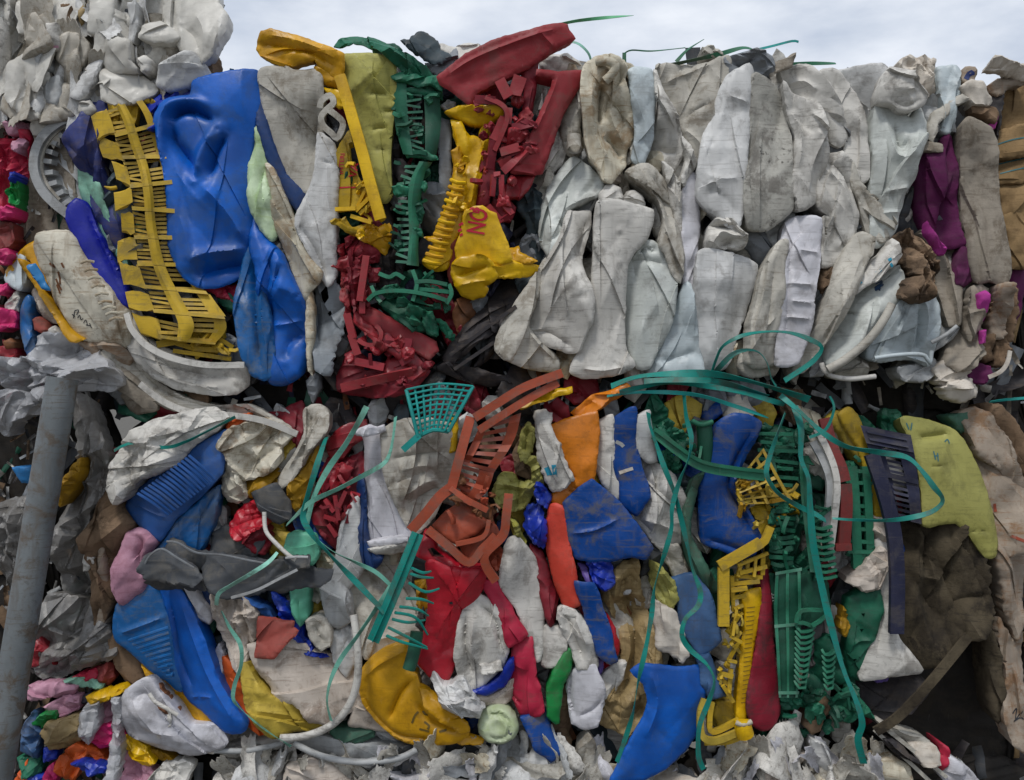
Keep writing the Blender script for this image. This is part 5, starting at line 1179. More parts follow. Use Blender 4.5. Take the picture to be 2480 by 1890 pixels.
sweep('spine', 'teal', [(1012, 1292, 160), (980, 1372, 172), (944, 1460, 176), (904, 1552, 170)], rk, prof=[(-14, -5), (14, -5), (14, 5), (3, 6), (0, 12), (-3, 6), (-14, 5)], cr=False)
for (a, b, c) in [((990, 1412), (1030, 1434), (1064, 1426)), ((984, 1450), (1020, 1452), (1050, 1462)), ((968, 1470), (1010, 1476), (1038, 1492)), ((956, 1484), (1006, 1496), (1036, 1538)), ((950, 1500), (990, 1508), (1030, 1502)), ((940, 1520), (980, 1540), (1034, 1568)), ((936, 1540), (976, 1556), (1036, 1572)), ((994, 1390), (1020, 1398), (1050, 1400)), ((996, 1376), (1024, 1388), (1044, 1384))]:
    sweep('bristle', 'teal', [(*a, 172), (*b, 182), (*c, 170, .6)], rk, r=3.6, n=6)
# terracotta crate
tc_ = empty('crushed_crate', 'terracotta crate with slotted panels twisted down the middle of the lower bale', 'crate', 1130, 1400, 150)
for pts, w, m_ in [([(1140, 1010, 140), (1126, 1060, 144), (1110, 1120, 146), (1094, 1180, 144)], 22, 'terracotta'), ([(1094, 1180, 146), (1064, 1204, 148), (1030, 1246, 146), (996, 1284, 138)], 24, 'terracotta'),
                   ([(1150, 1012, 146), (1200, 980, 150), (1270, 938, 148), (1360, 904, 130)], 20, 'terracotta'), ([(1160, 1042, 140), (1216, 1006, 146), (1280, 966, 142), (1350, 928, 126)], 18, 'terracotta'),
                   ([(1092, 1182, 150), (1130, 1210, 156), (1180, 1236, 152)], 12, 'terracotta'), ([(1036, 1282, 154), (1090, 1326, 158), (1136, 1362, 156), (1170, 1326, 156), (1200, 1296, 154)], 18, 'terracotta'),
                   ([(1232, 1196, 160), (1226, 1250, 162), (1218, 1296, 158), (1176, 1340, 156), (1178, 1372, 150), (1200, 1406, 140)], 20, 'terracotta'), ([(1184, 1260, 158), (1170, 1300, 158), (1104, 1318, 160)], 10, 'terracotta')]:
    sweep('rail', m_, pts, tc_, w=w, t=16)
st = Strip('1160,1036 1140,1080 1118,1124', '1262,1000 1246,1064 1196,1146', 130, None, 9)
st.plate(tc_, 'rail', 'terracotta', 0, .2, 0, 1, 2, 8); st.plate(tc_, 'rail', 'terracotta', .74, 1, 0, 1, 2, 8); st.plate(tc_, 'rail', 'terracotta', 0, 1, .93, 1.04, 12, 18, 6, 1)
for k in range(6): st.plate(tc_, 'slat', 'terracotta', .18, .76, .02 + k * .155, .02 + k * .155 + .085, -2 + R.uniform(-2, 2), 8, 3, 1)
st2 = Strip('1112,1126 1100,1160 1090,1200', '1196,1146 1180,1190 1140,1226', 128, None, 11)
st2.plate(tc_, 'rail', 'terracotta', .6, 1, 0, 1, 6, 8)
for k in range(5): st2.plate(tc_, 'slat', 'terracotta', .05, .62, k * .2, k * .2 + .1, R.uniform(-3, 3), 8, 3, 1)
part(tc_, 'box_face', 'terracotta', 10, '1050,1272 1080,1240 1116,1222 1150,1244 1182,1266 1148,1292 1104,1316', r=7, b=8, cr=.3, dep=40)
part(tc_, 'box_side', 'terracotta', 8, '1104,1318 1150,1294 1190,1262 1206,1290 1170,1330 1138,1356', r=6, cr=.5, dep=36)
part(tc_, 'box_side', 'brown', 7, '1086,1206 1130,1200 1180,1220 1204,1240 1176,1256 1116,1220', r=6, cr=.5, dep=36)
part(tc_, 'shard', 'terracotta', 6, '1180,1350 1210,1330 1226,1350 1204,1380 1190,1376', r=6, cr=1.6, dep=30)
item('plastic_strip', 'bright yellow strip beside the top of the terracotta crate', 'strip', 'yellow', 6, '1094,1006 1108,1010 1108,1050 1102,1092 1090,1096 1092,1050', r=6, dep=30)
item('plastic_strip', 'yellow strip lying across the terracotta beams at the seam of the bales', 'strip', 'yellow', 8, '1250,980 1290,960 1340,946 1384,938 1384,950 1340,964 1290,980 1262,992', r=5, dep=30)
item('plastic_bag', 'olive green bag looped open right of the terracotta crate', 'bag', 'khaki_bright', 6, '1256,1086 1264,1046 1278,1022 1294,1040 1290,1086 1276,1112 1262,1116', cr=.7, f=[('1276,1030 1272,1100', 8, -18)])
item('plastic_bag', 'olive green bag fold spreading below the looped bag', 'bag', 'khaki_bright', 7, '1196,1186 1214,1156 1240,1152 1270,1172 1296,1168 1288,1132 1266,1114 1298,1108 1310,1160 1306,1186 1284,1208 1256,1232 1230,1242 1208,1222', cr=.8, f=[('1212,1170 1250,1180 1292,1182', 6, 10), ('1276,1116 1300,1160', 4, -8)])
item('plastic_bag', 'olive green tail hanging from the bag fold', 'bag', 'olive', 6, '1234,1256 1254,1270 1270,1310 1284,1346 1268,1340 1248,1304', r=8)
wb = item('crushed_pot', 'white torn pot with a blue printed panel left of the orange sheet', 'pot', 'white', 8,
     '1299,1000 1316,996 1334,1002 1332,1030 1342,1056 1358,1092 1372,1126 1388,1158 1364,1180 1340,1190 1322,1164 1306,1112 1300,1060', cr=1.0, hard=True, jag=2.2, r=9)
on_surface(wb, 'print', 'print_teal', ['1330,1126 1336,1150', '1340,1124 1344,1154', '1322,1132 1330,1150'], 10)
item('plastic_label', 'blue flaking label fragment under the torn white pot', 'label', 'blue_royal', 7, '1298,1166 1320,1180 1336,1206 1324,1228 1304,1218 1296,1194', cr=1.5, r=6)
item('plastic_label', 'blue flaking film with torn edges above the dark red strip', 'label', 'blue_royal', 6, '1274,1230 1308,1216 1316,1256 1322,1300 1314,1326 1290,1312 1272,1276', cr=2, jag=3, r=6)
item('crushed_container', 'plain orange sheet tapering to a ribbed lower corner', 'container', 'orange', 7,
     '1328,1036 1370,1020 1420,1004 1444,1000 1448,1050 1440,1110 1434,1160 1404,1188 1370,1228 1350,1222 1336,1210 1370,1176 1394,1158 1384,1128 1362,1098 1344,1064', r=9, cr=.35, f=[('1384,1180 1410,1190', 3, -6), ('1376,1188 1402,1200', 3, -6)])
item('plastic_plank', 'pale orange plank under the teal straps at the seam', 'plank', 'orange', 6, '1382,1000 1440,958 1516,932 1530,944 1480,972 1440,1000 1400,1014', r=8, dep=40)
item('crushed_drum', 'blue flat folded drum panel with a slanting seam in the middle of the lower bale', 'drum', 'blue_dusty', 8,
     '1368,1220 1398,1194 1432,1164 1460,1186 1500,1226 1536,1266 1572,1326 1560,1350 1528,1344 1480,1352 1430,1358 1398,1352 1384,1310 1374,1262', r=9, cr=.2, bend=.5, f=[('1378,1292 1440,1282 1500,1252', 4, 7)])
item('crushed_tub', 'grey white curved tub wall left of the blue scuffed strip', 'tub', 'white', 6, '1446,1026 1482,1006 1482,1060 1490,1114 1500,1160 1504,1200 1490,1210 1462,1174 1442,1130 1444,1070', r=20, cr=.4)
bs_ = item('crushed_drum', 'blue scuffed strip of drum with white scrape marks', 'drum', 'blue_dusty', 7,
     '1492,1014 1536,988 1536,1060 1548,1116 1568,1196 1562,1216 1542,1248 1508,1220 1502,1172 1488,1114 1482,1056', r=16, cr=.35)
on_surface(bs_, 'scrape', 'paper', ['1500,1146 1520,1138 1532,1134'], 8); on_surface(bs_, 'scrape', 'grey_light', ['1492,1070 1504,1076 1510,1082'], 9)
item('crushed_tub', 'small white pot wall left of the crossing teal straps', 'pot', 'white_cool', 7, '1536,1020 1572,996 1578,1056 1590,1116 1566,1118 1544,1090', r=14, cr=.3)
item('crushed_bottle', 'white crushed bottle with dark cracks behind the crossing teal straps', 'bottle', 'white', 6,
     '1546,1122 1588,1126 1630,1154 1638,1174 1654,1190 1666,1232 1660,1310 1612,1330 1570,1296 1534,1258 1560,1218 1570,1186', cr=1.6, wave=2, f=[('1590,1150 1586,1190', 5, -14), ('1610,1140 1630,1200 1650,1240', 6, -10), ('1540,1256 1600,1270 1650,1300', 7, 10), ('1550,1260 1580,1290', 5, -10)])
item('crushed_bottle', 'narrow white flap hanging under the cracked white bottle', 'bottle', 'white_dirty', 5, '1600,1332 1640,1318 1652,1360 1668,1404 1640,1404 1616,1364', r=10)
gf = empty('crushed_crate', 'dark green frame pieces around the crossing teal straps', 'crate', 1700, 1130, 100)
sweep('rail', 'green_crate', [(1586, 1046, 110), (1640, 1090, 118), (1700, 1128, 120), (1780, 1144, 118), (1850, 1152, 112)], gf, w=24, t=14)
sweep('lip', 'green_dark', [(1586, 1040, 120), (1640, 1080, 128), (1700, 1118, 130), (1780, 1134, 128), (1850, 1142, 122)], gf, w=8, t=8)
sweep('tube', 'green_deep', [(1704, 1020, 70), (1708, 1070, 74), (1706, 1126, 70)], gf, r=19)
sweep('collar', 'green_crate', [(1676, 1020, 84), (1700, 1030, 90), (1726, 1022, 86)], gf, r=6)
for p in ['1590,1030 1640,1040 1670,1070 1650,1090 1610,1064', '1610,1100 1644,1110 1650,1150 1620,1140', '1620,1060 1650,1040 1664,1056 1640,1080']: part(gf, 'shard', 'green_dark', 4, p, r=6, cr=1.4)
item('crushed_drum', 'dull green long strip curving down left of the blue drum neck', 'drum', 'green_grey', 5, '1702,1142 1684,1180 1674,1230 1668,1290 1694,1350 1738,1424 1720,1434 1672,1374 1650,1304 1656,1220 1676,1160', r=10)
item('crushed_drum', 'dusty blue drum narrowing at a neck beside the yellow lattice crate', 'drum', 'blue_dusty', 7,
     '1748,1026 1776,1008 1812,1010 1838,1024 1826,1058 1800,1100 1780,1150 1778,1186 1796,1220 1818,1262 1834,1302 1822,1336 1792,1346 1748,1328 1704,1312 1702,1230 1704,1170 1720,1104', r=22, b=22, cr=.35,
     f=[('1822,1040 1784,1110 1768,1170 1786,1220 1826,1300', 6, -18), ('1830,1050 1800,1090 1782,1150', 5, 9), ('1706,1306 1760,1320 1810,1340', 6, -8)])
# yellow lattice crates
yl = empty('crushed_crate', 'yellow lattice crate broken into bars right of the dusty blue drum', 'crate', 1800, 1520, 130)
sy = Strip('1780,1170 1788,1196 1796,1222', '1850,1084 1890,1160 1926,1220', 116, None, 5)
for k in range(7): sy.plate(yl, 'slat', 'yellow_crate', .02, .98, k * .155, k * .155 + .06, R.uniform(-4, 5), 10, 4, 1, R.uniform(-.05, .05))
for k in range(5): sy.plate(yl, 'rail', 'yellow_crate', k * .23, k * .23 + .07, 0, 1, R.uniform(-2, 4), 12, 1, 4)
for p in ['1838,1200 1870,1196 1900,1214 1932,1236 1930,1246 1890,1244 1860,1236', '1820,1232 1850,1222 1880,1250 1860,1262 1830,1256', '1880,1170 1910,1180 1938,1200 1926,1206 1896,1196', '1830,1266 1862,1256 1868,1300 1846,1320 1834,1300']: part(yl, 'shard', 'yellow_crate', 6, p, r=5, cr=1.8, dep=26)
sweep('rail', 'yellow_crate', [(1866, 1276, 132), (1852, 1310, 134), (1836, 1322, 134)], yl, w=17, t=13, cr=False); bar(yl, 'rail', 'yellow_crate', (1842, 1314, 134), (1742, 1372, 138), 24, 14); bar(yl, 'rail', 'yellow_crate', (1752, 1374, 134), (1752, 1516, 130), 25, 14)
for a, b in [((1786, 1370), (1860, 1340)), ((1790, 1388), (1856, 1372)), ((1780, 1396), (1846, 1398)), ((1794, 1366), (1786, 1398)), ((1812, 1360), (1806, 1400)), ((1830, 1352), (1826, 1398)), ((1848, 1344), (1846, 1392)), ((1768, 1398), (1806, 1420)), ((1770, 1414), (1840, 1408)), ((1770, 1430), (1810, 1424)), ((1772, 1448), (1806, 1442)), ((1772, 1396), (1776, 1480)), ((1778, 1476), (1800, 1466)), ((1776, 1500), (1798, 1484)),
             ((1784, 1470), (1774, 1540)), ((1790, 1490), (1770, 1520)), ((1768, 1540), (1796, 1556)), ((1794, 1530), (1770, 1560)), ((1772, 1560), (1792, 1580)), ((1788, 1556), (1764, 1600)), ((1764, 1600), (1784, 1604)), ((1738, 1640), (1768, 1660)), ((1742, 1630), (1776, 1640)), ((1770, 1620), (1764, 1690)), ((1750, 1660), (1776, 1700))]:
    bar(yl, 'slat', 'yellow_crate', (*a, 112 + R.uniform(-10, 10)), (*b, 112 + R.uniform(-10, 10)), R.uniform(6, 10), 10)
ys = item('plastic_stake', 'long yellow stake with fine dark marks left of the red paddle', 'stake', 'yellow', 8, '1798,1436 1842,1424 1842,1460 1836,1520 1826,1570 1818,1620 1812,1680 1808,1744 1786,1746 1788,1690 1792,1620 1798,1560 1804,1500', r=12, b=12, cr=.2, dep=40)
on_surface(ys, 'marking', 'print_olive', [f'{1806 - i * .55:.0f},{1470 + i * 11} {1826 - i * .7:.0f},{1468 + i * 11}' for i in range(22)], 1.6)
sweep('knob', 'yellow', [(1798, 1744, 138), (1800, 1762, 140), (1806, 1782, 136)], ys, r=20)
sweep('collar', 'cream', [(1782, 1750, 150), (1800, 1756, 154), (1820, 1748, 150)], ys, r=6)
yt = empty('plastic_tray', 'yellow tray bent into a U at the bottom under the green strap', 'tray', 1740, 1800, 110)
sweep('rim', 'yellow_pale', [(1706, 1692, 120), (1696, 1730, 126), (1700, 1780, 128), (1730, 1794, 128), (1790, 1772, 122)], yt, w=15, t=14); sweep('rim', 'yellow_crate', [(1724, 1700, 112), (1718, 1740, 116), (1726, 1772, 116), (1790, 1744, 112)], yt, w=12, t=14)
part(yt, 'base', 'yellow_crate', 5, '1736,1700 1780,1700 1790,1730 1740,1760 1728,1730', r=6, cr=1.4, dep=26); sweep('rim', 'yellow_crate', [(1706, 1800, 110), (1760, 1798, 112), (1794, 1786, 110)], yt, w=9, t=10)
item('plastic_paddle', 'long red paddle shaped piece widening towards its foot', 'paddle', 'crimson', 8, '1848,1376 1858,1376 1864,1440 1870,1520 1876,1580 1886,1680 1890,1730 1872,1762 1846,1768 1820,1748 1810,1704 1820,1630 1832,1560 1842,1480', r=20, b=20, cr=.2, dirt=1)
# green crate
gl = empty('crushed_crate', 'big green crate with curved comb ribs at the lower right of the bale', 'crate', 1950, 1700, 120)
gs = Strip('1878,1386 1874,1480 1880,1580 1886,1690', '1936,1376 1938,1470 1936,1570 1930,1690', 122, None, 21)
gs.plate(gl, 'side_panel', 'green_deep', 0, 1, 0, 1, 0, 8, 4, 16, 0, 5)
for u in (0.02, .45, .92): gs.plate(gl, 'rail', 'green_crate', u, u + .12, 0, 1, 8, 10, 2, 16)
for v in (.0, .42, .95): gs.plate(gl, 'rail', 'green_crate', 0, 1.1, v, v + .025, 9, 10, 4, 1)
part(gl, 'panel', 'green_deep', 7, '1930,1384 1990,1390 2004,1420 2010,1480 1990,1510 1930,1512 1926,1450', r=9, cr=.4, dep=40)
for pts in [[(1928, 1508, 140), (1940, 1480, 144), (1992, 1478, 140)], [(1928, 1508, 138), (1944, 1508, 140), (1966, 1516, 136)], [(1966, 1516, 140), (1990, 1500, 142), (2002, 1480, 138)]]: sweep('lip', 'green_crate', pts, gl, w=8, t=9)
part(gl, 'panel', 'green_dark', 6, '1980,1560 2010,1540 2040,1600 2054,1650 2036,1660 2016,1650 1996,1690 1976,1688 1956,1660 1970,1640 1984,1600', r=9, cr=1.0, dep=40, f=[('1980,1640 2010,1670', 8, -12)])
for k in range(11):
    y = 1524 + k * 13.5
    sweep('rib', 'green_crate', [(1928 - k * .3, y - 8, 128), (1940 - k * .6, y + 6, 138), (1962 - k * 1.6, y + 2 + k * .5, 134), (1970 - k * 2.2, y - 6, 124)], gl, w=6, t=13, step=9)
for k in range(7):
    y = 1580 + k * 14
    sweep('rib', 'green_crate', [(1990 + k, y - 6, 128), (1998 + k * .8, y + 5, 134), (2012, y + 3, 132), (2020 - k, y - 6, 122)], gl, w=5.5, t=12, step=8)
for k in range(9):
    y = 1276 + k * 15
    sweep('rib', 'green_crate', [(1968 + k, y, 118), (1990 + k, y + 5, 126), (2012 + k * 1.5, y - 1, 118)], gl, w=6, t=13, step=9)
sg2 = Strip('1936,1120 1940,1200 1950,1290 1962,1386', '1976,1130 1968,1200 1990,1290 2012,1390', 120, None, 31)
sg2.plate(gl, 'side_panel', 'green_crate', 0, .62, 0, 1, 4, 9, 3, 18, 0, 5); sg2.plate(gl, 'rail', 'green_dark', .3, .5, 0, 1, 12, 9, 2, 18)
for k in range(10):
    y = 1220 + k * 16
    sweep('rib', 'green_deep' if k % 2 else 'green_dark', [(1868 + R.uniform(-3, 3), y, 96), (1890, y + R.uniform(-4, 6), 108), (1918 + R.uniform(-4, 6), y + R.uniform(-4, 4), 98)], gl, w=9, t=14, step=9)
part(gl, 'panel', 'green_deep', 4, '1862,1216 1900,1206 1930,1230 1936,1300 1926,1370 1880,1386 1862,1340 1866,1280', r=9, cr=1.3, dep=40)
for p in ['1914,1366 1940,1346 1960,1330 1970,1372 1940,1380', '1884,1690 1930,1676 1950,1700 1920,1720 1896,1712', '1950,1684 1990,1670 2010,1690 1980,1706 1950,1716 1944,1700', '1886,1720 1908,1700 1912,1740 1888,1762', '2000,1716 2040,1684 2072,1676 2090,1700 2118,1742 2086,1732 2060,1748 2030,1750 2016,1732', '1990,1756 2014,1744 2020,1770 2000,1776', '1840,1760 1900,1762 1960,1770 1960,1790 1850,1796']: part(gl, 'shard', R.choice(['green_dark', 'green_crate', 'green_deep']), 5, p, r=6, cr=1.7, dep=26)
tb = part(gl, 'label_panel', 'green_deep', 6, '1858,1396 1876,1392 1880,1440 1878,1480 1862,1476 1856,1430', r=5, cr=.2, ns=0, dep=30)
print_text(tb, 'lettering', 'print_white', 'TPP', 1874, 1456, 16, 98, .9)
gr2 = empty('crushed_crate', 'green crate pieces behind the red brown bar at the right of the lower bale', 'crate', 2080, 1400, 60)
for p in ['1838,1040 1880,1030 1930,1046 1936,1090 1900,1110 1850,1100', '1846,1108 1900,1112 1932,1130 1930,1170 1880,1160', '1900,1150 1930,1140 1950,1180 1940,1210 1910,1200', '2040,1120 2076,1116 2100,1140 2106,1190 2080,1200 2046,1180', '2050,1200 2110,1200 2120,1240 2116,1290 2070,1300 2050,1260', '1960,1140 1990,1136 2004,1160 1990,1190 1964,1180', '1970,1196 2000,1200 2006,1240 1980,1260 1966,1230']: part(gr2, 'panel', R.choice(['green_dark', 'green_deep']), 3, p, r=7, cr=1.6, dep=40)
for x, w in ((2068, 22), (2100, 18)): sweep('post', 'green_crate', [(x - 6, 1130, 76), (x, 1200, 80), (x + 4, 1290, 78), (x + 8, 1376, 72)], gr2, w=w, t=16)
for k in range(8): bar(gr2, 'rib', 'green_crate', (2050 + R.uniform(-4, 4), 1140 + k * 28, 76), (2112, 1146 + k * 28 + R.uniform(-6, 6), 80), 8, 12)
for k in range(7): bar(gr2, 'rib', 'green_crate', (1836 + R.uniform(-6, 6), 1050 + k * 20, 80), (1930 + R.uniform(-12, 12), 1060 + k * 19 + R.uniform(-8, 8), 84), 8, 12)
item('crushed_crate', 'flat green plate with drilled holes left of the white flared container', 'crate', 'green_dark', 5, '2056,1448 2086,1430 2116,1420 2124,1470 2112,1530 2096,1590 2082,1644 2062,1640 2050,1590 2052,1520', r=9, cr=.5, holes=['2078,1482 2086,1480 2084,1490', '2076,1520 2084,1518 2080,1528', '2060,1592 2068,1590 2064,1600'], f=[('2056,1560 2076,1546 2100,1544', 4, 7)])
item('plastic_scrap', 'mustard yellow torn piece behind the wide green strap', 'scrap', 'mustard', 6, '2036,1500 2044,1470 2054,1490 2062,1512 2052,1544 2044,1540 2034,1520', r=5, cr=1)
item('plastic_sheet', 'brown rubbery flap under the green crate at the bottom', 'sheet', 'card_brown', 6, '1946,1756 1960,1730 1986,1712 2006,1690 2008,1716 1990,1744 1984,1766 1966,1776', cr=.8, r=8)
wt = empty('plastic_pipe', 'pair of bowed white edge strips between the green and red brown bars', 'strip', 1990, 1340, 110)
sweep('strip', 'white', [(1976, 1040, 100), (1998, 1080, 108), (2018, 1130, 114), (2026, 1180, 116), (2020, 1250, 112), (2010, 1330, 104)], wt, w=15, t=14); sweep('strip', 'grey_light', [(1968, 1070, 92), (1990, 1110, 100), (2008, 1160, 106), (2008, 1220, 104), (1996, 1290, 98)], wt, w=17, t=12)
item('crushed_pot', 'pale grey pot wall behind the bowed white strips', 'pot', 'white', 3, '1952,1090 1970,1080 1990,1120 2000,1160 1972,1150 1954,1130', r=10)
rb = empty('plastic_bar', 'rusty red brown bar standing left of the yellow bowed tube', 'bar', 2045, 1330, 110)
sweep('bar', 'red_brown', [(1996, 1014, 96), (2012, 1080, 106), (2034, 1130, 110), (2044, 1166, 112)], rb, w=27, t=18, prof=None); sweep('bar', 'red_brown', [(2046, 1172, 112), (2048, 1230, 112), (2042, 1330, 106)], rb, w=27, t=18); bar(rb, 'foot', 'red_brown', (2022, 1326, 112), (2060, 1324, 112), 16, 18)
item('crushed_tube', 'yellow bowed tube leaning left of the navy crate', 'tube', 'yellow_pale', 5, '2012,1016 2030,996 2050,1010 2070,1050 2086,1090 2096,1130 2080,1120 2056,1080 2036,1050', r=16, b=16, cr=.3)
item('crushed_tube', 'second yellow bowed tube touching the navy crate', 'tube', 'yellow_crate', 6, '2034,1004 2056,986 2076,1002 2094,1052 2108,1110 2122,1176 2142,1248 2124,1252 2112,1200 2096,1134 2076,1084 2054,1042', r=18, b=18, cr=.3)
nv = empty('crushed_crate', 'navy crate side with a column of slots left of the khaki drum', 'crate', 2180, 1540, 120)
ns = Strip('2084,1030 2104,1090 2130,1160 2150,1250', '2206,1054 2218,1120 2228,1200 2232,1270', 96, None, 15)
ns.plate(nv, 'rail', 'navy', 0, .34, 0, 1, 0, 8, 3, 12); ns.plate(nv, 'rail', 'navy', .68, 1, 0, 1, 2, 8, 3, 12); ns.plate(nv, 'panel', 'navy', 0, 1, -.02, .2, 8, 10, 6, 3); ns.plate(nv, 'panel', 'navy', 0, 1, .5, .56, 6, 10, 6, 1)
for k in range(13): ns.plate(nv, 'slat', 'navy', .3, .7, .22 + k * .06, .22 + k * .06 + .032, R.uniform(-2, 5), 8, 3, 1)
for v in (.05, .13): ns.plate(nv, 'rib', 'navy', .1, .9, v, v + .025, 14, 8, 4, 1)
sweep('rail', 'navy', [(2110, 1100, 118), (2140, 1190, 126), (2164, 1290, 130), (2172, 1400, 130), (2170, 1534, 126)], nv, w=32, t=16)
item('crushed_drum', 'khaki yellow drum panel standing at the right of the lower bale', 'drum', 'khaki_bright', 6,
     '2184,1016 2230,1018 2270,1028 2312,1044 2336,1072 2362,1126 2384,1204 2404,1304 2400,1342 2384,1344 2340,1290 2306,1262 2262,1266 2232,1268 2230,1180 2212,1076', r=20, cr=.3, f=[('2216,1060 2260,1056 2300,1050', 8, -12), ('2236,1130 2300,1126', 2.5, -3), ('2320,1286 2390,1284', 2.5, -3)])
on_surface(bpy.data.objects[[k for k in HF][-1]], 'handwriting', 'print_green', ['2252,1092 2256,1112', '2262,1096 2262,1116', '2252,1104 2264,1102', '2284,1070 2292,1064 2296,1074', '2190,1024 2196,1040', '2204,1024 2200,1042'], 3)
item('sack_block', 'dark earthy block of soiled fabric at the lower right under the khaki drum', 'fabric', 'rag_grey', 8,
     '2188,1292 2210,1280 2256,1270 2300,1256 2326,1270 2356,1306 2392,1352 2402,1420 2398,1480 2372,1536 2330,1544 2306,1560 2292,1600 2244,1632 2206,1600 2186,1500 2184,1380', cr=1.2, nc=24, film=False, jag=3.5, ang=80, wave=3, f=[('2256,1290 2258,1400', 5, -16), ('2290,1520 2330,1460 2400,1440', 10, -16), ('2230,1400 2290,1410', 8, 10)])
item('crushed_container', 'white container flaring out to a wide foot beside the dark earthy block', 'container', 'white', 7,
     '2124,1310 2146,1322 2150,1400 2154,1440 2152,1500 2176,1550 2222,1616 2190,1628 2140,1636 2088,1644 2090,1624 2108,1562 2124,1480 2132,1420', r=18, b=16, cr=.35, f=[('2136,1430 2134,1520 2120,1590', 6, -10), ('2150,1440 2146,1520 2180,1600', 12, 8)])
item('fabric_scrap', 'small tan torn flap beside the flared white container', 'scrap', 'bone', 8, '2056,1412 2084,1380 2110,1354 2134,1330 2150,1338 2140,1390 2130,1424 2100,1432 2074,1418', cr=.8, hard=True, r=6, jag=2)
item('paper_scrap', 'crumpled pinkish brown wad above the tan torn flap', 'scrap', 'bone', 6, '2098,1246 2120,1256 2150,1260 2162,1286 2140,1314 2116,1318 2104,1290', cr=2.2, r=7)
tag(sweep('strap_end', 'rag_grey', [(2346, 1540, 120), (2290, 1610, 124), (2230, 1680, 122), (2170, 1740, 116), (2120, 1772, 108)], None, w=22, t=8), 'dirty brown belt slanting down left from the dark earthy block', 'belt')
item('plastic_sheet', 'black hollow box wall under the flared white container', 'sheet', 'charcoal', 3, '2084,1650 2150,1642 2220,1640 2250,1660 2190,1730 2130,1756 2096,1720', r=8)  # charcoal sheet paints the darkness of the void under the container
item('plastic_scrap', 'violet rim showing under the foot of the flared white container', 'scrap', 'lilac', 5, '2104,1640 2152,1636 2150,1650 2130,1656', r=4, dep=24)
# ------------------------------------------------------------------ lower bale, middle and bottom
b1 = item('crushed_bucket', 'bright red bucket crushed flat in the middle of the lower bale', 'bucket', 'red_bright', 8,
     '1042,1356 1090,1372 1140,1378 1174,1374 1166,1420 1144,1470 1116,1530 1104,1580 1080,1648 1048,1640 1016,1604 1018,1566 1038,1500 1044,1430', r=10, cr=.4, f=[('1124,1440 1160,1390', 14, 6), ('1040,1530 1070,1560 1096,1590', 30, -6)])
part(b1, 'rim', 'red_bright', 9, '1012,1344 1022,1304 1030,1286 1046,1300 1056,1330 1104,1366 1170,1370 1178,1388 1140,1386 1084,1380 1040,1362', r=7, cr=.6, dep=34, holes=['1036,1330 1048,1326 1076,1350 1046,1348'])
on_surface(b1, 'hole', 'ink', ['1090,1456 1098,1455'], 6)  # flat ink dab painted for the dark inside of a hole
b2 = empty('crushed_crate', 'pair of red bars hinged at a break right of the bright red bucket', 'crate', 1260, 1735, 130)
part(b2, 'bar', 'red_pink', 8, '1166,1406 1200,1412 1230,1462 1276,1536 1256,1554 1234,1562 1222,1536 1214,1500 1184,1444', r=7, cr=.4, dep=44)
part(b2, 'bar', 'red_pink', 8, '1243,1552 1262,1544 1286,1546 1292,1600 1296,1640 1308,1662 1316,1722 1306,1734 1264,1736 1244,1700 1238,1660 1242,1600', r=8, cr=.5, dep=44, f=[('1240,1690 1262,1712', 3, -7)])
item('crushed_container', 'white slab widening upwards between two red pieces', 'container', 'white', 7, '1232,1310 1256,1306 1292,1352 1306,1400 1314,1470 1314,1572 1302,1602 1286,1552 1250,1474 1214,1416 1214,1380', r=12, cr=.3)
item('crushed_container', 'red orange curved band left of the blue flat panel', 'container', 'red_orange', 7, '1336,1226 1366,1230 1376,1300 1392,1400 1402,1462 1370,1468 1350,1424 1330,1352 1324,1290', r=18, b=18, cr=.3)
item('plastic_strip', 'dark crimson strip between the white slab and the red orange band', 'strip', 'red_dark', 6, '1284,1320 1312,1338 1336,1410 1352,1444 1346,1490 1334,1516 1320,1490 1308,1430', r=9, cr=.9)
sd = item('crushed_dish', 'white oval dish folded inside itself left of the red bars', 'dish', 'white', 7, '1112,1512 1130,1470 1154,1444 1192,1460 1222,1492 1228,1540 1224,1574 1210,1614 1168,1660 1144,1668 1122,1650 1108,1580', r=14, cr=.5, f=[('1130,1480 1128,1560 1146,1640', 6, -16), ('1160,1460 1200,1500 1212,1570', 6, -14), ('1150,1480 1144,1560 1160,1620', 8, 12)])
part(sd, 'tab', 'white', 9, '1162,1612 1212,1604 1216,1622 1168,1636', r=5, dep=24, hard=True)
item('bucket_band', 'blue curved band under the white oval dish', 'band', 'blue_royal', 8, '1140,1676 1180,1664 1210,1640 1232,1604 1244,1592 1244,1624 1220,1664 1184,1684', r=8, cr=.2, dep=40)
item('crushed_cup', 'pale grey cup lying below the blue curved band', 'cup', 'bone', 7, '1130,1676 1180,1688 1222,1670 1242,1648 1238,1696 1212,1716 1172,1708', r=10, cr=.4)
item('plastic_bag', 'white twisted rag like bag beside the yellow tub', 'bag', 'white_cool', 9, '1008,1612 1030,1610 1054,1636 1072,1656 1100,1650 1122,1640 1136,1670 1154,1694 1172,1712 1160,1736 1118,1720 1078,1704 1066,1674 1046,1644', cr=2.0, wave=2, r=8)
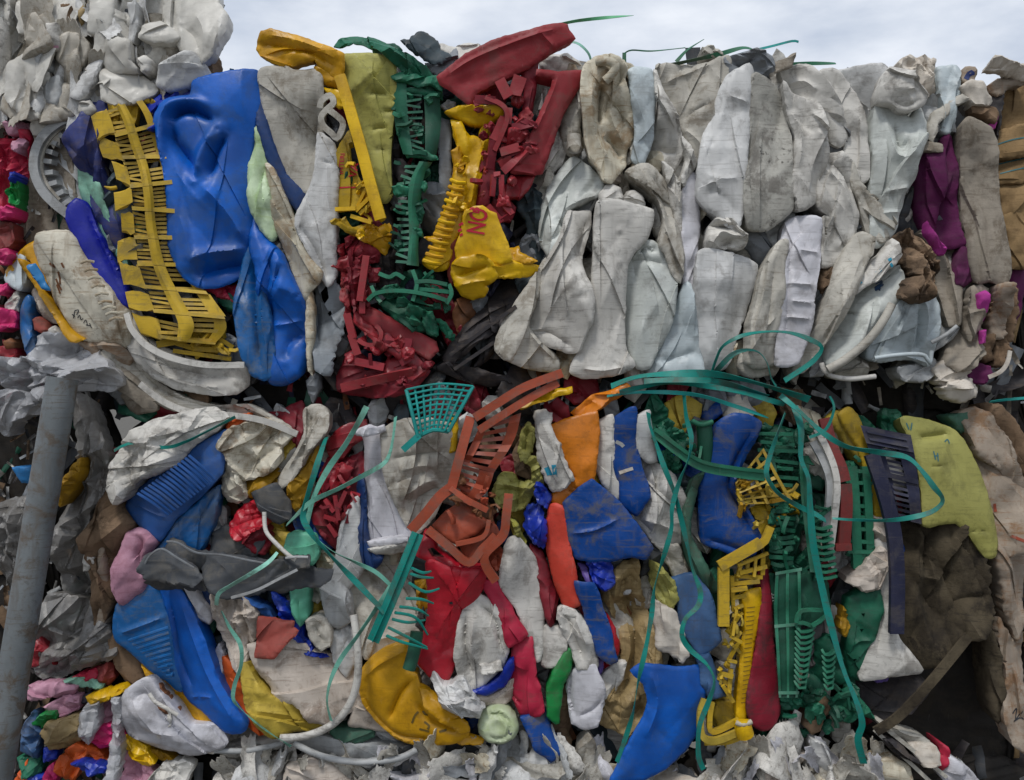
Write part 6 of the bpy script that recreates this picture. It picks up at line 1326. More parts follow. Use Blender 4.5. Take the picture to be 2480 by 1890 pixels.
yd = item('crushed_tub', 'deep yellow round tub end with dark smears at the bottom of the lower bale', 'tub', 'yellow_orange', 8,
     '874,1644 892,1610 922,1582 956,1566 984,1560 982,1600 984,1624 1006,1634 1014,1676 1050,1722 1090,1750 1130,1774 1118,1786 1092,1798 1022,1806 964,1790 914,1752 882,1706', r=14, b=14, cr=.35, f=[('884,1640 920,1606 980,1572', 5, 9), ('890,1660 884,1700 920,1750 970,1786 1060,1792', 6, -9), ('1004,1640 970,1680 940,1750', 8, -14), ('1008,1690 1040,1740 1120,1776', 5, -10)])
on_surface(yd, 'smear', 'print_olive', ['998,1750 1006,1730 1014,1722', '1024,1722 1030,1730 1036,1732', '1028,1746 1040,1756 1036,1764', '1064,1770 1082,1766', '1016,1764 1040,1770'], 5)
part(yd, 'flange', 'yellow_orange', 9, '1014,1662 1050,1684 1090,1714 1130,1752 1134,1770 1116,1772 1070,1744 1030,1704', r=6, cr=.6, dep=36)
part(yd, 'flange', 'yellow_orange', 7, '1100,1796 1130,1780 1172,1790 1166,1802 1120,1804', r=5, dep=30)
tag(sweep('pipe_stub', 'green_deep', [(1010, 1530, 140), (1002, 1580, 146), (990, 1622, 150)], None, r=15), 'dark green pipe stub above the deep yellow tub', 'pipe')
item('crushed_bottle', 'round pale green bottle base near the bottom of the lower bale', 'bottle', 'green_bottle', 8, ' '.join(f'{1206 + 45 * math.cos(a * .5236):.0f},{1757 + 43 * math.sin(a * .5236):.0f}' for a in range(12)), r=40, b=34, bb=8, cr=.7, ns=0, hard=False, f=[('1178,1757 1186,1737 1206,1729 1226,1737 1234,1757 1226,1777 1206,1785 1186,1777 1178,1757', 5, -8, 'g'), ('1206,1757 1210,1760', 14, -10, 'g')])
item('plastic_strip', 'short blue strip hanging under the lower red bar', 'strip', 'blue_dusty', 7, '1262,1736 1320,1732 1340,1792 1370,1820 1334,1842 1298,1808', r=8, cr=.3, hard=True)
item('plastic_disc', 'green lid seen edge on at the bottom centre', 'lid', 'green', 8, '1326,1672 1344,1620 1364,1588 1384,1572 1384,1616 1364,1658 1358,1702 1352,1752 1340,1746 1328,1732', r=12, b=12, cr=.2)
item('crushed_cup', 'small white cup above the green lid', 'cup', 'white', 7, '1320,1520 1366,1526 1370,1566 1342,1614 1314,1612', r=14, cr=.3)
sp_ = empty('crushed_bottle', 'white bottle with a flattened oval bottom right of the green lid', 'bottle', 1420, 1768, 130)
part(sp_, 'body', 'white', 7, '1350,1486 1362,1470 1380,1474 1400,1488 1418,1510 1432,1546 1442,1580 1442,1612 1402,1618 1388,1580 1368,1530', cr=.9, f=[('1366,1480 1380,1510 1400,1560 1412,1600', 6, -14), ('1390,1490 1420,1560', 5, 8)])
part(sp_, 'neck_loop', 'white', 8, '1348,1500 1352,1476 1366,1468 1396,1480 1404,1498 1384,1492 1366,1488', r=8, cr=.5, dep=30)
part(sp_, 'oval_base', 'white_lilac', 8, '1414,1606 1440,1614 1458,1650 1464,1682 1456,1722 1446,1760 1420,1768 1388,1756 1380,1712 1374,1672 1386,1630', r=9, cr=.3, f=[('1386,1640 1382,1690 1392,1740', 4, -8), ('1400,1740 1440,1716 1458,1690', 4, -7)])
item('plastic_strip', 'long blue strip slanting down in the middle of the lower bale', 'strip', 'blue_dusty', 9, '1394,1410 1436,1414 1454,1460 1470,1500 1482,1550 1492,1598 1480,1604 1448,1586 1422,1514 1404,1442', r=7, cr=.3, dep=40, hard=True)
item('crushed_bag', 'tan bag folded around a long dark cleft left of the curled blue sheet', 'bag', 'tan', 7,
     '1466,1442 1490,1400 1512,1372 1544,1362 1552,1420 1576,1510 1596,1572 1574,1640 1576,1716 1556,1760 1520,1782 1462,1758 1454,1726 1498,1652 1514,1590 1502,1520', cr=.7, f=[('1524,1450 1544,1550 1532,1640 1484,1716', 9, -26), ('1506,1440 1524,1520 1528,1590 1500,1660 1468,1720', 7, 14), ('1508,1420 1530,1400 1550,1420', 7, -16), ('1468,1730 1520,1740 1566,1720', 6, -8)])
bq = item('plastic_sheet', 'big bright blue sheet curling down over the bottom edge of the lower bale', 'sheet', 'blue', 10,
     '1534,1626 1556,1614 1590,1618 1640,1622 1694,1618 1708,1676 1690,1730 1692,1774 1660,1826 1612,1862 1562,1882 1480,1892 1520,1816 1562,1740 1574,1702 1562,1652', thin=True, t=5, r=6, b=6, bb=14, cr=.3, curl=(10, -10), f=[('1574,1620 1590,1700 1560,1790', 10, 12)])
item('plastic_bottle', 'dull blue flattened bottle above the curled blue sheet', 'bottle', 'blue_grey', 8, '1636,1410 1680,1396 1712,1428 1728,1490 1742,1548 1718,1570 1692,1582 1654,1522 1646,1456', r=12, cr=.3)
item('paper_label', 'white torn label stuck beside the dull blue bottle', 'label', 'paper', 8, '1590,1460 1632,1482 1650,1532 1666,1586 1652,1598 1624,1584 1596,1576 1588,1500', hard=True, r=5, cr=.8, jag=1.8)
item('plastic_bag', 'lemon yellow crumpled bag behind the left teal strap', 'bag', 'khaki_bright', 6, '1576,1360 1600,1370 1630,1412 1640,1450 1626,1472 1598,1458 1580,1420', cr=1.8, r=9)
item('plastic_strip', 'blue scrap under the dull blue bottle near the yellow bars', 'strip', 'blue_grey', 8, '1690,1592 1716,1580 1736,1640 1758,1682 1722,1692 1696,1652', r=7, cr=.6)
item('plastic_strip', 'tan strip showing between the white label and the curled blue sheet', 'strip', 'tan', 6, '1576,1536 1596,1540 1604,1616 1570,1614', r=7)
item('plastic_strip', 'lilac strip above the long blue strip', 'strip', 'lilac', 6, '1400,1364 1418,1372 1446,1426 1444,1450 1424,1420', r=6)
item('plastic_strip', 'lilac scrap beside the foot of the long blue strip', 'strip', 'lilac', 5, '1440,1590 1462,1586 1458,1626 1448,1644 1438,1624', r=5)
item('plastic_film', 'royal blue film bulge under the blue flat folded panel', 'film', 'blue_royal', 7, '1424,1354 1470,1352 1482,1380 1486,1412 1464,1430 1440,1410', cr=1.4, r=10)
item('plastic_strip', 'crimson sliver left of the tan bag', 'strip', 'red_bright', 5, '1470,1490 1484,1510 1500,1560 1496,1586 1478,1560', r=5)
item('crushed_cup', 'white folded film left of the tan bag', 'film', 'white', 5, '1456,1640 1492,1604 1514,1600 1506,1640 1470,1690 1450,1720 1440,1690', cr=1.3, r=8)
item('plastic_film', 'crimson and white film scrap beside the lilac scrap', 'film', 'red_bright', 4, '1458,1608 1486,1590 1490,1612 1470,1640 1456,1636', cr=1.4, r=5)
item('plastic_sheet', 'dark brown sheet in the shadow between the green lid and the white oval bottom', 'sheet', 'card_brown', 4, '1346,1740 1360,1660 1380,1640 1384,1760 1376,1786 1330,1780', r=8)
# ------------------------------------------------------------------ lower bale, bottom left
b5 = item('crushed_crate', 'blue ribbed container wall at the bottom left of the lower bale', 'crate', 'blue_teal', 7,
     '288,1470 318,1436 346,1408 372,1426 384,1450 408,1500 416,1560 420,1616 432,1674 390,1640 350,1606 318,1580 288,1554 280,1530', r=12, cr=.3, dep=60, f=[('284,1536 340,1516 404,1492', 4, 6)])
for i in range(10):
    t = i / 9
    sweep('rib', 'blue_teal', [(312 + 92 * t, 1552 + 82 * t, 128), (360 + 58 * t, 1536 + 98 * t, 138), (407 + 12 * t, 1520 + 116 * t, 126)], b5, r=4, n=6, step=14)
item('crushed_drum', 'long blue folded wall running down to the right at the bottom left', 'drum', 'blue', 8,
     '384,1416 408,1420 436,1430 454,1468 478,1520 496,1556 524,1642 560,1700 598,1750 582,1766 546,1766 500,1734 450,1702 424,1640 414,1580 408,1498', r=10, cr=.3, f=[('400,1430 420,1520 430,1600 470,1690', 7, -12), ('436,1440 470,1540 510,1640 580,1750', 6, 9), ('452,1694 500,1686 520,1690', 3, 5)])
item('plastic_strip', 'yellow strip under the long blue folded wall', 'strip', 'yellow_orange', 6, '344,1610 380,1630 424,1664 480,1712 534,1756 508,1764 450,1732 404,1702', r=7, dep=40)
wtb = item('crushed_tub', 'lilac white tub with a torn opening at the bottom left corner of the lower bale', 'tub', 'white_lilac', 7,
     '298,1734 304,1698 320,1668 350,1648 372,1640 394,1672 430,1712 466,1752 524,1756 550,1794 524,1810 462,1822 410,1812 360,1798 316,1776', r=26, b=24, cr=.5, f=[('330,1690 360,1670 384,1690 420,1740', 14, -20), ('344,1730 380,1756 450,1770', 10, 10)])
part(wtb, 'inner_wall', 'brown', 8.6, '340,1700 356,1676 380,1660 404,1690 430,1722 420,1736 390,1716 372,1700 362,1716', r=7, cr=1, dep=20)
part(wtb, 'torn_flap', 'white', 10, '372,1746 396,1726 404,1716 414,1740 412,1760 400,1776 386,1790 380,1788 392,1762', r=5, cr=1.4, dep=16, hard=True)
sweep('edge', 'white', [(362, 1680, 146), (376, 1700, 150), (404, 1716, 150), (430, 1732, 146)], wtb, r=5)
item('crushed_pot', 'grey white curved pot wall beside the long blue folded wall', 'pot', 'white_lilac', 6, '442,1430 470,1412 486,1446 512,1486 506,1508 474,1492 450,1472', r=12)
item('crushed_pot', 'navy pot mouth above the beige patched bag', 'pot', 'navy_strip', 5, '470,1412 500,1412 512,1450 514,1486 490,1450', r=8)
item('crushed_bag', 'beige patched bag hanging under the dark petals', 'bag', 'bone', 7,
     '508,1408 550,1416 590,1444 620,1480 624,1512 616,1544 594,1560 598,1600 600,1634 570,1604 540,1550 520,1490', cr=1.5, f=[('524,1430 550,1500 580,1580', 6, 12), ('560,1440 590,1490 600,1540', 6, -12)])
item('plastic_strip', 'orange folded strip at the bottom left of the lower bale', 'strip', 'orange_red', 6, '540,1594 562,1606 590,1650 614,1700 644,1772 604,1752 566,1704 546,1664', r=10, cr=.5)
item('plastic_sheet', 'pale grey sheet edge left of the orange folded strip', 'sheet', 'white_lilac', 5, '514,1590 530,1560 546,1590 540,1640 552,1690 530,1660', r=8)
item('plastic_sheet', 'olive yellow stained sheet under the beige torn sheet', 'sheet', 'yellow_pale', 7, '598,1604 624,1634 660,1676 716,1702 740,1726 776,1752 720,1762 672,1770 634,1732 604,1690', cr=.7, r=10, f=[('620,1700 690,1716 760,1748', 8, 10)])
item('plastic_sheet', 'beige pink sheet torn along its lower left edge', 'sheet', 'bone', 8, '608,1562 650,1556 698,1556 736,1574 776,1592 820,1618 852,1644 872,1716 806,1748 758,1736 736,1710 708,1692 680,1690 660,1656 632,1624', hard=True, cr=.6, r=8, jag=2)
item('plastic_sheet', 'brick red flake stuck on top of the beige pink sheet', 'sheet', 'brick', 10, '626,1500 668,1508 708,1510 700,1526 716,1532 690,1560 664,1590 622,1588 626,1540', thin=True, t=4, hard=True, cr=.4, r=4, b=3)
tag(sweep('curved_hoop', 'white', [(856, 1490, 140), (866, 1560, 146), (866, 1640, 148), (848, 1704, 148), (806, 1754, 146), (744, 1782, 142), (680, 1788, 136)], None, r=9), 'thick white loop curving round the beige pink sheet', 'hoop')
item('plastic_film', 'blue crumpled film behind the brick red flake', 'film', 'blue_royal', 6, '660,1436 690,1462 712,1490 738,1478 736,1540 760,1570 792,1592 744,1580 704,1562 712,1530 696,1510', cr=1.3, r=8, hard=True)
item('plastic_strip', 'blue strip edge under the dark petals', 'strip', 'blue_steel', 7, '568,1430 600,1446 650,1480 660,1500 630,1490 590,1464', r=6)
item('crushed_pot', 'grey arch shaped pot edge right of the blue crumpled film', 'pot', 'white_dirty', 7, '744,1504 764,1494 786,1500 800,1536 798,1562 780,1572 758,1552', cr=.8, f=[('760,1510 772,1536 784,1558', 7, -14)])
item('crushed_bottle', 'mint green bottle neck below the dark petals', 'bottle', 'mint_deep', 6, '706,1410 742,1410 746,1460 744,1496 730,1512 714,1480', r=14)
item('crushed_cup', 'mint green translucent cup beside the bent teal strap', 'cup', 'mint_deep', 6, '698,1296 756,1298 768,1340 756,1366 720,1360 694,1340', r=12, cr=.7)
item('crushed_drum', 'grey white drum wall under the teal broom head', 'drum', 'white_dirty', 5,
     '800,1432 866,1384 930,1356 1008,1346 1020,1380 1006,1440 1036,1500 1030,1550 990,1566 930,1584 886,1594 872,1540 852,1484 816,1474', cr=.7, r=18, f=[('870,1400 930,1430 960,1500', 8, -10), ('880,1560 960,1540 1010,1520', 10, 10)])
item('crushed_pot', 'grey cup like piece between the mint bottle neck and the grey white drum', 'pot', 'grey_light', 5, '780,1400 816,1400 846,1440 850,1500 820,1520 796,1500 786,1450', cr=1.1, r=10)
item('plastic_sheet', 'grey white crumpled strip right of the white loop', 'sheet', 'white_cool', 5, '798,1540 830,1520 852,1530 860,1600 840,1640 812,1600', cr=1.3, r=8)
for p, lab, m_ in [('520,1812 600,1796 700,1786 712,1800 640,1822 560,1836', 'flat white lid edge left of the wide bottom lid', 'white'), ('700,1808 760,1826 860,1840 960,1836 1000,1812 940,1806 870,1800 800,1788 740,1786', 'wide grey plastic lid lying under the deep yellow tub', 'grey_light'),
                   ('800,1768 850,1762 900,1768 904,1784 860,1800 816,1792', 'olive grey disc lying on the wide grey lid', 'green_grey'), ('880,1690 920,1740 960,1770 900,1764 850,1752 856,1720', 'pale bag end squeezed left of the deep yellow tub', 'bone')]:
    item('plastic_disc', lab, 'lid', m_, 4, p, r=10, cr=.4)
for pts, lab, r_ in [([(712, 1800, 90), (780, 1832, 96), (870, 1846, 98), (960, 1838, 94), (1010, 1816, 88)], 'grey rim of the wide lid at the very bottom', 8), ([(520, 1818, 84), (600, 1818, 90), (690, 1798, 90), (740, 1780, 88)], 'white rim of the flat lid edge at the bottom left', 7)]:
    tag(sweep('curved_hoop', 'grey_light', pts, None, r=r_), lab, 'rim')
item('crushed_bag', 'dark gap sheet left of the red bucket behind the broom bristles', 'sheet', 'charcoal', 3, '1000,1400 1044,1400 1042,1500 1016,1580 1000,1600 1010,1500', r=6)  # charcoal sheet put in to colour the gap as shade
item('plastic_film', 'orange yellow netting scrap behind the broom bristles', 'film', 'mustard', 4, '1010,1410 1034,1400 1040,1440 1030,1480 1014,1470', cr=2, r=5)

debris(gl, ['green_crate', 'green_dark', 'green_deep'], '1862,1210 1990,1200 2020,1390 1870,1390', 40, 96, 124, 71)
debris(gl, ['green_crate', 'green_dark', 'green_deep'], '1890,1680 2060,1650 2110,1740 1900,1770', 26, 84, 120, 72)
debris(gr2, ['green_crate', 'green_dark', 'green_deep'], '1838,1030 1960,1030 1960,1200 1850,1200', 30, 62, 96, 73)
debris(gr2, ['green_crate', 'green_dark'], '2050,1110 2110,1110 2130,1420 2070,1420', 20, 62, 88, 74)
debris(gf, ['green_crate', 'green_dark'], '1590,1020 1720,1020 1690,1130 1600,1140', 16, 66, 104, 75)
debris(yl, ['yellow_crate', 'yellow_pale', 'mustard'], '1780,1160 1940,1180 1930,1250 1840,1300 1790,1240', 26, 100, 128, 76, (12, 40), (4, 8))
debris(yl, ['yellow_crate', 'yellow_pale'], '1764,1390 1800,1390 1796,1600 1764,1700 1740,1660', 24, 96, 122, 77, (12, 34), (4, 8))
debris(drc, ['red_dark', 'red'], '760,1180 850,1120 860,1220 810,1310 770,1270', 22, 58, 82, 78)
debris(tc_, ['terracotta', 'brown'], '1110,1120 1200,1140 1220,1330 1150,1370 1080,1280', 18, 120, 152, 79, (14, 40), (4, 8))

# ------------------------------------------------------------------ strapping bands, loose over both bales
strap('pale green strap hanging straight down behind the white trumpet sheet', 'teal_pale', [(888, 985, 130), (870, 1020, 150), (836, 1078, 160), (796, 1134, 160), (762, 1200, 158), (742, 1270, 150)], 19)
strap('bright teal strap bent like an elbow left of the teal broom', 'teal', [(790, 1060, 130), (776, 1100, 150), (754, 1170, 166), (736, 1236, 176), (736, 1262, 178), (760, 1300, 180), (810, 1356, 184), (868, 1416, 184), (932, 1484, 180)], 19)
strap('pale green strap crossing in front of the white trumpet sheet', 'teal_pale', [(958, 1010, 140), (952, 1060, 168), (944, 1098, 176), (928, 1124, 180), (880, 1152, 182), (820, 1184, 180), (756, 1214, 178), (716, 1250, 172), (694, 1272, 160)], 15)
strap('dull green strap behind the bent teal strap running to the broom', 'teal_pale', [(772, 1310, 150), (810, 1338, 156), (860, 1362, 160), (910, 1386, 160), (948, 1420, 152)], 13)
strap('pale mint strap lying across the dark petals', 'teal_mint', [(672, 1338, 170), (650, 1362, 178), (604, 1392, 184), (560, 1418, 184), (530, 1438, 178), (524, 1466, 168)], 13)
strap('thin green strap curling down beside the orange folded strip', 'teal_pale', [(536, 1480, 150), (556, 1520, 158), (582, 1562, 164), (584, 1610, 166), (568, 1660, 166), (566, 1696, 166), (592, 1726, 162), (640, 1766, 152), (704, 1808, 136)], 13)
strap('grey green strap arching over the white loop', 'teal_pale', [(946, 1420, 160), (910, 1476, 168), (866, 1540, 176), (824, 1598, 180), (800, 1650, 180), (792, 1700, 176), (802, 1746, 166)], 15)
strap('dark teal strap lying along the white container wall at the left corner', 'teal', [(276, 1092, 120), (320, 1074, 126), (400, 1084, 130), (450, 1070, 134), (500, 1046, 134), (570, 1010, 120)], 11)
for k, (p, w, m_) in enumerate([([(1480, 936, 150), (1540, 914, 168), (1620, 906, 176), (1720, 906, 180), (1800, 920, 178), (1880, 942, 170), (1960, 968, 150)], 24, 'teal'), ([(1500, 950, 140), (1600, 930, 160), (1700, 934, 170), (1800, 952, 170), (1900, 980, 158)], 17, 'teal'),
                     ([(1470, 960, 130), (1560, 950, 150), (1680, 956, 162), (1780, 984, 160), (1860, 1012, 148)], 13, 'teal_bright'), ([(1560, 925, 136), (1660, 920, 150), (1760, 930, 158), (1860, 960, 150)], 22, 'teal')]):
    strap(['wide teal strap bundle lying along the foot of the white bale', 'second teal strap under the wide bundle', 'thin light teal strap at the lower side of the bundle', 'broad teal strap hidden under the wide bundle'][k], m_, p, w)
strap('big teal strap loop rising over the foot of the white bale', 'teal', [(1722, 910, 160, 1), (1734, 872, 182, .6), (1752, 838, 198, .45), (1796, 814, 206, .8), (1850, 804, 210), (1910, 806, 210), (1960, 822, 206, 1), (1990, 842, 202, .6), (1972, 872, 196, .9), (1940, 896, 186), (1900, 922, 170)], 19)
strap('smaller teal strap loop inside the big loop', 'teal', [(1728, 908, 158), (1748, 884, 178), (1776, 858, 188), (1808, 848, 192, .8), (1838, 854, 190, .4), (1858, 880, 184, .35), (1868, 916, 170, .5), (1880, 936, 160, .6)], 17)
strap('teal strap crossing from upper left in front of the cracked white bottle', 'teal', [(1570, 1000, 140), (1574, 1030, 168), (1588, 1072, 180), (1608, 1130, 188), (1632, 1190, 192), (1648, 1250, 192), (1662, 1310, 188), (1678, 1380, 182), (1696, 1432, 182), (1690, 1468, 184), (1660, 1500, 186), (1652, 1540, 186), (1672, 1574, 184), (1712, 1610, 182), (1730, 1650, 182), (1716, 1700, 182), (1694, 1760, 178), (1692, 1830, 172), (1704, 1864, 168)], 17)
strap('teal strap crossing from upper right in front of the cracked white bottle', 'teal', [(1656, 950, 150), (1662, 1010, 174), (1674, 1060, 186), (1668, 1110, 194), (1644, 1170, 198), (1628, 1230, 198), (1626, 1280, 196), (1610, 1340, 192), (1586, 1420, 190), (1578, 1490, 190), (1564, 1570, 190), (1546, 1650, 192), (1532, 1730, 190), (1514, 1790, 180), (1494, 1846, 160)], 16)
strap('teal strap bending left then right over the yellow lattice crate', 'teal', [(1902, 1000, 150), (1880, 1060, 170), (1860, 1120, 182), (1858, 1154, 186), (1884, 1194, 190), (1930, 1224, 190), (1976, 1246, 184), (2000, 1262, 170)], 16)
strap('long teal strap falling down the front of the big green crate', 'teal', [(1924, 984, 150), (1940, 1040, 174), (1940, 1110, 186), (1958, 1160, 190), (1962, 1230, 190), (1970, 1320, 192), (1990, 1420, 196), (2014, 1520, 198), (2042, 1620, 196), (2074, 1700, 190), (2088, 1752, 184), (2078, 1792, 178), (2092, 1850, 168)], 22)
strap('teal strap loop swinging out to the khaki drum on the right', 'teal', [(1890, 958, 160), (1940, 1000, 186), (1990, 1046, 204), (2050, 1082, 214, .9), (2130, 1096, 218), (2196, 1108, 220), (2232, 1140, 222), (2262, 1180, 222), (2282, 1206, 220, .7), (2276, 1226, 216, .8), (2240, 1246, 210), (2160, 1260, 200, .7), (2080, 1260, 188, .5), (2016, 1256, 170, .4)], 18)
strap('short teal strap end in the dark at the right edge', 'teal_bright', [(2396, 974, 60), (2440, 968, 60), (2490, 964, 60)], 9)
strap('teal strap edge over the brown flap at the right of the seam', 'teal', [(1960, 1060, 120), (2000, 1040, 130), (2020, 990, 130), (2010, 960, 120)], 10)
strap('light green strap waving above the red beam at the top', 'strap_light', [(1328, 66, 30), (1380, 54, 34), (1420, 48, 36), (1480, 42, 36), (1534, 38, 34)], 11, 'green straps at the top of the bales')
strap('pale teal strap curling from the red beam to the white containers', 'teal_mint', [(1370, 100, 40), (1400, 106, 44), (1424, 128, 44), (1432, 150, 36)], 8, 'green straps at the top of the bales')
strap('short upright dark green strap end at the top of the white bale', 'strap_green', [(1512, 128, 40), (1512, 146, 40), (1514, 172, 34)], 13, 'green straps at the top of the bales')
strap('thin green strap edge running level above the white bale', 'strap_green', [(1512, 130, 40), (1530, 122, 40), (1580, 124, 38), (1660, 116, 36)], 5, 'green straps at the top of the bales')
strap('green strap pointing up to the right above the white bale', 'strap_green', [(1638, 150, 44), (1664, 122, 46), (1704, 96, 46)], 14, 'green straps at the top of the bales')
strap('long dark green strap lying on top of the white bale', 'strap_green', [(1590, 166, 50), (1660, 150, 54), (1740, 132, 54), (1800, 116, 50), (1830, 124, 44)], 15, 'green straps at the top of the bales')
strap('thin teal strap pointing right above the white bale', 'teal_bright', [(1770, 138, 46), (1820, 124, 48), (1870, 112, 46), (1918, 100, 42), (1934, 102, 40)], 8, 'green straps at the top of the bales')
strap('short level green strap near the brown grey flap', 'strap_green', [(1914, 156, 46), (1960, 154, 46), (2024, 154, 44)], 12, 'green straps at the top of the bales')

# ------------------------------------------------------------------ bale of translucent bottles at the top left
TL = 'crushed bottles in the translucent bale at the top left'
def tl(label, mat, lay, poly, name='crushed_bottle', cat='bottle', **o):
    return item(name, label, cat, mat, lay, poly, TL, **dict(dict(r=14, b=8, cr=.7, dep=60, jag=1.2, ns=1, film=False), **o))
tl('big milky bag bulging into the sky at the corner of the translucent bale', 'milky', 4, '404,-60 500,-60 528,10 546,36 552,56 544,84 530,112 514,140 498,154 482,136 456,132 430,104 410,86 398,40', name='plastic_bag', cat='bag', r=20, cr=.9, f=[('470,30 500,80 500,140', 12, 10), ('430,60 470,90 490,140', 8, -8)])
tl('square shouldered white bottle near the top of the translucent bale', 'milky', 5, '226,-20 268,-20 268,40 262,74 244,84 216,80 222,40', cr=.4)
tl('large crushed bottle wall at the left of the translucent bale', 'milky', 5, '20,160 40,140 82,124 88,160 82,220 84,262 90,284 60,286 36,262 18,232', f=[('60,150 60,220 70,280', 8, -8)])
tl('round shouldered grey bottle in the middle of the translucent bale', 'milky_warm', 4, '150,98 172,86 198,90 214,110 214,140 190,164 160,164 140,140', cr=.8)
tl('smooth strip like bottle slanting left of the large split bottle', 'white_cool', 5, '216,142 244,144 236,182 214,224 196,242 172,232 190,196', cr=.3)
tl('large split bottle with a horizontal crease right of centre', 'milky', 6, '258,92 272,100 288,96 312,104 318,150 330,166 318,172 270,172 250,160 248,124', cr=.4)
tl('broad bottle base under the large split bottle', 'milky', 5, '250,170 320,170 356,196 372,214 352,236 330,248 280,256 256,240 246,200', cr=.5)
tl('flattened panel bottle leaning at the lower right of the translucent bale', 'white_cool', 5, '398,162 430,146 456,130 482,142 502,174 488,188 460,202 416,216 384,206', cr=.6)
tl('milky folded bottle left of the square shouldered one', 'milky_warm', 4, '60,62 110,44 128,70 122,104 104,122 80,124 64,96')
tl('bright narrow bottle with a pink label edge', 'white', 6, '116,60 136,56 144,100 140,116 116,120', cr=.4)
on_surface(bpy.data.objects[[k for k in HF][-1]], 'label_edge', 'pink', ['118,117 128,114 140,112'], 5)
tl('small white cap end right of the large split bottle', 'white', 6, '330,142 352,136 364,144 360,168 346,176', cr=.3)
tl('white torn bottle with a tan stained neck under the milky bag', 'milky', 5, '348,62 384,52 424,76 434,92 410,104 370,104 342,92')
tl('brown stained film strip hanging near the top of the translucent bale', 'card_brown', 3, '150,14 172,10 180,60 160,86 144,60', name='plastic_film', cat='film')
tl('amber stained strip beside the square shouldered bottle', 'tan', 3, '190,20 208,10 204,56 184,70', name='plastic_film', cat='film')
tl('dark hollow neck near the top right of the translucent bale', 'grey_dark', 2, '268,26 308,20 310,80 286,98 268,80')  # solid piece; the shade of its hollow is in the dark colour
tl('upright pale strip right of the dark hollow neck', 'white_cool', 5, '312,10 332,8 334,60 322,104 308,100 314,50', cr=.4)
tl('grey ribbed bottle side at the left edge of the translucent bale', 'grey_light', 4, '84,140 120,134 124,168 98,176 86,170', f=[('86,148 122,144', 3, 5), ('86,156 122,152', 3, 5), ('88,165 122,160', 3, 5)])
tl('crumpled bottle foot above the round ribbed tub', 'milky_warm', 4, '100,256 150,250 180,280 160,292 110,284 96,272', cr=1.5)
tl('white torn bottle corner above the yellow crate', 'white', 5, '190,248 216,244 232,268 214,282 188,270', cr=1.2)
tl('dull bottle wall behind the top of the yellow crate', 'milky_warm', 3, '356,214 420,200 470,204 440,226 400,236 370,240')
tl('brown cardboard edge in shadow at the right side of the translucent bale', 'card_brown', 1, '496,150 520,130 520,192 490,190', name='cardboard_sheet', cat='cardboard')
tl('pale creased bottle along the top left corner', 'milky', 4, '4,-20 24,-20 22,60 10,76 2,60')
tl('long crushed bottle hanging down at the far left', 'milky_warm', 4, '16,212 40,236 52,276 30,288 4,262')
tl('grey crushed bottle between the large wall and the round shouldered one', 'grey_light', 4, '116,190 144,186 150,230 140,256 112,250 104,214')

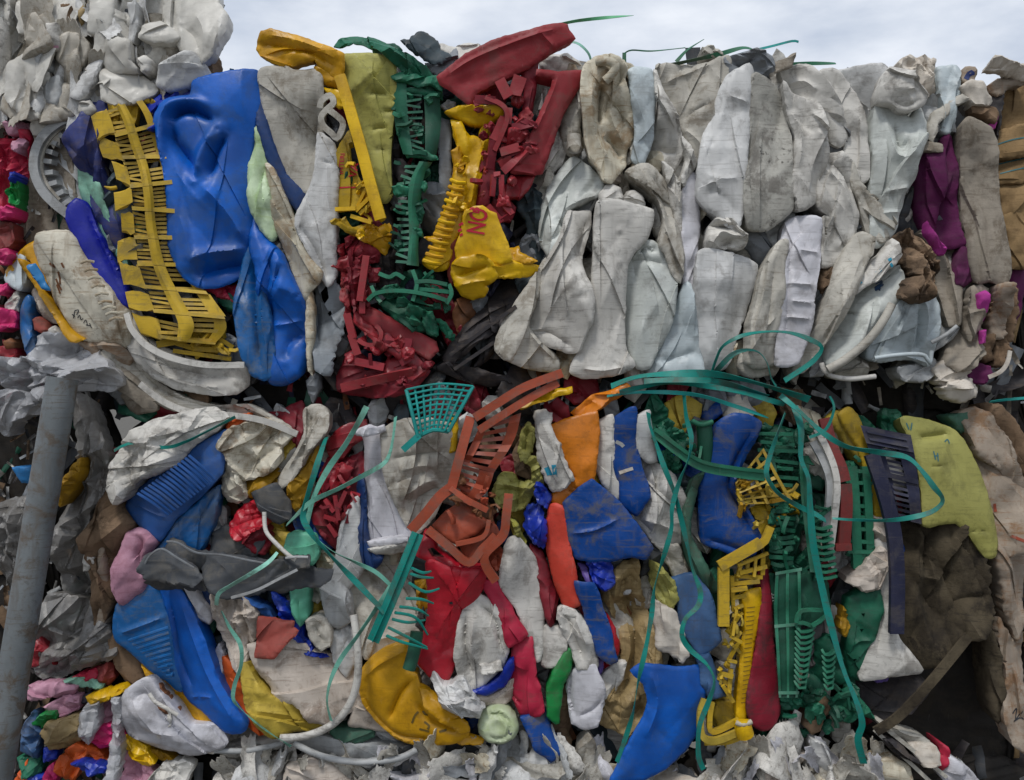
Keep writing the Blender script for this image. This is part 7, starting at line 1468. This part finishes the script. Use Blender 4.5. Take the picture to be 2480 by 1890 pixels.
# copies of a few crushed bottle shapes for the many that cannot be told apart
def bottle_mesh(seed, mat, kind, ck=1.0, sharp=32):
    """0: flattened bottle with neck, 1: curled torn strip, 2: folded wall panel"""
    rr = np.random.RandomState(seed); vs_, fs = [], []
    cr = [(rr.uniform(-.4, .4, 2), rr.uniform(0, math.pi), rr.uniform(.12, .4) * rr.choice([-1, 1])) for _ in range(5)]
    def crush(x, z, k=1.0):
        h = 0
        for p0, th, a in cr:
            ss = -(x - p0[0]) * math.sin(th) + (z - p0[1]) * math.cos(th); h += a * math.exp(-abs(ss) / .16)
        return h * .5 * k * ck
    if kind == 0:
        n = 14; W_ = rr.uniform(.3, .44)
        prof = [(0.0, .8), (.02, 1), (.14, 1.04), (.28, .94), (.42, 1.02), (.56, .97), (.68, .9), (.76, .6), (.82, .34), (.86, .3), (.87, .38), (.9, .38), (.91, .3), (1.0, .29)]
        fl = rr.uniform(.18, .4); tw = rr.uniform(-.9, .9); bx = rr.uniform(-.2, .2)
        for i, (t, r) in enumerate(prof):
            for j in range(n):
                a = 2 * math.pi * j / n
                x, y = math.cos(a) * r * W_, math.sin(a) * r * W_ * fl; c_, s_ = math.cos(tw * t), math.sin(tw * t)
                x, y = x * c_ - y * s_ + bx * t * t, x * s_ + y * c_
                vs_.append((x + rr.uniform(-.012, .012), y + crush(x, t - .5) * (1 if r > .5 else .4) + rr.uniform(-.012, .012), t - .5))
        for i in range(len(prof) - 1):
            for j in range(n):
                j2 = (j + 1) % n; fs.append([i * n + j, i * n + j2, (i + 1) * n + j2, (i + 1) * n + j])
        fs.append(list(range(n))[::-1])
    else:
        nu, nv = 9, 12; W_ = rr.uniform(.16, .32) if kind == 1 else rr.uniform(.4, .62); cu = rr.uniform(1.5, 4) * rr.choice([-1, 1]) if kind == 1 else rr.uniform(-1, 1); ph = rr.uniform(0, 6.28, 4); bend = rr.uniform(-.5, .5)
        jj = rr.uniform(-.05, .05, (2, nu + 1)); je = rr.uniform(-.03, .03, (2, nv + 1))
        for lay in (0, 1):
            for i in range(nv + 1):
                for j in range(nu + 1):
                    z = i / nv - .5
                    x = (j / nu - .5) * W_ * (1 - .35 * abs(z) * (ph[0] > 3)) + (je[0, i] if j == 0 else je[1, i] if j == nu else 0)
                    if i == 0: z += jj[0, j]
                    if i == nv: z += jj[1, j]
                    y = cu * x * x + crush(x, z, .9) + bend * z * z + lay * .018
                    vs_.append((x + bend * .5 * z * z, y, z))
        m = (nu + 1) * (nv + 1); w = nu + 1
        for i in range(nv):
            for j in range(nu):
                a = i * w + j; fs.append([a, a + 1, a + w + 1, a + w]); fs.append([m + a, m + a + w, m + a + w + 1, m + a + 1])
            a = i * w; fs.append([a, a + w, m + a + w, m + a]); a = i * w + nu; fs.append([a, m + a, m + a + w, a + w])
        for j in range(nu):
            fs.append([j, m + j, m + j + 1, j + 1]); a = nv * w + j; fs.append([a, a + 1, m + a + 1, m + a])
    me = bpy.data.meshes.new('crushed_bottle'); me.from_pydata(vs_, [], fs); me.polygons.foreach_set('use_smooth', [True] * len(me.polygons))
    me.set_sharp_from_angle(angle=math.radians(sharp)); me.materials.append(MATS[mat]); me.update()
    return me
SHAPE = ['flattened bottle', 'curled torn strip', 'folded wall piece']
MARKS = [(640, 'under the flat lid edge'), (800, 'under the wide grey lid'), (960, 'under the deep yellow tub'), (1120, 'below the yellow tub flange'), (1230, 'under the pale green bottle base'), (1330, 'under the short blue strip'), (1400, 'below the green lid'), (1480, 'below the white oval bottom'),
         (1570, 'below the tan bag'), (1690, 'beside the curled blue sheet'), (1790, 'under the yellow tray'), (1880, 'below the red paddle'), (1990, 'under the green crate shards'), (2090, 'at the end of the long teal strap'), (2300, 'at the foot of the dark hollow')]
def scatter(protos, poly, step, d0, d1, s0, s1, seed, name, label, cat, group, spread=.5, marks=None, tone=None):
    rr = np.random.RandomState(seed); pp = np.array(P(poly)); lo, hi = pp.min(0), pp.max(0); k = 0
    for y in np.arange(lo[1], hi[1], step):
        for x in np.arange(lo[0], hi[0], step):
            q = np.array([x, y]) + rr.uniform(-.45, .45, 2) * step
            if not inside(q[None], pp)[0]: continue
            d = rr.uniform(d0, d1)
            o = bpy.data.objects.new(name, protos[rr.randint(len(protos))]); col.objects.link(o)
            o.location = Wd(q[0], q[1], -d * S); s_ = rr.uniform(s0, s1) * S
            o.scale = (s_ * rr.uniform(.65, 1.0), s_ * rr.uniform(.65, 1.0), s_)
            o.rotation_euler = (rr.normal(0, .35), rr.normal(0, spread), rr.uniform(-.9, .9) + (math.pi if rr.uniform() < .5 else 0))
            lb = label
            if marks:
                me = o.data; lb = tone[me.name] + ' ' + next((t for xm, t in marks if q[0] < xm), marks[-1][1])
            tag(o, lb, cat, group); k += 1
    return k
TONE = {}
pa = []
for i, (m_, k_, t_) in enumerate([('milky', 0, 'milky'), ('milky_warm', 2, 'warm grey'), ('white_cool', 1, 'cool white'), ('milky', 0, 'milky'), ('milky_warm', 0, 'warm grey'), ('grey_light', 1, 'grey'), ('milky', 2, 'milky'), ('white', 1, 'white'), ('white_cool', 2, 'cool white')]):
    pa.append(bottle_mesh(200 + i, m_, k_, .42, 55)); TONE[pa[-1].name] = t_ + ' ' + SHAPE[k_] + ' in the top left bale'
TMARKS = [(90, 'near its left edge'), (220, 'above the round ribbed tub'), (300, 'above the yellow crate'), (900, 'near the milky bag')]
scatter(pa, '-40,-60 380,-60 400,90 420,200 330,250 200,290 -40,290', 38, -20, 52, 100, 180, 41, 'crushed_bottle', '', 'bottle', 'small crushed bottles at the top left', .32, TMARKS, TONE)
# ------------------------------------------------------------------ shredded white bottles at the bottom
pb = []
for i, (m_, k_, t_) in enumerate([('white', 1, 'white'), ('white_dirty', 2, 'dirty white'), ('white_cool', 0, 'cool white'), ('grey_light', 1, 'grey'), ('white_dirty', 0, 'dirty white'), ('white', 2, 'white'), ('grey', 1, 'dark grey'), ('white_lilac', 1, 'lilac white'), ('cream', 2, 'cream'), ('white_dirty', 1, 'dirty white'), ('grey_dark', 2, 'blackish'), ('white', 0, 'white')]):
    pb.append(bottle_mesh(300 + i, m_, k_, .6, 42)); TONE[pb[-1].name] = t_ + ' ' + SHAPE[k_]
scatter(pb, '560,1836 760,1850 900,1846 1040,1812 1300,1814 1470,1830 1480,1930 1690,1930 1710,1816 1780,1800 1960,1796 2140,1840 2220,1960 520,1960', 36, 40, 100, 90, 170, 43, 'crushed_bottle', '', 'bottle', 'shredded bottle pieces in the bottom bale', .8, MARKS, TONE)
BB = 'larger white pieces in the bottom bale'
for poly, m_, lab in [('1280,1850 1304,1812 1344,1840 1340,1900 1270,1900', 'white_cool', 'white bottle wall under the short blue strip'), ('1390,1880 1404,1810 1424,1776 1440,1800 1436,1860 1450,1900 1396,1900', 'white_dirty', 'upright grey white strip left of the curled blue sheet'),
                      ('700,1850 760,1836 800,1850 850,1900 690,1900', 'bone', 'rounded pale sheet at the bottom left of the bottom bale'), ('1580,1900 1640,1882 1690,1886 1700,1910 1580,1910', 'paper', 'flat pale sheet at the foot of the curled blue sheet'),
                      ('870,1850 960,1836 1000,1830 960,1856 900,1870', 'white_cool', 'flat white piece under the wide bottom lid'), ('940,1870 980,1890 1030,1880 1050,1860 1060,1880 1020,1900 960,1900', 'white_lilac', 'curved pale lid piece under the deep yellow tub'),
                      ('1850,1860 1930,1824 1962,1838 1930,1870 1880,1890 1850,1884', 'bone', 'beige wedge under the green shards at the bottom'), ('1964,1790 1992,1800 2010,1850 2020,1880 1996,1870 1970,1830', 'white_cool', 'white bottle with a ribbed neck at the bottom right'),
                      ('2130,1750 2180,1770 2260,1800 2270,1830 2220,1820 2160,1780', 'white_dirty', 'grey sheet edges fanning at the bottom right'), ('2200,1800 2262,1806 2270,1846 2230,1850', 'paper', 'pale crumpled flap beside the crimson strip at the bottom right'),
                      ('2120,1850 2160,1832 2200,1860 2214,1900 2140,1900', 'cream', 'cream rounded piece at the bottom right'), ('2290,1830 2330,1850 2380,1900 2300,1900 2280,1880', 'white_lilac', 'lilac grey sheet at the bottom right corner')]:
    item('plastic_sheet', lab, 'sheet', m_, 7, poly, BB, r=8, cr=.9)
item('plastic_strip', 'crimson strip at the bottom right in the bottom bale', 'strip', 'red_pink', 7, '2276,1800 2296,1810 2300,1836 2286,1870 2266,1850 2282,1830', r=5)
item('plastic_sheet', 'dark lid edge sheet slanting through the bottom right pieces', 'sheet', 'charcoal', 8, '2140,1790 2160,1790 2240,1860 2260,1900 2230,1900 2190,1850', r=6)
for i, (a, b, lab) in enumerate([((2120, 1770, 90), (2260, 1900, 84), 'white sheet edge slanting at the bottom right'), ((2150, 1768, 90), (2290, 1880, 84), 'second white sheet edge slanting at the bottom right')]):
    tag(bar(None, 'plastic_strip', 'white_dirty', a, b, 9, 16), lab, 'strip')
# ------------------------------------------------------------------ left edge
item('plastic_film', 'pink film roll at the upper left edge under the bottle bale', 'film', 'pink', 3, '10,300 30,294 66,300 84,312 78,322 50,322 20,324', r=10, cr=1)
item('plastic_film', 'crimson film bunched down the left edge', 'film', 'red_pink', 3, '-20,350 40,330 66,320 66,352 54,390 44,430 30,450 10,480 -20,500', r=10, cr=2, nc=18)
item('plastic_film', 'pale pink torn film over the crimson film at the left edge', 'film', 'pink', 4, '26,340 52,330 62,344 44,368 28,362', cr=2, r=6)
item('plastic_film', 'green crinkled film at the left edge', 'film', 'green', 4, '8,452 24,434 40,440 38,480 34,506 20,490 10,470', cr=2.6, nc=18, r=6)
item('plastic_film', 'small blue and green film knot at the left edge', 'film', 'blue_royal', 5, '20,420 34,412 40,424 36,440 22,440', cr=2, r=4)
item('plastic_film', 'hot pink film strip at the left edge below the green film', 'film', 'pink_hot', 4, '-10,508 20,500 36,506 34,528 10,530 -10,530', cr=1.4, r=6)
item('plastic_film', 'dusky pink film at the left edge above the yellow lid edge', 'film', 'red_brown', 3, '-10,540 24,540 34,580 24,600 -10,606', cr=1.5, r=8)
item('plastic_film', 'magenta film scrap by the yellow lid edge', 'film', 'pink_hot', 4, '-10,608 20,602 28,616 10,640 -10,640', cr=1.5, r=6)
item('plastic_film', 'small hot pink scrap under the grey blue pot', 'film', 'pink_hot', 4, '-6,690 16,686 18,702 2,714', cr=1.5, r=4)
item('plastic_film', 'bright pink film at the left edge beside the blue curved bottle', 'film', 'pink_hot', 4, '-14,750 24,750 40,764 34,790 0,800 -14,800', cr=1.2, r=8)
item('plastic_film', 'red film in the shade at the left edge below the bright pink film', 'film', 'red', 3, '-14,846 30,834 40,850 36,874 -14,872', cr=1.5, r=6)
item('plastic_disc', 'amber brown cap at the left edge', 'cap', 'brown', 4, '10,828 26,820 36,830 32,842 14,844', r=10, cr=.2)
item('plastic_film', 'lilac grey film fold at the left edge', 'film', 'milky', 3, '6,740 40,706 46,722 42,752 20,752', cr=1.5, r=6)
item('crushed_bottle', 'blue curved bottle hanging left of the yellow band', 'bottle', 'blue_teal', 4, '44,756 56,728 70,716 78,730 72,762 78,800 84,840 82,872 72,868 60,834 46,800', r=16, b=18, cr=.7)
item('plastic_sheet', 'pale pink striped film behind the yellow band', 'film', 'bone', 3, '72,708 84,696 100,716 124,752 138,784 120,780 92,756 76,736', r=8, cr=1, f=[('84,706 120,770', 3, 5), ('78,716 108,764', 3, 5)])
item('plastic_disc', 'brick red oval tab under the pale pink film', 'lid', 'brick', 4, '80,776 94,768 110,780 116,800 104,806 88,798', r=8, cr=.2)
item('plastic_film', 'white scrap between the brick red tab and the yellow band', 'film', 'white', 4, '116,800 130,790 150,800 164,822 140,820 116,812', r=5, cr=1)
item('plastic_film', 'grey crumpled plastic film heaped over the top of the steel pole', 'film', 'film_grey', 9, '-20,872 10,872 60,866 84,842 80,816 100,806 130,812 170,818 200,836 222,862 250,880 270,900 276,930 240,944 190,940 160,950 120,962 80,966 30,958 4,940 -20,930', cr=2.4, nc=26, wave=4, r=14, jag=2)
item('plastic_film', 'pale grey film fold hanging left of the steel pole', 'film', 'film_grey', 6, '4,960 30,948 100,966 104,996 70,1000 40,1020 14,1050 4,1040', cr=1.6, r=10)
item('plastic_film', 'dark stretched film hanging right of the steel pole', 'film', 'film_dark', 6, '184,958 212,964 236,1040 262,1096 258,1150 246,1194 214,1240 206,1290 214,1330 196,1400 180,1452 130,1450 118,1400 140,1260 150,1180 190,1130 200,1070', cr=2.0, nc=24, wave=2, r=12, ang=100)
item('plastic_film', 'dark bundle of film below the steel pole film', 'film', 'film_dark', 5, '110,1450 180,1450 230,1490 260,1520 280,1580 230,1600 180,1620 130,1650 70,1640 76,1560', cr=2, nc=20, r=12)
item('plastic_film', 'mustard scrap caught in the dark film beside the steel pole', 'film', 'mustard', 7, '146,1180 190,1130 208,1110 200,1160 166,1200 142,1228', cr=1, r=6)
item('plastic_sheet', 'blue scrap in the dark gap left of the steel pole', 'sheet', 'blue_light', 2, '34,1132 80,1130 80,1170 56,1168', r=5)
item('plastic_film', 'dark film at the left edge beside the steel pole', 'film', 'film_dark', 3, '-20,1240 60,1206 60,1260 40,1400 30,1480 -20,1500', cr=2, nc=20, r=12)
item('cardboard_box', 'brown crumpled cardboard right of the dark stretched film', 'cardboard', 'card_brown', 5, '262,1190 276,1160 300,1230 330,1266 306,1300 286,1350 276,1400 282,1440 250,1520 234,1510 236,1430 216,1340 210,1300 236,1260', cr=1.6, nc=16, r=8)
item('cardboard_sheet', 'long torn cardboard strip hanging beside the pink bottle', 'cardboard', 'card_pale', 6, '240,1330 250,1290 256,1380 262,1440 252,1520 236,1512 244,1440', r=5, cr=.8)
item('cardboard_box', 'brown box corner under the blue ribbed container wall', 'cardboard', 'card_brown', 4, '260,1520 290,1540 340,1600 350,1640 320,1670 290,1620 276,1570', cr=.5, r=8)
item('plastic_bag', 'white scrap of bag in the film beside the brown cardboard', 'film', 'white', 6, '204,1340 222,1344 230,1360 214,1380 202,1384', r=5, cr=1.5)
# ------------------------------------------------------------------ bottom left colour scraps
CS = 'coloured film scraps at the bottom left'
for poly, m_, lay, lab in [('66,1664 130,1654 190,1662 176,1680 120,1690 66,1696', 'pink', 5, 'red and pink printed film lying across the bottom left heap'),
    ('78,1560 96,1548 112,1570 134,1608 76,1616', 'red', 3, 'red triangle of film in the dark film above the heap'), ('176,1640 236,1622 240,1646 200,1650', 'red_pink', 4, 'pinkish red film strip under the cardboard edge'),
    ('156,1648 200,1644 252,1656 244,1668 180,1664', 'mint', 5, 'pale green strip at the top of the bottom left heap'), ('110,1712 150,1690 192,1686 190,1714 170,1726 146,1740 130,1724', 'pink', 6, 'bright pink crumpled film in the middle of the bottom left heap'),
    ('82,1750 100,1730 130,1726 128,1744 96,1766', 'green', 7, 'green cap like piece in the bottom left heap'), ('100,1778 124,1750 190,1734 194,1790 160,1810 124,1812 118,1786', 'tan', 7, 'beige cup with a torn rim in the bottom left heap'),
    ('56,1770 84,1720 106,1770 96,1830 50,1820', 'blue_grey', 5, 'blue tinted film bag beside the steel pole'), ('224,1790 244,1760 284,1752 304,1780 290,1806 240,1810', 'pink_hot', 6, 'raspberry pink tub in the bottom left heap'),
    ('210,1690 246,1676 300,1660 310,1668 270,1690 224,1708', 'yellow', 7, 'yellow strip pointing right in the bottom left heap'), ('136,1840 180,1806 214,1826 190,1846 176,1890 150,1890 130,1870', 'orange_red', 8, 'orange folded piece at the bottom of the heap'),
    ('196,1800 230,1812 260,1846 240,1856 200,1840', 'orange_red', 6, 'second orange flap right of the orange folded piece'), ('180,1846 196,1842 220,1852 262,1858 250,1872 220,1878 200,1866', 'blue_royal', 9, 'blue foil with white edges at the bottom of the heap'),
    ('300,1780 320,1784 350,1810 376,1846 356,1856 316,1830 300,1812', 'yellow', 6, 'yellow shell right of the raspberry pink tub'), ('298,1830 312,1822 340,1846 370,1880 350,1900 300,1900', 'pink', 6, 'pink ridged piece at the bottom of the heap'),
    ('360,1890 400,1850 446,1838 470,1850 450,1900 362,1900', 'white', 6, 'white crumpled cloth at the bottom left'), ('350,1810 400,1830 440,1850 400,1850', 'mustard', 5, 'thin yellow edge above the white crumpled cloth'),
    ('106,1870 128,1850 140,1880 130,1900 104,1900', 'pink_hot', 7, 'hot pink scrap beside the orange folded piece'), ('70,1880 110,1878 116,1900 70,1900', 'blue_royal', 6, 'royal blue scrap at the lower edge of the heap'),
    ('40,1840 96,1836 100,1868 60,1880', 'green_dark', 5, 'dull green film at the lower edge beside the steel pole'), ('240,1620 270,1600 280,1640 262,1660 244,1650', 'red_brown', 4, 'dark red sliver at the top of the heap'),
    ('170,1690 220,1680 214,1700 190,1706', 'navy', 4, 'navy scrap behind the bright pink film'), ('250,1700 300,1700 308,1740 260,1752 240,1740', 'pink', 4, 'faded pink tub behind the yellow strip'),
    ('108,1810 128,1806 134,1836 112,1842', 'blue_royal', 6, 'small blue scrap under the beige cup'), ('190,1740 216,1700 240,1690 236,1760 214,1800 196,1790', 'film_grey', 8, 'clear film veil over the middle of the heap'),
    ('272,1690 290,1690 292,1800 286,1890 262,1890 270,1780', 'film_grey', 9, 'clear twisted film hanging at the right of the heap'), ('36,1890 70,1840 70,1900', 'orange_red', 4, 'orange film at the foot of the steel pole')]:
    item('plastic_film', lab, 'film', m_, lay, poly, CS, r=7, cr=1.7, dep=40)
# ------------------------------------------------------------------ steel pole
pole = tag(sweep('steel_pole', 'steel', [(152, 916, 190), (145, 960, 192), (68, 1420, 205), (-9, 1890, 218), (-60, 2200, 226)], None, r=34, n=24, cr=False, step=60), 'leaning grey painted steel pole at the left under the film', 'pole')
# ------------------------------------------------------------------ right edge
RC = 'cardboard sheets of the bale at the right edge'
for poly, m_, lay, lab in [('2400,236 2440,210 2490,200 2490,330 2440,330 2420,300', 'card_tan', 3, 'brown cardboard sheet at the top of the right edge'),
    ('2390,216 2420,190 2470,192 2480,204 2440,214 2412,236', 'card_pale', 4, 'bent tan cardboard flap above the brown cardboard'),
    ('2410,320 2490,300 2490,380 2416,384', 'card_tan', 4, 'cardboard stack layer with blue lines at the right edge'), ('2412,388 2490,372 2490,440 2422,444', 'card_tan', 4, 'second cardboard layer with a blue line below it'),
    ('2420,448 2490,436 2490,520 2430,524', 'card_tan', 4, 'third cardboard layer at the right edge'), ('2428,528 2490,500 2490,650 2450,650 2436,600', 'card_tan', 4, 'smooth brown box face at the right edge'),
    ('2400,250 2424,196 2436,200 2420,280 2414,340 2404,300', 'charcoal', 4, 'dark folded edge beside the brown cardboard'),
    ('2336,1000 2370,986 2410,1010 2440,1060 2468,1130 2490,1180 2490,1210 2440,1150 2400,1120 2370,1100', 'card_pale', 5, 'grey tan sheet curving down at the right of the seam'),
    ('2390,980 2430,980 2460,1030 2490,1080 2490,1180 2460,1120 2430,1060', 'card_brown', 4, 'brown curved sheet behind the grey tan sheet'),
    ('2378,1110 2440,1106 2490,1190 2490,1330 2440,1340 2404,1290 2390,1200', 'card_pale', 5, 'broad stained cardboard sheet at the right edge of the lower bale'),
    ('2400,1300 2450,1340 2490,1350 2490,1500 2470,1560 2440,1480 2420,1400', 'card_pale', 5, 'pinkish cardboard sheet with orange stains at the right edge'),
    ('2430,1500 2460,1560 2490,1540 2490,1830 2450,1800 2430,1740 2440,1640', 'card_pale', 5, 'lower cardboard sheet with scribbled marks at the right edge'),
    ('2380,1520 2404,1530 2420,1600 2430,1680 2416,1750 2400,1720 2390,1620', 'rag_grey', 4, 'dirty torn strip hanging in the dark gap at the right'),
    ('2300,1010 2340,1000 2350,1040 2330,1050', 'green_grey', 3, 'dark green film above the khaki drum')]:
    o = item('cardboard_sheet', lab, 'cardboard', m_, lay, poly, RC, r=7, cr=.7, dep=70, jag=1.4)
    if 'stained cardboard' in lab: [on_surface(o, 'stain', 'terracotta', [q], 7) for q in ['2408,1220 2412,1240', '2450,1300 2480,1312', '2440,1296 2452,1300']]
    if 'scribbled' in lab: on_surface(o, 'scribble', 'ink', ['2448,1726 2462,1716 2456,1740 2476,1722', '2450,1744 2470,1738 2482,1744'], 3)
    if 'blue lines' in lab or 'blue line below' in lab: on_surface(o, 'printed_line', 'print_green', ['2416,350 2450,340 2480,334'] if 'lines' in lab else ['2424,420 2450,414 2480,408', '2420,396 2450,390 2482,384'], 3)

# ------------------------------------------------------------------ small crumpled scraps jammed into the gaps between the named pieces
PREP = {'with', 'at', 'under', 'beside', 'right', 'left', 'in', 'of', 'below', 'above', 'behind', 'between', 'on', 'beneath', 'over', 'near', 'running', 'hanging', 'wedged', 'squeezed', 'standing', 'slanting', 'curving', 'crushed', 'crumpled', 'leaning', 'lying', 'folded', 'widening', 'tapering', 'sticking', 'showing', 'next', 'bulging', 'stuffed', 'seen', 'curling', 'torn', 'twisted', 'flaring', 'crossing', 'bent', 'reaching', 'printed', 'stuck', 'down', 'out', 'up', 'squashed', 'across', 'joined', 'inside', 'around', 'end', 'from', 'to', 'the', 'narrowing', 'rolled', 'looped', 'tucked', 'touching', 'pressed', 'climbing'}
def short(lab):
    w = lab.split(); k = 1
    while k < len(w) and k < 6 and not (k > 1 and w[k] in PREP): k += 1
    return ' '.join(w[:k])
def fill_gaps(poly, step, palette, lay, s0, s1, seed, group):
    rr = np.random.RandomState(seed); pp = np.array(P(poly)); cov = [(o_, l_, lab) for o_, l_, nm, lab in REG if lab]
    lo, hi = pp.min(0), pp.max(0)
    gx, gy = np.meshgrid(np.arange(lo[0], hi[0], 9), np.arange(lo[1], hi[1], 9)); q = np.stack([gx.ravel(), gy.ravel()], 1); q = q[inside(q, pp)]
    free = np.ones(len(q), bool)
    for o_, l_, lab in cov:
        if l_ >= 3:
            m_ = (q[:, 0] > o_[:, 0].min()) & (q[:, 0] < o_[:, 0].max()) & (q[:, 1] > o_[:, 1].min()) & (q[:, 1] < o_[:, 1].max())
            if m_.any(): free[np.where(m_)[0]] &= ~inside(q[m_], o_)
    q = q[free]; q = q[rr.permutation(len(q))]; put = []; used = {}
    cen = np.array([o_.mean(0) for o_, _, _ in cov])
    for x, y in q:
        if any((x - a) ** 2 + (y - b) ** 2 < step ** 2 for a, b in put): continue
        put.append((x, y)); cname, m_ = palette[rr.randint(len(palette))]
        s_ = rr.uniform(s0, s1); el = rr.uniform(.35, .9); th = rr.normal(math.pi / 2, .5); k = rr.randint(6, 10); pts = []
        for i in range(k):
            a = 6.283 * i / k + rr.uniform(-.25, .25); r_ = s_ * rr.uniform(.7, 1.15); u, v = math.cos(a) * r_, math.sin(a) * r_ * el
            pts.append((x + u * math.cos(th) - v * math.sin(th), y + u * math.sin(th) + v * math.cos(th)))
        near = short(cov[int(((cen - (x, y)) ** 2).sum(1).argmin())][2])
        near = ' '.join(near.split()[:6])
        lab = f"{'narrow' if el < .52 else 'broad' if el > .76 else 'bent'} {'large' if s_ > (s0 + s1) / 2 else 'small'} {cname} scrap jammed {'above' if y < cen[int(((cen - (x, y)) ** 2).sum(1).argmin())][1] else 'below'} the {near}"
        item('plastic_scrap', lab, 'scrap', m_, lay + rr.uniform(-.8, .8), pts, group, r=6, b=6, cr=1.3, dep=40, film=rr.uniform() < .55, grow=1, g=5.5)
    return len(put)
NAMED = list(REG)
n1 = fill_gaps('330,1040 500,1030 700,1010 1000,1000 1400,985 1900,990 2180,1040 2180,1600 2090,1700 2080,1780 1700,1800 1300,1800 800,1780 560,1800 420,1700 330,1560 300,1300', 58,
          [('white', 'white'), ('dirty white', 'white_dirty'), ('grey', 'grey_light'), ('pale grey', 'white_cool'), ('blue', 'blue_dusty'), ('dark green', 'green_dark'), ('dark red', 'red_dark'), ('cream', 'cream'), ('dark grey', 'grey_dark'), ('brown', 'card_brown'), ('yellow', 'yellow_pale'), ('slate', 'slate'), ('white', 'white_dirty')], 1.3, 38, 70, 91, 'small scraps in the gaps of the lower bale')
n2 = fill_gaps('210,330 400,260 640,190 960,200 1230,200 1330,190 1320,460 1290,640 1200,840 1060,920 760,940 500,900 300,800', 60,
          [('dark grey', 'grey_dark'), ('charcoal', 'charcoal'), ('grey', 'grey'), ('slate', 'slate'), ('dark green', 'green_deep'), ('dark red', 'red_dark'), ('navy', 'navy')], 2.0, 36, 64, 92, 'small scraps in the gaps of the coloured half')
n3 = fill_gaps('1310,200 1500,180 2140,180 2300,260 2330,700 2260,880 1900,900 1400,900 1240,880 1310,640', 66,
          [('white', 'white'), ('dirty white', 'white_dirty'), ('grey', 'grey_light'), ('grey', 'grey'), ('cream', 'cream')], 2.2, 42, 74, 93, 'small scraps in the gaps of the white half')
n4 = fill_gaps('240,880 420,960 700,1010 1000,960 1260,930 1480,925 1700,930 1900,960 1960,990 1700,975 1400,965 1000,1000 700,1040 500,1010 330,1010', 70,
          [('dark green', 'green_deep'), ('grey', 'grey'), ('dirty white', 'white_dirty'), ('charcoal', 'charcoal'), ('brown', 'card_brown'), ('dark red', 'red_dark')], 0.6, 42, 74, 94, 'small scraps in the seam between the bales')
print('gap scraps', n1, n2, n3, n4)
